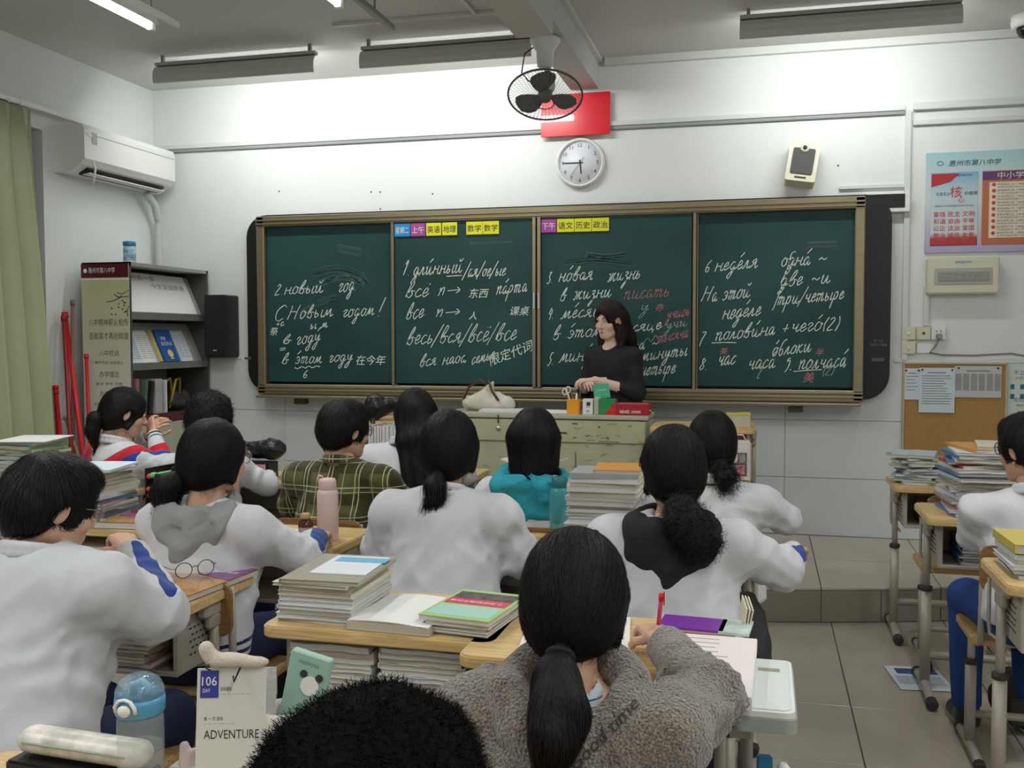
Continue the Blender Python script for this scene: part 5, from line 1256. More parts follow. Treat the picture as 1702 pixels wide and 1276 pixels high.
# ================================================================ DESKS AND CHAIRS
HOLE = mat('hole_dark', (.05, .045, .04), .9)
def desk(x, y, label, h=.76, z=0, w_=.60, d_=.40, rail=True):
    """left edge x, near edge y"""
    t = empty('school_desk', (x+w_/2, y+d_/2, z), label, 'desk')
    b = BM(); slab(b, rrect(w_, d_, .035, 4), h-.026, h-.004); slab(b, rrect(w_-.008, d_-.008, .032, 4), h-.004, h); slab(b, rrect(w_-.01, d_-.01, .03, 4), h-.030, h-.026); make('tabletop', b, DESKW, t)
    b = BM(); tw, td, z0, z1 = .50, .31, h-.20, h-.032
    bx(b, (0, .01, z0), (tw, td, .006)); bx(b, (0, .01+td/2, (z0+z1)/2), (tw, .006, z1-z0))
    for s in (-1, 1): bx(b, (s*tw/2, .01, (z0+z1)/2), (.006, td, z1-z0)); bx(b, (s*(tw/2-.006), .01-td/2, (z0+z1)/2), (.016, .008, z1-z0), bev=.002)
    bx(b, (0, .01-td/2, z0+.002), (tw, .010, .014), bev=.002)
    make('book_tray', b, BEIGE, t)
    b = BM()
    for s in (-1, 1):
        for i in range(5):
            for j in range(6):
                bx(b, (s*(tw/2+.0035), -.09+.02*j+(.01 if i % 2 else 0), z0+.04+.018*i), (.0012, .010, .005))
    for i in range(5):
        for j in range(16): bx(b, (-.2+.026*j, .01+td/2+.0035, z0+.04+.018*i), (.006, .0012, .010))
    tag(make('tray_holes', b, HOLE, t), kind='stuff')
    for s in (-1, 1):
        X = s*(tw/2+.022)
        b = BM(); tube(b, (X, .0, .40), (X, .0, h-.05), .014, n=12); bx(b, (X, 0, h-.05), (.034, .13, .04), bev=.008); bx(b, (X, 0, h-.085), (.03, .07, .05), bev=.01)
        tube(b, (X, 0, .05), (X, 0, .44), .021, n=14); make('leg', b, BEIGE, t)
        b = BM(); lathe(b, [(.024, .43), (.025, .437), (.024, .447), (.016, .45)], c=(X, 0, 0), n=14); bx(b, (X, -.028, .44), (.014, .022, .012), bev=.003); make('height_clamp', b, RUBBER, t)
        b = BM(); path(b, [(X, -.19, .026), (X, -.12, .035), (X, 0, .045), (X, .12, .035), (X, .19, .026)], .019, n=10); make('foot_bar', b, BEIGE, t)
        for q in (-1, 1):
            b = BM(); path(b, [(X, q*.175, .028), (X, q*.205, .024), (X, q*.222, .024)], [.022, .024, .017], n=10); make('foot_cap', b, RUBBER, t)
    b = BM(); tube(b, (-tw/2-.02, .0, .16), (tw/2+.02, .0, .16), .017, n=10); make('cross_bar', b, BEIGE, t)
    if rail:
        b = BM()
        X = -(tw/2+.022)
        path(b, [(X, .17, h-.06), (X, .17, h-.20), (X, .15, h-.235), (X+.02, .10, h-.245), (X+.02, -.02, h-.245)], .006, n=6); make('bag_rail', b, BEIGE, t)
    return t
def chair(x, y, label, z=0, rz=0, back=True, bw=.36):
    t = empty('school_chair', (x, y, z), label, 'chair', rz)
    b = BM(); slab(b, rrect(.38, .34, .04, 4, 0, .02), .428, .446); slab(b, rrect(.372, .332, .036, 4, 0, .02), .446, .450); make('seat', b, SEATW, t)
    for s in (-1, 1):
        X = s*.165
        b = BM(); tube(b, (X, 0, .30), (X, 0, .43), .013, n=10); tube(b, (X, 0, .045), (X, 0, .33), .019, n=12); make('leg', b, BEIGE, t)
        b = BM(); lathe(b, [(.022, .32), (.023, .327), (.022, .337), (.015, .34)], c=(X, 0, 0), n=12); make('height_clamp', b, RUBBER, t)
        b = BM(); path(b, [(X, -.18, .024), (X, -.1, .034), (X, .1, .034), (X, .18, .024)], .017, n=8); make('foot_bar', b, BEIGE, t)
        for q in (-1, 1):
            b = BM(); path(b, [(X, q*.165, .026), (X, q*.20, .022)], [.021, .018], n=8); make('foot_cap', b, RUBBER, t)
        if back:
            B_ = s*min(.165, bw/2-.015); b = BM(); path(b, [(X, .10, .422), (X, -.10, .422), (B_, -.145, .44), (B_, -.155, .52), (B_, -.165, .76)], .011, n=8); make('back_upright', b, BEIGE, t)
    b = BM(); tube(b, (-.165, 0, .14), (.165, 0, .14), .014, n=8); make('cross_bar', b, BEIGE, t)
    if back:
        b = BM(); n = 8
        for zz, oz in ((0, 0),):
            slab(b, rrect(bw, .155, .035, 4), 0, .012); xf(b, wallmap(0, -.175, .70))
            for v in b.verts: v.co.y -= .012*(1-(v.co.x/.2)**2)
        make('backrest', b, BACKW, t)
    return t
D = {}
D['C'] = desk(-1.20, 2.19, 'desk with three piles of books on top and full tray, in the centre foreground')
D['G'] = desk(-.66, 2.09, 'desk of the grey fleece student with worksheets on it')
D['L2'] = desk(-2.07, 2.28, 'desk of the boy at the left edge, with big purple book and glasses')
D['M'] = desk(-1.99, 3.02, 'desk of the grey-hooded student with pink flask at its right corner')
D['F'] = desk(-1.22, 3.20, 'desk of the student with the loose low bun')
D['H'] = desk(-.62, 3.08, 'desk of the black-hooded student with a tall stack of books')
D['N'] = desk(-1.98, 3.95, 'desk of the plaid shirt student')
D['J'] = desk(-1.25, 4.72, 'desk ahead of the teal-hooded student, nearly hidden')
D['I'] = desk(-.60, 3.97, 'desk with purple book at its right end, ahead of the loosely tied hair')
D['S'] = desk(-.66, 4.86, 'desk with a panda tote box standing on it, below the platform')
D['D'] = desk(-2.02, 4.74, 'desk with upright books next to the very long black hair')
D['K'] = desk(-2.73, 3.17, 'desk with book stack and black file holder at left')
D['K2'] = desk(-2.80, 4.38, 'desk carrying the pink sign and black bag at left')
D['O'] = desk(-3.42, 3.72, 'desk at the far left with a stack in front of the curtain')
D['P'] = desk(-3.42, 4.55, 'desk of the student with the chevron jacket')
D['R1'] = desk(.61, 4.98, 'farthest desk of the right column, next to the wall')
D['R2'] = desk(.63, 4.13, 'middle desk of the right column, with a big sprawling book stack')
D['R3'] = desk(.68, 3.05, 'nearest desk of the right column, cut off by the right edge')
D['PL'] = desk(-2.42, 5.42, 'higher desk on the platform left of the lectern, black bag on it', h=.80, z=.18)
D['PR'] = desk(-.60, 5.42, 'higher desk on the platform right of the lectern', h=.80, z=.18, w_=.56)
D['C0'] = desk(-1.27, 1.02, 'desk at bottom left with bottle, calendar and pencil case')
D['G0'] = desk(-.52, .96, 'desk at the very bottom with a black-lidded tumbler')
for k, (x, y, lab) in {'fleece': (-.32, 1.56, 'chair of the grey fleece student'), 'hooded': (-.25, 2.70, 'chair of the black-hooded student'), 'bun': (-.97, 2.86, 'chair of the student with loose low bun'),
      'greyhood': (-1.63, 2.60, 'chair of the grey-hooded student, wood backrest beside the left desk'), 'boy': (-1.62, 1.80, 'chair of the student with round glasses at the left edge'),
      'chev': (-2.98, 4.05, 'chair of the student in chevron jacket'), 'curly': (-2.43, 3.86, 'chair of the curly-haired student'), 'plaid': (-1.64, 3.56, 'chair of the student in plaid'),
      'long': (-1.62, 4.33, 'chair of the student with very long hair'), 'teal': (-.86, 3.60, 'chair of the teal-hooded student'), 'beh': (-.185, 3.62, 'chair of the student with loosely gathered hair'),
      'right': (.90, 3.60, 'chair of the student at the right edge, seat sticking out left'), 'front': (-.36, .72, 'chair of the fuzzy-haired student closest to the camera'),
      'empty': (-.93, 1.86, 'empty chair behind the centre desk, rounded backrest corner by the calendar'), 'r1': (.88, 4.72, 'chair between the two far desks of the right column')}.items():
    if k == 'right': x, y = .885, 3.66
    if k == 'empty': x, y = -.78, 1.62
    chair(x+(.05 if k == 'boy' else 0), y+(.19 if k in ('bun', 'hooded', 'boy') else .08), lab, bw=.22 if k in ('bun', 'hooded', 'boy') else .36)

# ================================================================ BOOKS
ORD = ['', 'top', 'second', 'third', 'fourth', 'fifth', 'sixth', 'seventh', 'eighth', 'ninth', 'tenth', 'eleventh', 'twelfth', 'thirteenth', 'fourteenth', 'fifteenth', 'sixteenth', 'seventeenth', 'eighteenth', 'nineteenth', 'twentieth',
       'twenty-first', 'twenty-second', 'twenty-third', 'twenty-fourth', 'twenty-fifth', 'twenty-sixth', 'twenty-seventh', 'twenty-eighth', 'twenty-ninth', 'thirtieth']
COV = {'white': (.68, .69, .70), 'cream': (.66, .62, .50), 'blue': (.10, .22, .42), 'sky': (.46, .55, .60), 'green': (.16, .34, .18), 'mint': (.52, .60, .53), 'red': (.45, .08, .07), 'yellow': (.62, .50, .12),
       'purple': (.22, .10, .32), 'orange': (.60, .28, .06), 'black': (.03, .03, .035), 'grey': (.34, .35, .36), 'pink': (.66, .40, .44), 'brown': (.28, .18, .10), 'taupe': (.34, .31, .25)}
PG = [pages_mat('page_block', (.66, .64, .57)), pages_mat('page_block_white', (.70, .70, .68)), pages_mat('page_block_cream', (.60, .55, .43))]
_bk = {}
def book_mesh(col, pg, hard=False, wav=0):
    key = (col, pg, wav)
    if key in _bk: return _bk[key]
    b = BM(); n = 6; r = random.Random(sum(map(ord, col))+pg*7+wav)
    # unit book: x -0.5..0.5, y -0.5..0.5, z 0..1, spine at -x; pages inset, covers bent a little at the fore edge
    wv = [r.uniform(-.16, .16) for _ in range(n+1)]; wv[0] = wv[-1] = 0
    def sheet(x0, x1, y0, y1, z0, z1, mi):
        a = []
        for i in range(n+1):
            x = x0+(x1-x0)*i/n; dz = wv[i]*(1 if wav else .25)
            a.append([b.verts.new((x, y0, z0+dz)), b.verts.new((x, y1, z0+dz)), b.verts.new((x, y1, z1+dz)), b.verts.new((x, y0, z1+dz))])
        for i in range(n):
            for k in range(4):
                f = b.faces.new((a[i][k], a[i+1][k], a[i+1][(k+1) % 4], a[i][(k+1) % 4])); f.material_index = mi
        f = b.faces.new(a[0]); f.material_index = mi; f = b.faces.new(a[-1][::-1]); f.material_index = mi
    sheet(-.49, .488, -.488, .488, .05, .95, 1); sheet(-.5, .5, -.5, .5, 0, .05, 0); sheet(-.5, .5, -.5, .5, .95, 1, 0)
    bx(b, (-.495, 0, .5), (.012, 1, 1), 0)
    bmesh.ops.recalc_face_normals(b, faces=b.faces)
    me = bpy.data.meshes.new('book'); b.to_mesh(me); b.free()
    me.materials.append(mat('cover_'+col, COV[col], .45, var=.05, vscale=20)); me.materials.append(PG[pg]); _bk[key] = me
    return me
def book(x, y, z, w_, d_, t, rz, col, label, pg=0, wav=0, group=None, name='book'):
    o = bpy.data.objects.new(name, book_mesh(col, pg, wav=wav)); C.objects.link(o); o.location = (x, y, z); o.scale = (w_, d_, t); o.rotation_euler = (0, 0, rz)
    return tag(o, label, 'book', group)
def stack(x, y, z, ts, w_, d_, desc, seed=0, rz=0, cols=None, jit=.012, jr=.05, wav=1, pgs=(0, 1, 2), zmax=None):
    """ts: number of books and thickness range; returns the height reached"""
    r = random.Random(seed); n, t0, t1 = ts; cols = cols or ['white', 'white', 'cream', 'sky', 'mint', 'grey', 'blue', 'green', 'white', 'yellow', 'red']
    T = [r.uniform(t0, t1) for _ in range(n)]; zz = z
    for i, t in enumerate(T):
        k = n-i; lab = ('%s book %s' % (ORD[k], 'of' if k == 1 else 'from the top of'))+' '+desc
        rr = rz+r.uniform(-jr, jr)+(pi if r.random() < .5 else 0)
        book(x+r.uniform(-jit, jit), y+r.uniform(-jit, jit), zz, w_*r.uniform(.92, 1), d_*r.uniform(.93, 1), t*.97, rr, r.choice(cols), lab, r.choice(pgs), wav*r.randint(1, 4), 'books: '+desc)
        zz += t
    return zz
Y90 = pi/2
# centre desk
h1 = stack(-1.075, 2.375, .761, (9, .008, .014), .205, .29, 'the left pile on the centre desk', 1, jr=.04, jit=.006, cols=['cream', 'white', 'white', 'cream'], wav=0)
o = book(-1.065, 2.38, h1, .21, .295, .010, .04, 'taupe', 'grey-brown workbook lying on the left pile of the centre desk', 2, name='workbook'); h1 += .010
o = tag(boxo('test_paper', (-1.045, 2.40, h1+.002), (.15, .20, .003), mat('sheet_white_blue', (.72, .76, .80), .6), rot=.05), 'white paper with a blue band on top of the left pile', 'paper')
boxo('blue_band', (-1.035, 2.455, h1+.004), (.14, .05, .001), mat('print_sky', (.16, .44, .66), .6), o, rot=.05)
o.children[0].location = (0, 0, 0)
t = empty('open_book', (-.862, 2.335, .761), 'open book with a blank white page in the middle of the centre desk', 'book', -.05)
for zz, wd, mm, nn in ((.0, .215, PG[2], 'page_block'), (.022, .21, PAPER, 'blank_page')):
    b = BM(); n = 8; a = []
    for i in range(n+1):
        x = -.5*wd+wd*i/n; dz = .004*sin(pi*i/n)-.006*(i/n)**4; a.append([b.verts.new((x, -.13, zz)), b.verts.new((x, .13, zz)), b.verts.new((x, .13, zz+(.022 if nn == 'page_block' else .002)+dz)), b.verts.new((x, -.13, zz+(.022 if nn == 'page_block' else .002)+dz))])
    for i in range(n):
        for k in range(4): b.faces.new((a[i][k], a[i+1][k], a[i+1][(k+1) % 4], a[i][(k+1) % 4]))
    b.faces.new(a[0]); b.faces.new(a[-1][::-1]); bmesh.ops.recalc_face_normals(b, faces=b.faces); make(nn, b, mm, t)
book(-.83, 2.33, .7605, .17, .2, .0, 0, 'pink', 'x') if False else None
h2 = stack(-.685, 2.335, .761, (4, .006, .010), .17, .24, 'the right pile of the centre desk', 3, rz=-.12, cols=['white', 'cream', 'grey'], jr=.06, jit=.006, wav=0)
t = empty('textbook', (-.69, 2.345, h2), 'textbook with pink, green and mint cover on the right pile', 'book', -.14)
boxo('pages', (0, 0, .006), (.182, .252, .011), PG[0], t); boxo('cover', (0, 0, .0125), (.185, .255, .002), mat('cover_lime', (.42, .62, .22), .4), t)
boxo('dark_picture', (0, .075, .0140), (.165, .060, .001), mat('picture_dark', (.10, .09, .08), .4, var=.8, vscale=45), t)
boxo('pink_band', (0, .018, .0140), (.165, .05, .001), mat('print_pink', (.62, .06, .14), .4), t); boxo('mint_band', (0, -.065, .0140), (.165, .09, .001), mat('print_mint', (.42, .68, .58), .4), t)
text([('教材全解精讲练习', .018, Matrix.Translation((-.075, .010, .0147)), 'L', .14)], INKW, t)
for i, (x, n) in enumerate(((-1.022, 11), (-.786, 12))):
    stack(x, 2.345, .568, (n, .0105, .0150), .225, .27, ('the left' if i == 0 else 'the right')+' pile in the centre desk tray', 5+i, jr=.015, jit=.003, wav=1, cols=['white', 'mint', 'cream', 'white', 'grey', 'pink'])
# left desk of the boy
stack(-1.70, 2.44, .568, (8, .010, .016), .22, .27, 'the left edge boy\'s tray pile', 8, cols=['grey', 'cream', 'brown', 'white'])
stack(-1.95, 2.42, .02, (20, .012, .020), .26, .30, 'the floor pile under the left edge desk', 9, cols=['white', 'grey', 'black', 'red'], jr=.03)
stack(-1.66, 2.50, .02, (24, .012, .019), .20, .28, 'the taller floor pile by the left desk leg', 10, cols=['white', 'grey', 'mint'], jr=.03)
t = empty('exercise_book', (-1.80, 2.40, .762), 'open white exercise book on the left desk by the boy', 'book', .12)
for s in (-1, 1): boxo('page', (s*.088, 0, .004+.001*s), (.172, .235, .007), PAPER, t, rot=0)
b = BM()
for k in range(9): bx(b, (.09, .09-.022*k, .0092), (.13, .003, .0006)); bx(b, (-.09, .09-.022*k, .0072), (.12, .003, .0006))
make('handwriting', b, INKG, t)
t = empty('photo_book', (-1.60, 2.50, .762), 'large glossy orange and purple book under the round glasses', 'book', -.10)
boxo('pages', (0, 0, .008), (.255, .33, .014), PG[0], t); OR = mat('cover_orange_glossy', (.42, .20, .05), .25, var=.5, vscale=9, coat=.4)
boxo('cover', (0, 0, .0165), (.26, .335, .003), OR, t)
b = BM(); slab(b, [(.13, .165), (-.10, .165), (.0, .06), (.13, .02)], .0182, .0190); make('purple_corner', b, mat('cover_purple_glossy', (.22, .05, .22), .25), t)
text([('五年真题', .022, Matrix.Translation((.03, .09, .0195)), 'L', .08)], INKW, t)
t = empty('round_glasses', (-1.575, 2.51, .783), 'round wire spectacles lying on the orange and purple book', 'glasses', .9)
b = BM()
for s in (-1, 1): path(b, [(s*.032+.024*cos(a), 0, .024+.022*sin(a)) for a in np.linspace(0, 2*pi, 20)[:-1]], .0013, n=5, closed=True)
path(b, [(-.009, 0, .03), (0, -.003, .034), (.009, 0, .03)], .0013, n=5); make('rims', b, DWIRE, t)
b = BM()
for s in (-1, 1): path(b, [(s*.056, 0, .03), (s*.066, .01, .03), (s*.06, .10, .022), (s*.05, .13, .005)], .0013, n=5)
make('temples', b, WIRE, t)
b = BM()
for s in (-1, 1): lathe(b, [(.0225, -.0004), (.0225, .0004)], n=18, M=Matrix.Rotation(-pi/2, 4, 'X'), c=(s*.032, 0, .024))
make('lenses', b, GLASS, t)
# desk K: stack, file holder, magazines
hK = stack(-2.56, 3.40, .761, (13, .010, .020), .19, .25, 'the stack left of the black file holder', 12, jr=.12)
tag(boxo('loose_sheets', (-2.56, 3.40, hK+.006), (.22, .27, .010), PAPERB, rot=.2), 'bluish loose sheets on the stack beside the file holder', 'paper')
stack(-2.50, 3.27, .761, (3, .010, .014), .22, .20, 'the flat pile before the file holder', 13, rz=.1, cols=['brown', 'black', 'white'], wav=0)
t = empty('magazine', (-2.33, 3.27, .797), 'orange and purple glossy magazine in front of the file holder', 'magazine', .1)
t.location = (-2.34, 3.27, .761)
boxo('pages', (0, 0, .012), (.30, .18, .022), PG[1], t); boxo('cover', (0, 0, .0245), (.305, .185, .003), OR, t)
b = BM(); slab(b, [(-.15, .09), (.06, .09), (.0, .02), (-.15, .05)], .0262, .0270); make('purple_corner', b, mat('cover_purple_glossy', (.22, .05, .22), .25), t)
t = empty('file_holder', (-2.27, 3.46, .761), 'black desk file holder stuffed with round marker caps', 'holder', -.1)
b = BM(); bx(b, (.03, 0, .11), (.09, .17, .006)); 
for dx, hh in ((-.05, .20), (.075, .21)): bx(b, (dx, 0, hh/2), (.006, .18, hh), bev=.001)
bx(b, (.012, .09, .10), (.125, .006, .20)); bx(b, (.012, 0, .003), (.125, .18, .006)); bx(b, (.03, -.085, .09), (.085, .008, .18)); make('shell', b, BLACK, t)
boxo('label_card', (.048, -.0915, .145), (.028, .002, .042), mat('card_cream', (.60, .55, .40), .6), t)
for i, (dx, dz, col) in enumerate(((-.03, .17, (.65, .05, .10)), (-.015, .175, (.12, .55, .16)), (-.033, .12, (.65, .05, .10)), (-.015, .118, (.10, .30, .62)), (-.028, .095, (.62, .04, .05)), (-.022, .06, (.35, .32, .30)))):
    b = BM(); lathe(b, [(.010, 0), (.011, .02), (.008, .028), (.002, .030)], n=12, M=Matrix.Rotation(pi/2, 4, 'X'), c=(dx, -.07, dz)); tube(b, (dx, .05, dz), (dx, -.07, dz), .007); make('marker', b, mat('marker_%d' % i, col, .35), t)
t = tag(make('pencil_case', xf((lambda b: (bx(b, (0, 0, .012), (.11, .04, .022), bev=.008, seg=3), b)[1])(BM()), Matrix.Translation((-2.28, 3.36, .787)) @ Matrix.Rotation(.15, 4, 'Z')), RED), 'pinkish red pencil case next to the file holder', 'case')
stack(-2.50, 3.33, .568, (9, .010, .015), .30, .27, 'the pile in the tray under the file holder', 14, cols=['grey', 'cream', 'white'], jr=.02)
# far left stack
hO = stack(-3.30, 3.92, .761, (14, .014, .019), .20, .27, 'the stack in front of the curtain', 15, jr=.10, cols=['cream', 'white', 'green'])
tag(boxo('paper_sheet', (-3.29, 3.92, hO+.004), (.24, .30, .004), PAPER, rot=.25), 'white sheet on the stack in front of the curtain', 'paper')
# desk M: pink flask, medicine bottle, workbook under the hand
tag(boxo('worksheet', (-1.62, 3.20, .7625), (.20, .27, .003), PINKP, rot=.1), 'worksheet under the writing hand of the grey-hooded student', 'paper')
t = empty('vacuum_flask', (-1.475, 3.19, .76), 'tall pale pink vacuum flask on the desk corner', 'flask')
PKF = mat('flask_pink', (.70, .52, .49), .4); b = BM(); lathe(b, [(.034, 0), (.037, .004), (.037, .165), (.034, .175), (.028, .180)], n=28); make('body', b, PKF, t)
b = BM(); lathe(b, [(.029, .178), (.031, .182), (.031, .205), (.027, .216), (.01, .219)], n=28); path(b, [(-.031, -.0, .205), (-.036, 0, .215), (-.030, 0, .226), (-.018, 0, .222)], .004); make('lid', b, mat('lid_pink', (.66, .46, .45), .4), t)
t = empty('medicine_bottle', (-1.545, 3.16, .76), 'small brown medicine bottle with tan cap beside the pink flask', 'bottle')
b = BM(); lathe(b, [(.024, 0), (.026, .003), (.026, .062), (.018, .074), (.014, .078)], n=20); make('body', b, mat('brown_glass', (.09, .025, .012), .15, spec=.6), t)
b = BM(); lathe(b, [(.016, .078), (.017, .080), (.017, .095), (.012, .097)], n=18); make('cap', b, mat('tan_cap', (.50, .33, .18), .5), t)
b = BM(); lathe(b, [(.0264, .018), (.0266, .019), (.0266, .048), (.0264, .049)], n=20); make('label_band', b, mat('label_grey', (.42, .38, .36), .6), t)
# teal bottle
t = empty('water_bottle', (-.715, 3.52, .76), 'translucent teal water bottle in front of the teal hood', 'bottle')
b = BM(); lathe(b, [(.034, 0), (.036, .005), (.036, .14), (.030, .160), (.025, .166)], n=24); make('body', b, mat('teal_plastic', (.10, .42, .48), .15, alpha=.55), t)
b = BM(); lathe(b, [(.027, .164), (.028, .166), (.028, .200), (.024, .203)], n=24); make('cap', b, mat('teal_cap', (.02, .16, .18), .4), t)
# tall stack on the black-hooded student's desk
hH = stack(-.505, 3.30, .761, (19, .010, .018), .20, .235, 'the tall stack between teal bottle and black hood', 16, rz=Y90, jr=.06, cols=['white', 'cream', 'white', 'grey', 'white'])
book(-.47, 3.31, hH, .15, .2, .010, .1, 'orange', 'thin orange-covered book topping the tall stack by the black hood', 2)
# purple book etc. on desk I
stack(-.08, 4.14, .761, (4, .008, .014), .15, .21, 'the low pile right of the loosely gathered hair', 17, jr=.2, cols=['white', 'grey', 'mint'])
book(-.10, 4.12, .81, .11, .16, .028, .1, 'purple', 'thick purple book on the low pile right of the gathered hair', 1)
# desk S: tote box with animal pictures
t = empty('tote_box', (-.135, 5.02, .76), 'white box with small pictures on its front, on the desk below the platform', 'box', .05)
boxo('box_body', (0, 0, .10), (.15, .11, .19), mat('box_white', (.66, .63, .58), .5), t, bev=.004)
boxo('picture_frame', (0, -.0565, .085), (.118, .002, .115), mat('frame_dark', (.16, .10, .09), .6), t)
for i in range(2):
    for j in range(3 if i else 2):
        w_ = .034 if i else .05
        boxo('picture', (-.036+.036*j if i else -.027+.054*j, -.058, .115-.055*(1-i)-(.0 if i else .0)), (w_*.85, .002, .044), mat('pic_%d' % (i*3+j), [(.60, .50, .42), (.55, .22, .24), (.35, .32, .30), (.66, .60, .50), (.30, .28, .30)][i*2+j], .6, var=.5, vscale=60), t)
b = BM(); path(b, [(-.06, 0, .19), (-.04, 0, .225), (.04, 0, .225), (.06, 0, .19)], .004); make('handle', b, PINK, t)
tag(boxo('pink_card', (-.10, 5.08, .80+.05), (.10, .003, .18), mat('card_pink', (.66, .44, .48), .6), rot=-.3), 'pink card leaning behind the white picture box', 'card')
tag(boxo('ring_notebook', (-.25, 4.99, .768), (.16, .20, .014), mat('cover_white', COV['white'], .5), rot=.2, bev=.001), 'white notebook lying left of the picture box', 'book')
book(-.13, 5.56, .98, .13, .19, .07, 0, 'yellow', 'yellow book pile block on the platform desk right of the lectern', 2)
tag(boxo('tissue_pack', (-.27, 5.56, 1.002), (.12, .10, .04), PAPERB, bev=.008), 'white tissue pack on the platform desk right of the lectern', 'tissues')
# desk D: upright books
r_ = random.Random(4); x = -1.99
for i in range(10):
    t_ = r_.uniform(.012, .022); c_ = ['white', 'sky', 'black', 'white', 'red', 'white', 'mint', 'grey', 'white', 'cream'][i]
    o = book(x+t_/2, 4.90, .761+.125, .25, .19, t_, 0, c_, '%s upright book from the left in the row beside the long black hair' % ['first', 'second', 'third', 'fourth', 'fifth', 'sixth', 'seventh', 'eighth', 'ninth', 'tenth'][i], 1, group='upright books beside the long black hair')
    o.rotation_euler = (0, -pi/2, 0); o.location = (x+t_, 4.90, .761+.125); x += t_+.0015
tag(boxo('white_carton', (-2.06, 4.80, .761+.055), (.07, .05, .11), mat('box_white', (.66, .63, .58), .5), bev=.002), 'small white carton left of the upright books', 'box')
stack(-2.20, 4.86, .30, (1, .01, .01), .1, .1, 'none', 0) if False else None
# desk N: green notebooks and papers
stack(-1.90, 4.13, .761, (5, .006, .010), .18, .24, 'the low green-topped pile left of the plaid shirt', 19, jr=.25, cols=['mint', 'white', 'green', 'white'])
tag(boxo('paper_sheet', (-1.86, 4.03, .762), (.25, .14, .003), PAPER, rot=-.2), 'white sheets on the desk edge left of the plaid shirt', 'paper')
t = empty('open_book', (-1.12, 4.93, .762), 'open book standing on the desk left of the teal hood', 'book', -.3)
for s in (-1, 1):
    b = BM(); bx(b, (s*.075, 0, .010), (.15, .20, .006)); xf(b, Matrix.Rotation(s*-.25, 4, 'Y')); make('page', b, mat('page_cream', (.70, .66, .52), .8), t)
t.location = (-1.13, 4.93, .80)
boxo('book_block', (0, 0, -.018), (.12, .20, .036), PG[2], t)
t = empty('blue_bottle', (-1.21, 4.98, .76), 'small bright blue bottle beside the dark bun head', 'bottle')
b = BM(); lathe(b, [(.022, 0), (.024, .004), (.024, .10), (.018, .125), (.010, .135)], n=18); make('body', b, mat('blue_plastic', (.05, .25, .60), .25), t)
b = BM(); lathe(b, [(.011, .134), (.013, .136), (.013, .16), (.008, .163)], n=14); make('cap', b, INKW, t)
# desk K2: pink sign, black box, bag
t = empty('sign_box', (-2.45, 4.46, .76), 'pink box sign with red and black lettering under the black bag', 'box', .08)
boxo('shell', (0, 0, .045), (.19, .12, .09), BLACK, t, bev=.003); boxo('pink_face', (.005, -.0615, .045), (.15, .002, .082), mat('sign_pink', (.62, .30, .38), .5), t)
text([('口罩', .032, Matrix.Translation((.005, -.0628, .045)) @ W, 'C'), ('回收处理', .018, Matrix.Translation((.005, -.0628, .014)) @ W, 'C', .12)], INK, t)
def blob(name, F, m, label, cat, parent=None):
    V, Q = F.mesh(); o = np_mesh(name, [(V, Q, 0)], [m], parent); return tag(o, label, cat)
F = Field((-.26, -.12, 0), (.26, .13, .22), .008); F.cone((-.17, 0, .08), (.16, .0, .10), .075, .085, .03, sq=(1, 1, .9)); F.ell((.13, 0, .10), (.09, .08, .085), .03); F.cone((-.2, 0, .12), (-.05, .0, .15), .03, .02, .02)
F.folds(.007, 5, [((.12, -.05, .1), .15), ((-.12, -.05, .1), .15), ((0, -.05, .1), .2)]); F.plane((0, 0, .015), (0, 0, -1))
o = blob('black_bag', F, mat('black_nylon', (.012, .012, .014), .35), 'crumpled black nylon bag lying on top of the pink sign box', 'bag'); o.location = (-2.47, 4.50, .845); o.scale = (.66, .7, .66)
b = BM(); path(b, [(-.2, -.02, .13), (-.25, -.03, .09), (-.24, -.05, .04), (-.21, -.05, .03)], .008); make('metal_buckle', b, CHROME, o)
# platform desk: black jacket bundle and bag
F = Field((-.2, -.12, -.02), (.22, .12, .18), .008); F.cone((-.12, 0, .06), (.15, 0, .09), .05, .055, .03); F.ell((-.12, -.03, .06), (.07, .07, .08), .03); F.cone((-.13, -.03, .03), (-.10, -.09, -.06), .035, .02, .03); F.folds(.007, 9, [((-.1, -.05, .05), .15), ((.1, -.05, .1), .15)])
o = blob('black_cloth_bag', F, mat('black_nylon', (.012, .012, .014), .35), 'soft black bag heaped on the platform desk left of the lectern', 'bag'); o.location = (-2.10, 5.50, 1.0)

# ================================================================ LECTERN
LX0, LX1, LY0, LY1, LZ = -1.86, -.63, 5.62, 5.98, 1.02
t = empty('lectern', ((LX0+LX1)/2, (LY0+LY1)/2, PZ), 'wide cream steel lectern scribbled with ink in front of the blackboard', 'lectern')
lw, ld, lh = LX1-LX0, LY1-LY0, LZ-PZ
boxo('body', (0, 0, lh/2-.01), (lw-.02, ld-.02, lh-.04), CREAM, t, bev=.004)
boxo('top', (0, 0, lh-.012), (lw, ld, .024), mat('lectern_top', (.50, .50, .40), .35, metal=.1, var=.06, vscale=5), t, bev=.004)
boxo('drawer_front', (0, -ld/2+.004, lh-.095), (lw-.03, .012, .125), CREAM, t, bev=.002)
for s in (-1, 0, 1): boxo('door', (s*(lw-.03)/3, -ld/2+.004, .33), ((lw-.05)/3, .012, .60), CREAM, t, bev=.002)
b = BM(); lathe(b, [(.014, 0), (.014, .010), (.006, .012)], n=14, M=Matrix.Rotation(pi/2, 4, 'X'), c=(-.26, -ld/2-.002, lh-.085)); make('lock', b, CHROME, t)
b = BM(); bx(b, (-.26, -ld/2-.012, lh-.03), (.006, .004, .05)); make('latch_pin', b, BLACK, t)
random.seed(5); b = BM()
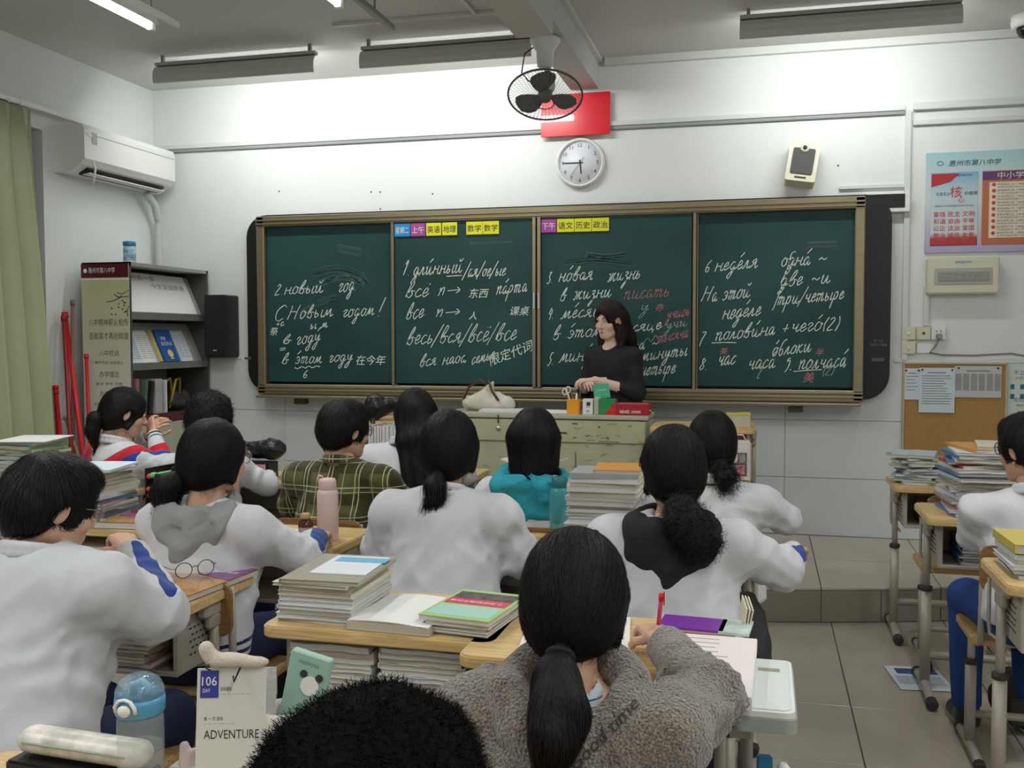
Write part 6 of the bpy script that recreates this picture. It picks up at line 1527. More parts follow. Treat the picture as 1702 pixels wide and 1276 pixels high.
for k in range(46):
    x0 = random.uniform(-.05, .58) if k < 36 else random.uniform(-.55, -.1); z0 = random.uniform(lh-.38, lh-.04); L_ = random.uniform(.012, .06); n = random.randint(6, 12)
    ribbon(b, [(x0+L_*i/n, z0+random.uniform(-.008, .008)) for i in range(n+1)], random.choice((.0013, .0016, .002)), -ld/2-.0035)
for x0, z0, L_, w_ in ((.10, lh-.105, .05, .008), (.33, lh-.15, .12, .003), (.18, lh-.05, .03, .006)): ribbon(b, [(x0, z0), (x0+L_*.5, z0+.002), (x0+L_, z0-.001)], w_, -ld/2-.0036)
tag(make('scribbles', b, INK, t), kind='stuff')
def on_l(px_): return ony(px_, 688, LY0+.09)[0]
# things on the lectern
F = Field((-.2, -.1, 0), (.2, .1, .2), .007); F.cone((-.13, 0, .035), (.11, 0, .035), .035, .035, .03, sq=(1, 1.6, 1)); F.cone((-.03, 0, .05), (.02, 0, .13), .06, .012, .03, sq=(1, .8, 1)); F.cone((.05, 0, .06), (.13, 0, .03), .03, .02, .03); F.folds(.005, 3, [((0, 0, .1), .14)]); F.plane((0, 0, .002), (0, 0, -1))
o = blob('handbag', F, mat('bag_cream', (.62, .58, .50), .55), 'soft cream handbag with brown straps slumped on the lectern', 'bag'); o.location = (-1.62, 5.84, LZ); o.scale = (1.05, 1, 1.35)
b = BM(); path(b, [(-.15, -.03, .05), (-.11, -.05, .11), (-.04, -.06, .14), (.0, -.07, .12)], .006); path(b, [(.0, -.03, .14), (.03, -.06, .09), (.07, -.07, .05)], .007); make('strap', b, mat('strap_brown', (.08, .035, .02), .4), o)
tag(boxo('flat_notebook', (-1.47, 5.74, LZ+.010), (.34, .16, .018), mat('cover_white', COV['white'], .5), rot=.05, bev=.002), 'flat white notebook in front of the cream handbag on the lectern', 'book')
tag(boxo('paper_pad', (-1.20, 5.78, LZ+.006), (.24, .18, .010), PAPER, rot=-.1, bev=.002), 'white paper pad between handbag and pen cup on the lectern', 'paper')
tag(boxo('chalk_tray', (-1.02, 5.83, LZ+.005), (.16, .05, .008), mat('tray_grey', (.45, .46, .45), .4), rot=.05), 'thin grey tray behind the paper pad on the lectern', 'tray')
x = on_l(954); t = empty('pen_cup', (x, LY0+.09, LZ), 'orange pen cup with scissors on the lectern', 'cup')
b = BM(); slab(b, rrect(.075, .075, .012, 3), 0, .088); make('cup', b, mat('cup_orange', (.85, .36, .02), .35), t)
for dx, dy, c_, hh in ((-.015, .01, INK, .15), (.02, .01, DGREY, .14), (.01, -.012, INKW, .12)):
    b = BM(); tube(b, (dx, dy, .02), (dx*1.9, dy, hh), .005, n=7); make('pen', b, c_, t)
b = BM()
for s in (-1, 1): path(b, [(-.045+s*.010+.014*cos(a), 0, .135+s*.006+.018*sin(a)) for a in np.linspace(0, 2*pi, 12)[:-1]], .0035, n=5, closed=True)
tube(b, (-.015, 0, .05), (-.038, 0, .12), .004); make('scissors', b, INKW, t)
x = on_l(978); t = empty('milk_carton', (x, LY0+.09, LZ), 'white carton with black print next to the orange cup', 'box')
boxo('carton', (0, 0, .045), (.06, .05, .09), WHITE, t, bev=.002); text([('■', .030, Matrix.Translation((.004, -.0258, .050)) @ W, 'C'), ('▪▪', .02, Matrix.Translation((.002, -.0258, .038)) @ W, 'C'), ('IIII', .02, Matrix.Translation((0, -.0258, .012)) @ W, 'C')], INK, t)
x = on_l(993); tag(boxo('pale_carton', (x, LY0+.10, LZ+.05), (.035, .06, .10), mat('carton_pale', (.48, .50, .40), .5), bev=.002), 'pale olive carton between white and green boxes', 'box')
x = on_l(1010); t = empty('green_box', (x, LY0+.10, LZ), 'green tissue box with a red corner on the lectern', 'box')
boxo('box', (0, 0, .045), (.10, .08, .09), mat('box_green', (.03, .26, .09), .4), t, bev=.002)
b = BM(); slab(b, [(-.02, -.045), (.05, -.045), (.05, .03)], 0, .001); xf(b, Matrix.Translation((0, -.0405, .045)) @ W); make('red_corner', b, RED, t)
b = BM(); bx(b, (0, 0, .0), (.095, .003, .085)); o = make('leaning_card', b, mat('card_green', (.10, .50, .32), .5)); o.location = (on_l(998), LY0+.13, LZ+.145); o.rotation_euler = (.1, -.12, 0)
tag(o, 'bright green card standing up out of the lectern boxes', 'card'); text([('======', .022, Matrix.Translation((0, -.0025, -.0)) @ W, 'C', .06), ('- - - -', .02, Matrix.Translation((0, -.0025, -.025)) @ W, 'C', .06)], INKW, o)
o.location.z = LZ+.09+.043
x = on_l(1048); t = empty('red_box', (x, LY0+.13, LZ), 'long red carton with white print at the right end of the lectern', 'box')
boxo('box', (0, 0, .032), (.215, .14, .062), mat('box_red', (.40, .015, .03), .4), t, bev=.002); boxo('inner_lip', (0, 0, .0635), (.19, .115, .002), mat('box_red_light', (.62, .12, .10), .5), t)
text([('抽纸 IIIIIII', .022, Matrix.Translation((0, -.072, .012)) @ W, 'C', .12)], INKW, t)
b = BM()
for k in range(16): a = random.uniform(0, 6.28); p = Vector((random.uniform(-.03, .03), random.uniform(-.02, .02), .006+.003*k)); tube(b, p, p+Vector((cos(a)*.03, sin(a)*.03, random.uniform(0, .015))), .004, n=6)
o = make('chalk_heap', b, CHALK); o.location = (-.675, 5.76, LZ); tag(o, 'small heap of chalk sticks at the right end of the lectern', 'chalk', kind='stuff')

# ================================================================ LEFT WALL SIDE
t = empty('air_conditioner', (XL, 6.12, 2.55), 'white split air conditioner on the left wall in the corner', 'air conditioner')
b = BM(); pr = [(0, .0), (.10, -.01), (.20, .045), (.235, .08), (.235, .27), (.22, .30), (0, .305)]
a = [b.verts.new((p[0], -.52, p[1])) for p in pr]; c = [b.verts.new((p[0], .50, p[1])) for p in pr]; n = len(pr)
for i in range(n): b.faces.new((a[i], c[i], c[(i+1) % n], a[(i+1) % n]))
b.faces.new(a); b.faces.new(c[::-1]); bmesh.ops.recalc_face_normals(b, faces=b.faces); make('casing', b, WHITE, t)
b = BM(); bx(b, (.153, -.0, .012), (.075, .86, .012), rot=Matrix.Rotation(radians(-29), 4, 'Y')); make('air_outlet', b, BLACK, t)
b = BM(); bx(b, (.168, 0, -.004), (.05, .84, .005), rot=Matrix.Rotation(radians(-10), 4, 'Y')); make('louvre', b, WHITE, t)
for i in range(7): boxo('vane', (.150, -.38+.125*i, .008), (.05, .006, .02), DGREY, t)
b = BM(); bx(b, (.2365, -.01, .24), (.002, 1.0, .003)); make('panel_seam', b, GREY, t)
boxo('energy_label', (.237, -.42, .22), (.002, .05, .075), mat('label_grey2', (.42, .47, .50), .6), t); boxo('energy_label', (.237, -.47, .235), (.002, .05, .02), PAPER, t)
b = BM(); path(b, [(.245, -.45, .07), (.262, -.45, .02), (.24, -.45, -.09)], .007, n=6); make('hook', b, WHITE, t)
t = empty('drain_hose', (XL, 6.6, 2.5), 'corrugated white hose running down from the air conditioner in the corner', 'hose')
b = BM(); pts = [(.09, -.13, .03), (.10, -.04, -.05), (.085, .02, -.16), (.08, .03, -.40), (.08, .03, -1.0), (.08, .03, -1.7)]
cp = []
for i in range(len(pts)-1):
    for k in range(14 if i > 2 else 8): cp.append(tuple(pts[i][j]+(pts[i+1][j]-pts[i][j])*k/(14 if i > 2 else 8) for j in range(3)))
path(b, cp, [.030 if i % 2 else .026 for i in range(len(cp))], n=10); make('hose', b, mat('hose_grey', (.55, .56, .54), .6), t)
# curtain and track
tag(boxo('curtain_track', (XL+.07, 4.3, 2.905), (.05, 3.1, .03), WHITE, bev=.003), 'white curtain track along the left wall', 'track')
CUR = mat('curtain_green', (.40, .42, .25), .40, sheen=.3, var=.05, vscale=3, spec=.4)
t = empty('curtain', (XL+.10, 5.0, 2.88), 'pale green satin curtain gathered at the far left', 'curtain')
b = BM(); nu, nv = 110, 14; vv = []
for j in range(nv+1):
    z = -2.62*j/nv; row = []
    sp = 1.0+.30*(j/nv)**1.2
    for i in range(nu+1):
        u = i/nu; ph = u*2*pi*9+.5*sin(u*11); am = (.030+.03*min(1, j/5))*(.5 if j == 0 else 1)
        row.append(b.verts.new((am*sin(ph)+.02*sin(u*5+j*.3)+.06*(j/nv), -.95+ (u*1.27)*1.0+ (u-.6)*.20*(j/nv)+.012*sin(2*ph), z)))
    vv.append(row)
for j in range(nv):
    for i in range(nu): f = b.faces.new((vv[j][i], vv[j+1][i], vv[j+1][i+1], vv[j][i+1])); f.smooth = True
o = make('cloth', b, CUR, t); md = o.modifiers.new('s', 'SOLIDIFY'); md.thickness = .004
b = BM()
for i in range(12): lathe(b, [(.008, 0), (.010, .01), (.004, .02)], c=(0, -.9+.1*i, 0), n=8)
make('hooks', b, WHITE, t)
# shelf
SX0, SX1, SY0, SY1, SZ = -4.39, -4.03, 5.71, 6.66, 1.965
DM = mat('shelf_steel', (.10, .10, .095), .4, metal=.3); CRM = mat('shelf_cream', (.55, .55, .40), .5)
t = empty('book_display_shelf', (SX0, SY0, PZ), 'school display bookshelf with printed side panel in the left corner', 'shelf')
sx, sy, sh = SX1-SX0, SY1-SY0, SZ-PZ
boxo('side_panel', (sx/2, .01, sh/2), (sx, .02, sh), DM, t); boxo('side_panel', (sx/2, sy-.01, sh/2), (sx, .02, sh), DM, t)
boxo('back_panel', (.006, sy/2, sh/2), (.012, sy, sh), mat('shelf_back', (.30, .30, .27), .5), t); boxo('top_board', (sx/2, sy/2, sh-.012), (sx, sy, .024), mat('shelf_top', (.36, .36, .35), .4, metal=.3), t)
for k, z in enumerate((.32, .75, 1.08, 1.42)):
    if k < 1: continue
    boxo('shelf_board', (sx/2, sy/2, z), (sx-.01, sy-.04, .02), DM, t, bev=.002)
boxo('shelf_lip', (sx-.006, sy/2, 1.435), (.012, sy-.04, .05), mat('lip_steel', (.22, .22, .21), .4, metal=.3), t); boxo('shelf_lip', (sx-.006, sy/2, 1.095), (.012, sy-.04, .045), mat('lip_steel', (.22, .22, .21), .4, metal=.3), t)
boxo('maroon_band', (sx-.004, sy/2, .735), (.014, sy, .06), MAROON, t); boxo('base_cupboard', (sx/2, sy/2, .35), (sx, sy-.045, .70), mat('cupboard_cream', (.46, .46, .33), .5), t)
for z in (1.43, 1.09):                        # sloping display plates
    b = BM(); bx(b, (0, 0, .155), (.010, sy-.05, .30)); xf(b, Matrix.Translation((sx-.045, sy/2, z+.02)) @ Matrix.Rotation(radians(-24), 4, 'Y')); make('display_plate', b, mat('display_plate', (.46, .46, .44), .4, metal=.2), t)
b = BM(); bx(b, (sx/2, -.004, sh/2), (sx-.004, .006, sh-.02)); pn = make('printed_panel', b, bpy.data.materials.new('panel_print'), t)
m = pn.data.materials[0]; n_ = nt(m); b_ = n_.nodes['Principled BSDF']; tc = n_.nodes.new('ShaderNodeTexCoord'); sp = n_.nodes.new('ShaderNodeSeparateXYZ'); cr = n_.nodes.new('ShaderNodeValToRGB'); mr = n_.nodes.new('ShaderNodeMapRange')
mr.inputs[1].default_value = .9; mr.inputs[2].default_value = 1.75; n_.links.new(tc.outputs['Object'], sp.inputs[0]); n_.links.new(sp.outputs[2], mr.inputs[0]); n_.links.new(mr.outputs[0], cr.inputs[0]); n_.links.new(cr.outputs[0], b_.inputs['Base Color'])
cr.color_ramp.elements[0].color = (.62, .63, .55, 1); cr.color_ramp.elements[1].color = (.50, .50, .26, 1); b_.inputs['Roughness'].default_value = .45
boxo('header_band', (sx/2, -.0085, sh-.055), (sx-.004, .004, .09), MAROON, t); boxo('header_line', (sx/2, -.0085, sh-.112), (sx-.004, .003, .008), INKW, t)
TX = lambda x, z, y=-.0078: Matrix.Translation((x, y, z)) @ W
text([('惠州市第八中学', .040, TX(.06, sh-.068, -.0112), 'L', .20)], INKW, t)
b = BM(); lathe(b, [(.014, 0), (.014, .001)], n=12); xf(b, Matrix.Translation((.035, -.011, sh-.055)) @ W); make('emblem', b, INKW, t)
bigs = [(1.37, '八中精神薪火相传', .052, .30), (1.28, '造就英才再创辉煌', .052, .30), (1.17, '八中校训', .045, .15), (1.03, '办学理念', .045, .15), (.90, '办学目标', .045, .15), (.77, '校 风', .045, .13), (.64, '学 风', .045, .13), (.50, '德育理念', .045, .15), (.28, '教学理念', .045, .15)]
smalls = [(1.115, '博学笃志 诚信做人', .024, .22), (.975, '自主 合作 开放', .024, .20), (.84, '办现代化高品质特色学校', .022, .24), (.71, '爱 严 勤 实 新', .024, .20), (.575, '文明 勤奋 活泼 向上', .024, .22), (.44, '以德育人为先以文化人为本', .020, .25), (.41, '规范管理严谨治学', .018, .22), (.385, '全员育人全面发展', .018, .22)]
text([(s, sz_, TX(sx/2+.02, z), 'C', mw) for z, s, sz_, mw in bigs]+[(s, sz_, TX(sx/2+.02, z), 'C', mw) for z, s, sz_, mw in smalls], mat('panel_ink', (.07, .07, .05), .7), t)
b = BM()
for pts in ([(.36, -.0, 1.56), (.30, 0, 1.555), (.24, 0, 1.53), (.19, 0, 1.525)], [(.36, 0, 1.60), (.31, 0, 1.575), (.27, 0, 1.585)], [(.36, 0, 1.50), (.345, 0, 1.46), (.35, 0, 1.43)], [(.30, 0, 1.555), (.27, 0, 1.56), (.25, 0, 1.575)]):
    path(b, [(p[0], -.009, p[2]) for p in pts], .0025, n=4)
for k in range(14): bx(b, (random.uniform(.22, .36), -.009, random.uniform(1.44, 1.60)), (.009, .002, .009))
make('branch_print', b, mat('panel_ink', (.07, .07, .05), .7), t)
# papers and books on the shelf
def leaning(y0, wd, z, m, label, cat='paper', hh=.29, th=.004, off=0):
    b = BM(); bx(b, (0, 0, hh/2), (th, wd, hh)); o = make('display_sheet' if cat == 'paper' else 'book', b, m)
    o.location = (SX1-.036+off, SY0+y0, PZ+z+.028); o.rotation_euler = (0, radians(-24), 0); return tag(o, label, cat)
o = leaning(.46, .80, 1.43, PAPER, 'big white sheet with lettering on the upper sloping display', hh=.30)
text([('诵读经典一本', .05, Matrix.Translation((.003, -.38, .245)) @ Matrix(((0, 0, 1, 0), (1, 0, 0, 0), (0, 1, 0, 0), (0, 0, 0, 1))), 'L', .4), ('今生受益终身', .045, Matrix.Translation((.003, -.05, .19)) @ Matrix(((0, 0, 1, 0), (1, 0, 0, 0), (0, 1, 0, 0), (0, 0, 0, 1))), 'L', .4)], INKG, o)
for i, y0 in enumerate((.12, .27, .72)):
    o = leaning(y0, .15, 1.09, [PAPERB, PAPER, PAPERB][i], ['pale newspaper sheet at the near end of the lower display', 'white newspaper sheet left of the yellow-edged books', 'pale sheet right of the blue book on the display'][i], hh=.24)
    b = BM()
    for k in range(12):
        for j in range(2): bx(b, (.003, -.035+.07*j, .20-.015*k), (.0008, .058, .003))
    make('printed_lines', b, INKG, o)
o = leaning(.40, .03, 1.09, mat('cover_yellow', COV['yellow'], .45), 'thin yellow book edge beside the blue cup-cover book', 'book', .24, .03, -.01)
o = leaning(.51, .17, 1.09, mat('cover_royal', (.03, .12, .40), .35), 'blue book with a yellow cup printed on its cover', 'book', .245, .02, .012)
RM = Matrix(((0, 0, 1, 0), (1, 0, 0, 0), (0, 1, 0, 0), (0, 0, 0, 1)))
text([('课堂', .03, Matrix.Translation((.011, -.05, .165)) @ RM, 'L', .06), ('直击热点', .032, Matrix.Translation((.011, -.065, .125)) @ RM, 'L', .13)], INKW, o)
b = BM(); lathe(b, [(.030, .0), (.030, .001)], n=16, M=Matrix.Rotation(pi/2, 4, 'Y'), c=(.011, .0, .06)); bx(b, (.0115, 0, .022), (.001, .035, .010)); make('cup_print', b, mat('print_yellow', (.75, .60, .12), .5), o)
for i, (y0, th, hh, c_) in enumerate(((.06, .05, .25, (.34, .12, .14)), (.14, .03, .24, (.10, .16, .10)), (.20, .04, .23, (.02, .02, .022)), (.30, .10, .24, (.42, .40, .42)), (.385, .03, .23, (.62, .60, .60)))):
    o = tag(boxo('book', (0, 0, hh/2), (.17, th*.8, hh), mat('shelf_book_%d' % i, c_, .4, var=.2, vscale=10), bev=.002), ['dusky red box file at the near end of the open shelf', 'dark green book leaning in the open shelf', 'black album leaning in the open shelf', 'grey picture album in the middle of the open shelf', 'white folder right of the grey album'][i], 'book')
    o.location = (SX1-.10, SY0+y0+.03, PZ+.765); o.rotation_euler = ((0, -.12, -.16, 0, 0)[i], 0, 0)
F = Field((-.1, -.16, 0), (.1, .16, .18), .008); F.ell((0, 0, .05), (.08, .13, .05), .02); F.ell((0, -.05, .10), (.05, .06, .05), .03); F.ell((0, .08, .09), (.05, .05, .06), .03); F.folds(.006, 2, [((0, 0, .1), .15)]); F.plane((0, 0, .003), (0, 0, -1))
o = blob('cloth_bundle', F, mat('bundle_dark', (.035, .03, .03), .7), 'dark bundle of cloth and cables on the open shelf', 'bundle'); o.location = (SX1-.12, SY0+.70, PZ+.765)
b = BM(); path(b, [(0, -.12, .03), (.02, -.10, .20), (.02, -.02, .235), (0, .03, .10)], .010); path(b, [(0, .0, .02), (.02, .05, .22), (.02, .10, .23), (0, .12, .05)], .010)
o = make('yellow_strap', b, mat('strap_yellow', (.42, .33, .03), .6)); o.location = (SX1-.10, SY0+.58, PZ+.765); tag(o, 'yellow plastic straps looped on the open shelf', 'strap')
t2 = empty('water_bottle', (-4.18, 5.93, SZ), 'clear water bottle with blue cap and label on top of the shelf', 'bottle')
b = BM(); lathe(b, [(.038, 0), (.040, .005), (.040, .115), (.030, .135), (.020, .140)], n=20); make('body', b, mat('clear_pet', (.62, .72, .80), .12, alpha=.6), t2)
b = BM(); lathe(b, [(.041, .125), (.043, .128), (.043, .150), (.036, .155)], n=20); make('cap', b, mat('cap_blue', (.02, .20, .48), .4), t2)
b = BM(); lathe(b, [(.0405, .03), (.041, .031), (.041, .105), (.0405, .106)], n=20); make('label_band', b, mat('bottle_label', (.30, .45, .62), .5, var=.6, vscale=30), t2)
# red poles
for i, (x0, y0, x1, y1, z1, z0, c_, r_) in enumerate(((-4.36, 5.44, -4.46, 5.52, 1.15, .18, RED, .016), (-4.28, 5.40, -4.44, 5.50, 1.12, .18, RED, .014), (-4.14, 5.45, -4.44, 5.60, 1.62, .18, RED, .018), (-4.22, 5.38, -4.42, 5.56, 1.60, .18, mat('pole_dark_red', (.30, .02, .03), .4), .014),
                                                     (-4.32, 5.48, -4.38, 5.60, 1.70, .18, mat('pole_brown', (.20, .12, .08), .5), .013), (-4.10, 5.52, -4.40, 5.53, .95, .18, mat('pole_tan', (.42, .26, .16), .5), .011), (-4.18, 5.50, -4.30, 5.62, 1.35, .18, RED, .013), (-4.40, 5.36, -4.45, 5.43, 1.13, .18, RED, .015))):
    t2 = empty('red_pole' if i not in (4, 5) else 'wooden_pole', (x0, y0, z0), ['red pole leaning at the left of the bundle by the curtain', 'second short red pole by the curtain', 'longest bright red pole crossing the shelf panel', 'dark red pole beside the longest red one', 'brown wooden pole upright against the shelf edge', 'short tan wooden pole leaning low before the shelf', 'slim red pole closest to the shelf panel', 'red pole nearest the curtain hem'][i], 'pole')
    b = BM(); d = Vector((x1-x0, y1-y0, z1-z0)); tube(b, (0, 0, 0), d, r_, r_*.9, n=9); make('shaft', b, c_, t2)
    b = BM(); tube(b, d*.985, d*1.01, r_*1.2, n=9); make('end_cap', b, c_, t2)
# ================================================================ RIGHT COLUMN
hR1 = stack(.74, 5.20, .761, (11, .009, .016), .20, .27, 'the messy pile on the farthest right desk', 41, jr=.35, jit=.02, cols=['white', 'sky', 'green', 'blue', 'black', 'white'])
hR2 = stack(.86, 4.34, .761, (20, .010, .017), .27, .30, 'the big sprawling stack on the middle right desk', 42, jr=.16, jit=.02, cols=['white', 'blue', 'cream', 'white', 'purple', 'red', 'white', 'grey'])
book(.90, 4.36, hR2, .26, .30, .012, .22, 'orange', 'thin orange-brown book lying across the big sprawling stack', 0)
book(.95, 4.34, hR2+.012, .22, .28, .010, -.15, 'cream', 'cream sheet-thin book topmost on the big sprawling stack', 0)
stack(.885, 3.27, .761, (5, .012, .018), .34, .25, 'the stack on the nearest right desk', 43, jr=.05, jit=.008, cols=['white', 'black', 'white', 'grey'])
book(.885, 3.27, .761+5*.0155, .345, .26, .026, .03, 'yellow', 'thick yellow workbook topmost on the nearest right desk', 2)
for k, (x, y, n, s) in enumerate(((.91, 5.20, 8, 44), (.93, 4.33, 8, 45), (.98, 3.25, 9, 46))):
    stack(x, y, .568, (n, .010, .016), .34, .26, ['the farthest right desk tray pile', 'the tray pile of the middle right desk', 'the tray pile of the nearest right desk'][k], s, jr=.03, jit=.006, cols=['white', 'grey', 'black', 'cream', 'blue'])
t = empty('vacuum_flask', (1.03, 4.46, .76), 'pink vacuum flask on the middle right desk by the boy', 'flask')
b = BM(); lathe(b, [(.036, 0), (.039, .004), (.039, .17), (.036, .18), (.030, .184)], n=28); make('body', b, mat('flask_rose', (.62, .28, .36), .4), t)
b = BM(); lathe(b, [(.031, .182), (.036, .186), (.036, .215), (.03, .225), (.01, .228)], n=28); path(b, [(-.034, 0, .205), (-.046, 0, .205), (-.047, 0, .222), (-.033, 0, .222)], .005); make('lid', b, mat('flask_rose', (.62, .28, .36), .4), t)
tag(boxo('open_notebook', (1.10, 4.25, .765), (.20, .22, .008), PAPER, rot=.3, bev=.001), 'white open notebook beside the pink flask at the right', 'book')
# plastic bag hanging under the middle right desk
F = Field((-.16, -.10, 0), (.16, .10, .36), .008); F.ell((0, 0, .11), (.12, .07, .11), .03); F.cone((0, 0, .18), (.03, 0, .32), .07, .015, .04, sq=(1, .7, 1)); F.cone((-.02, 0, .18), (-.05, 0, .30), .04, .012, .03); F.folds(.010, 8, [((0, 0, .15), .2), ((0, -.05, .2), .15)])
o = blob('plastic_bag', F, mat('clear_film', (.80, .80, .78), .12, alpha=.42), 'clear plastic bag with lettering and smiley hanging under the right desks', 'bag'); o.location = (.93, 4.05, .27)
text([('THANKS', .035, Matrix.Translation((.0, -.078, .13)) @ W @ Matrix.Rotation(-.15, 4, 'Z'), 'C')], INK, o)
b = BM(); lathe(b, [(.022, 0), (.022, .001)], n=18); xf(b, Matrix.Translation((.03, -.082, .085)) @ W); make('smiley_face', b, mat('smiley_yellow', (.55, .55, .05), .5), o)
b = BM(); path(b, [(.03+.011*cos(a), -.084, .085+.011*sin(a)) for a in np.linspace(pi*1.1, pi*1.9, 6)], .0018, n=4)
for s in (-1, 1): bx(b, (.03+s*.008, -.084, .091), (.004, .002, .006))
make('smiley_mouth', b, INK, o)
F = Field((-.2, -.12, 0), (.2, .12, .25), .01); F.ell((0, 0, .11), (.15, .09, .11), .03); F.folds(.006, 4, [((0, 0, .1), .2)]); F.plane((0, 0, .004), (0, 0, -1))
o = blob('backpack', F, mat('bag_charcoal', (.03, .03, .032), .7), 'dark backpack on the floor under the middle right desk', 'bag'); o.location = (.98, 4.02, 0)
boxo('front_pocket', (0, -.085, .09), (.18, .02, .10), mat('bag_charcoal2', (.05, .05, .052), .7), o, bev=.006)
# paper on the floor
a = onz(1463, 1104, 0); c_ = onz(1540, 1144, 0)
t = empty('floor_paper', (.66, 4.50, .003), 'blue and white printed leaflet lying on the aisle floor', 'paper', .12)
boxo('sheet', (0, 0, .001), (.22, .30, .002), PAPERB, t)
boxo('blue_print', (0.01, .085, .0023), (.17, .07, .0008), mat('print_navy', (.04, .08, .25), .6, var=.6, vscale=40), t); boxo('grey_print', (0, -.03, .0023), (.19, .10, .0008), mat('print_greyblue', (.40, .48, .54), .6, var=.25, vscale=60), t)
# ================================================================ FLEECE STUDENT'S DESK
t = empty('worksheet', (-.42, 2.27, .762), 'white worksheet full of handwriting left of the writing hand', 'paper', .12)
boxo('sheet', (0, 0, .002), (.25, .36, .004), PINKP, t); b = BM()
for k in range(20):
    for j in range(3): bx(b, (-.075+.075*j+random.uniform(-.008, .008), .155-.016*k, .0045), (random.uniform(.03, .065), .003, .0006))
make('handwriting', b, mat('ink_soft', (.36, .34, .38), .8), t)
t = empty('answer_sheet', (-.105, 2.12, .764), 'pinkish answer sheet hanging over the desk edge at right', 'paper', -.02)
boxo('sheet', (0, -.03, .012), (.19, .38, .022), PAPER, t); boxo('top_page', (0, -.03, .0245), (.188, .378, .002), PINKP, t)
b = BM()
for k in range(8): bx(b, (-.02, .13-.03*k, .026), (random.uniform(.05, .12), .0025, .0006))
make('printed_lines', b, mat('ink_soft', (.36, .34, .38), .8), t)
t = empty('plastic_folder', (-.125, 2.345, .791), 'purple folder with clear iridescent sleeve at the top right of the desk', 'folder', -.08)
boxo('folder', (-.03, 0, .003), (.15, .10, .006), mat('folder_purple', (.20, .04, .36), .35), t); boxo('clear_sleeve', (.07, 0, .003), (.07, .11, .006), mat('sleeve_film', (.45, .55, .50), .15, var=.4, vscale=14), t)
t = empty('card_pile', (-.045, 2.43, .762), 'cream paper cards standing at the right corner of the desk', 'paper', .1)
for k in range(3):
    b = BM(); bx(b, (.004*k, 0, .035), (.003, .13, .07)); xf(b, Matrix.Rotation(.1+.05*k, 4, 'Y')); make('card', b, mat('page_cream', (.70, .66, .52), .8), t)
t = empty('side_tray', (.008, 2.085, .715), 'white plastic tray clamped to the right side of the fleece student\'s desk', 'tray')
b = BM(); slab(b, rrect(.124, .33, .02, 4), 0, .028); make('tray_body', b, mat('tray_green_grey', (.34, .38, .34), .5), t)
b = BM(); slab(b, rrect(.116, .32, .018, 4), .0285, .040); make('rim', b, WHITE, t)
b = BM(); slab(b, rrect(.098, .30, .014, 4), .0405, .0425); make('floor_plate', b, mat('tray_white', (.74, .79, .76), .25), t)
boxo('sticker', (.01, .08, .0432), (.045, .018, .0012), mat('sticker_brown', (.36, .31, .27), .7), t)
b = BM(); tube(b, (-.03, -.10, -.11), (-.03, -.10, 0), .010); tube(b, (-.03, .10, -.11), (-.03, .10, 0), .010); bx(b, (-.045, 0, -.02), (.04, .25, .02)); make('clamp', b, BEIGE, t)
t = empty('blue_clip', (.01, 1.92, .64), 'small blue plastic hook with a white knob under the side tray', 'hook')
boxo('hook', (0, 0, 0), (.03, .03, .06), mat('clip_blue', (.02, .16, .28), .4), t, bev=.004); b = BM(); lathe(b, [(.010, 0), (.012, .008), (.006, .016)], n=12, c=(.035, 0, .005)); make('knob', b, INKW, t)
# pen in the writing hand
f_ = people['fleece']; p = f_.matrix_basis @ Vector((.100, .62, .835))
t = empty('red_pen', tuple(p), 'red and clear ballpoint pen held in the fleece student\'s right hand', 'pen')
b = BM(); d = Vector((.01, -.02, .095)); tube(b, d*-.35, d*.55, .0048, n=8); make('barrel', b, mat('pen_red', (.52, .04, .10), .25), t)
b = BM(); tube(b, d*.55, d*.72, .0058, n=8); bx(b, tuple(d*.62+Vector((.007, -.004, 0))), (.003, .003, .03)); make('cap', b, RED, t)
# lens of side bag by the black-hooded student
t = empty('hanging_bag', (-.02, 2.98, .43), 'white and grey printed bag hanging at the right of the black-hooded student\'s desk', 'bag')
F = Field((-.06, -.13, -.16), (.06, .13, .16), .008); F.ell((0, 0, 0), (.035, .10, .13), .02); F.folds(.008, 6, [((0, 0, 0), .15)]); V, Q = F.mesh(); np_mesh('pouch', [(V, Q, 0)], [mat('bag_print', (.50, .48, .46), .5, var=.6, vscale=22)], t)
b = BM(); path(b, [(0, -.05, .11), (0, -.02, .24), (0, .02, .24), (0, .05, .11)], .006); make('strap', b, WHITE, t)
F = Field((-.15, -.15, -.2), (.15, .15, .2), .009); F.ell((0, 0, 0), (.09, .10, .16), .03); F.folds(.006, 4, [((0, 0, 0), .2)])
o = blob('hanging_backpack', F, mat('bag_charcoal', (.03, .03, .032), .7), 'black backpack hanging between chair and desk at the right of the black hood', 'bag'); o.location = (-.055, 2.90, .58)
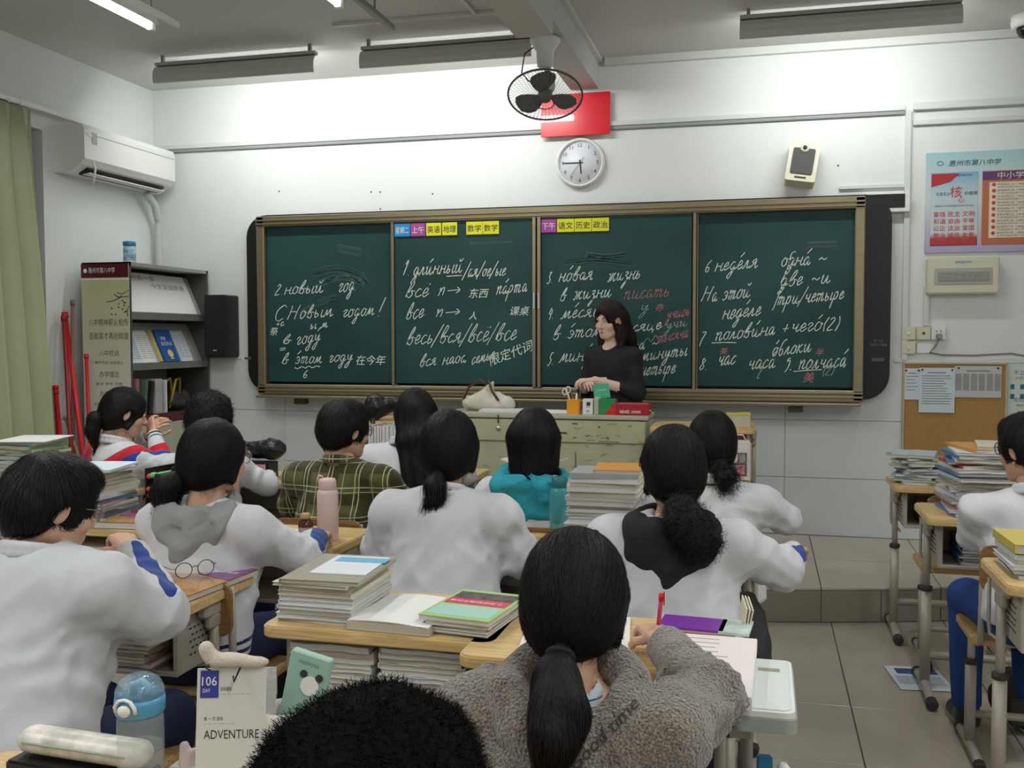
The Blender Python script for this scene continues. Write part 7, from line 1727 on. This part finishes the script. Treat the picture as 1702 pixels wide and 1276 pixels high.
# ================================================================ FOREGROUND DESK
BLUEP = mat('lid_blue', (.10, .36, .60), .3); CLR = mat('tritan_clear', (.60, .66, .68), .05, alpha=.24, spec=.8)
t = empty('sports_bottle', (-.945, 1.345, .76), 'clear sports bottle with translucent blue dome lid and white button', 'bottle')
b = BM(); lathe(b, [(.030, .0), (.034, .004), (.036, .05), (.0355, .13), (.034, .150)], n=32); make('body', b, CLR, t)
b = BM(); lathe(b, [(.031, .005), (.0325, .01), (.0335, .085), (.001, .086)], n=28); make('water', b, mat('water', (.70, .76, .78), .03, alpha=.14, spec=.7), t)
b = BM(); lathe(b, [(.0355, .146), (.0375, .150), (.0385, .170), (.0375, .180)], n=32); make('lid', b, BLUEP, t)
b = BM(); lathe(b, [(.0375, .180), (.037, .192), (.031, .208), (.020, .217), (.002, .220)], n=32); make('dome', b, mat('dome_blue', (.40, .62, .76), .06, alpha=.30, spec=.9), t)
b = BM(); path(b, [(-.012, .0, .182), (-.010, -.004, .200), (.004, .0, .208), (.014, .004, .196), (.012, 0, .182)], .0065, n=8); make('spout', b, mat('spout_blue', (.20, .50, .66), .25), t)
b = BM(); lathe(b, [(.0105, 0), (.011, .005), (.008, .008), (.001, .009)], n=20, M=Matrix.Rotation(pi/2, 4, 'X'), c=(.0, -.037, .165)); make('button', b, INKW, t)
b = BM(); path(b, [(-.017, -.036, .160), (-.017, -.039, .172), (-.010, -.039, .183), (.0, -.039, .186), (.010, -.039, .183), (.017, -.039, .172), (.017, -.036, .160)], .0032, n=6); make('latch_ring', b, INKW, t)
bpy.data.objects['sports_bottle'].scale = (1, 1, .83)
t = empty('pencil_case', (-1.055, 1.355, .812), 'long printed plastic pencil case at bottom left', 'case', -.06)
F = Field((-.14, -.04, -.03), (.14, .04, .04), .005); F.cone((-.10, 0, 0), (.10, 0, 0), .024, .024, .01, sq=(1, 1.2, .9)); V, Q = F.mesh(); np_mesh('pouch', [(V, Q, 0)], [mat('case_print', (.66, .62, .56), .3, var=.35, vscale=28)], t)
b = BM(); path(b, [(-.10, -.028, .004), (0, -.030, .006), (.10, -.028, .004)], .002, n=5); make('zip', b, mat('zip_green', (.35, .45, .34), .5), t)
tag(boxo('black_case', (-1.055, 1.35, .7745), (.25, .07, .028), BLACK, rot=-.06, bev=.004), 'flat black case under the printed pencil case', 'case')
# desk calendar
t = empty('desk_calendar', (-.774, 1.33, .772), 'standing white desk calendar reading 106 and ADVENTURE', 'calendar', .30)
def tilted(fn, a, m, name, y=0, par=None):
    b = BM(); fn(b); xf(b, Matrix.Translation((0, y, 0)) @ Matrix.Rotation(radians(a), 4, 'X')); return make(name, b, m, par or t)
tilted(lambda b: bx(b, (0, 0, .096), (.103, .004, .210)), -9, mat('calendar_white', (.70, .70, .66), .6), 'front_board', -.03)
tilted(lambda b: bx(b, (0, 0, .093), (.103, .004, .205)), 9, mat('calendar_white', (.70, .70, .66), .6), 'back_board', .035)
tilted(lambda b: [bx(b, (.004+.004*k, .006+.004*k, .10), (.103, .0012, .198)) for k in range(3)], -9, PG[1], 'leaves', -.03)
tilted(lambda b: bx(b, (-.033, -.0026, .178), (.027, .001, .040)), -9, mat('calendar_blue', (.04, .05, .30), .5), 'blue_tag', -.03)
CM = Matrix.Translation((0, -.03, 0)) @ Matrix.Rotation(radians(-9), 4, 'X')
text([('106', .019, CM @ Matrix.Translation((-.033, -.0034, .176)) @ W, 'C', .022), ('DAY', .008, CM @ Matrix.Translation((-.037, -.0034, .166)) @ W, 'C', .011)], INKW, t)
text([('ADVENTURE', .0185, CM @ Matrix.Translation((-.040, -.0025, .098)) @ W, 'L', .082), ('第 一 页 目标', .006, CM @ Matrix.Translation((-.040, -.0025, .125)) @ W, 'L', .028), ('目标激励', .007, CM @ Matrix.Translation((-.016, -.0025, .168)) @ W, 'L', .016),
      ('-- --- -- - ---- -- ---', .004, CM @ Matrix.Translation((-.040, -.0025, .119)) @ W, 'L', .045), ('--- -- ---- -- ---', .004, CM @ Matrix.Translation((-.016, -.0025, .162)) @ W, 'L', .045)], INK, t)
b = BM(); path(b, [(-.03, -.012, .20), (-.034, -.02, .206), (-.03, .0, .210), (-.026, .012, .20)], .0014, n=5); path(b, [(.004, -.012, .19), (.008, -.026, .186), (.014, .0, .203)], .0014, n=5); make('cord', b, BLACK, t)
F = Field((-.07, -.04, -.03), (.07, .04, .04), .004); F.cone((-.038, 0, .018), (-.028, 0, .0), .011, .010, .006); F.ell((0, 0, .0), (.030, .014, .012), .01); F.ell((.035, 0, -.004), (.022, .012, .010), .01); F.folds(.003, 5, [((0, 0, 0), .04)])
o = blob('plush_clip', F, mat('plush_cream', (.66, .56, .48), .9, bump=.4, bscale=300), 'cream plush ribbon toy clipped on top of the calendar', 'toy'); o.location = (-.774, 1.33, .984); o.rotation_euler = (0, 0, .3)
F = Field((-.05, -.04, 0), (.05, .04, .09), .004); F.cone((0, 0, .0), (-.008, 0, .055), .020, .008, .01); F.cone((.0, 0, .01), (.018, 0, .045), .014, .006, .01); F.folds(.003, 6, [((0, 0, .03), .05)])
o = blob('tissue', F, mat('tissue_pink', (.72, .60, .60), .9), 'crumpled pinkish tissue left of the calendar', 'tissue'); o.location = (-.872, 1.36, .80); o.scale = (.8, .8, .55)
tag(boxo('tissue_box', (-.872, 1.37, .7805), (.05, .06, .040), mat('box_white', (.66, .63, .58), .5), bev=.004), 'small white box below the crumpled tissue', 'box')
# mug with a card box behind the front head
t = empty('mug', (-.705, 1.37, .76), 'cream mug with a tiny printed face half hidden by the fuzzy head', 'mug')
b = BM(); lathe(b, [(.034, 0), (.038, .01), (.040, .10), (.041, .142), (.037, .144), (.036, .13), (.034, .02), (.001, .018)], n=30); make('body', b, mat('mug_cream', (.72, .68, .60), .3), t)
b = BM(); path(b, [(-.036, -.01, .115), (-.040, -.012, .11)], .002)
for s in (-1, 1): bx(b, (-.022+s*.005, -.036, .112), (.005, .003, .006))
make('printed_face', b, INK, t)
b = BM(); lathe(b, [(.0395, .02), (.0415, .03), (.0418, .085), (.0412, .09)], n=30); make('lilac_band', b, mat('mug_lilac', (.40, .32, .48), .35), t)
t = empty('mint_box', (-.685, 1.375, .885), 'mint green card box with a little animal picture standing in the mug', 'box')
b = BM(); bx(b, (0, 0, .05), (.066, .016, .11), bev=.002); M_ = Matrix.Rotation(.22, 4, 'Y'); xf(b, M_); make('box', b, mat('box_mint', (.34, .54, .44), .5), t)
b = BM(); lathe(b, [(.015, 0), (.015, .002)], n=18); xf(b, M_ @ Matrix.Translation((.008, -.0085, .058)) @ W)
make('animal_head', b, INKW, t)
b = BM()
for s in (-1, 1): lathe(b, [(.006, 0), (.006, .002)], n=12, c=(0, 0, 0), M=M_ @ Matrix.Translation((.008+s*.013, -.0085, .074)) @ W)
make('animal_ears', b, INK, t)
text([('mimosa', .012, M_ @ Matrix.Translation((0, -.0085, .088)) @ W, 'C', .034)], mat('ink_green', (.12, .25, .18), .7), t)
tag(boxo('red_eraser', (-.68, 1.345, .915), (.05, .01, .012), mat('eraser_red', (.42, .03, .07), .4), rot=.1), 'dark red stick lying across the mug rim', 'eraser').rotation_euler = (0, -.35, 0)
# tumbler
t = empty('tumbler', (-.015, 1.25, .76), 'black-lidded grey tumbler at the bottom edge right of the fleece student', 'tumbler')
b = BM(); lathe(b, [(.030, 0), (.032, .004), (.037, .10)], n=28); make('body', b, mat('tumbler_grey', (.30, .31, .32), .3, metal=.6), t)
b = BM(); lathe(b, [(.038, .10), (.040, .103), (.040, .128), (.036, .134), (.002, .136)], n=28); make('lid', b, mat('tumbler_black', (.02, .02, .022), .35), t)
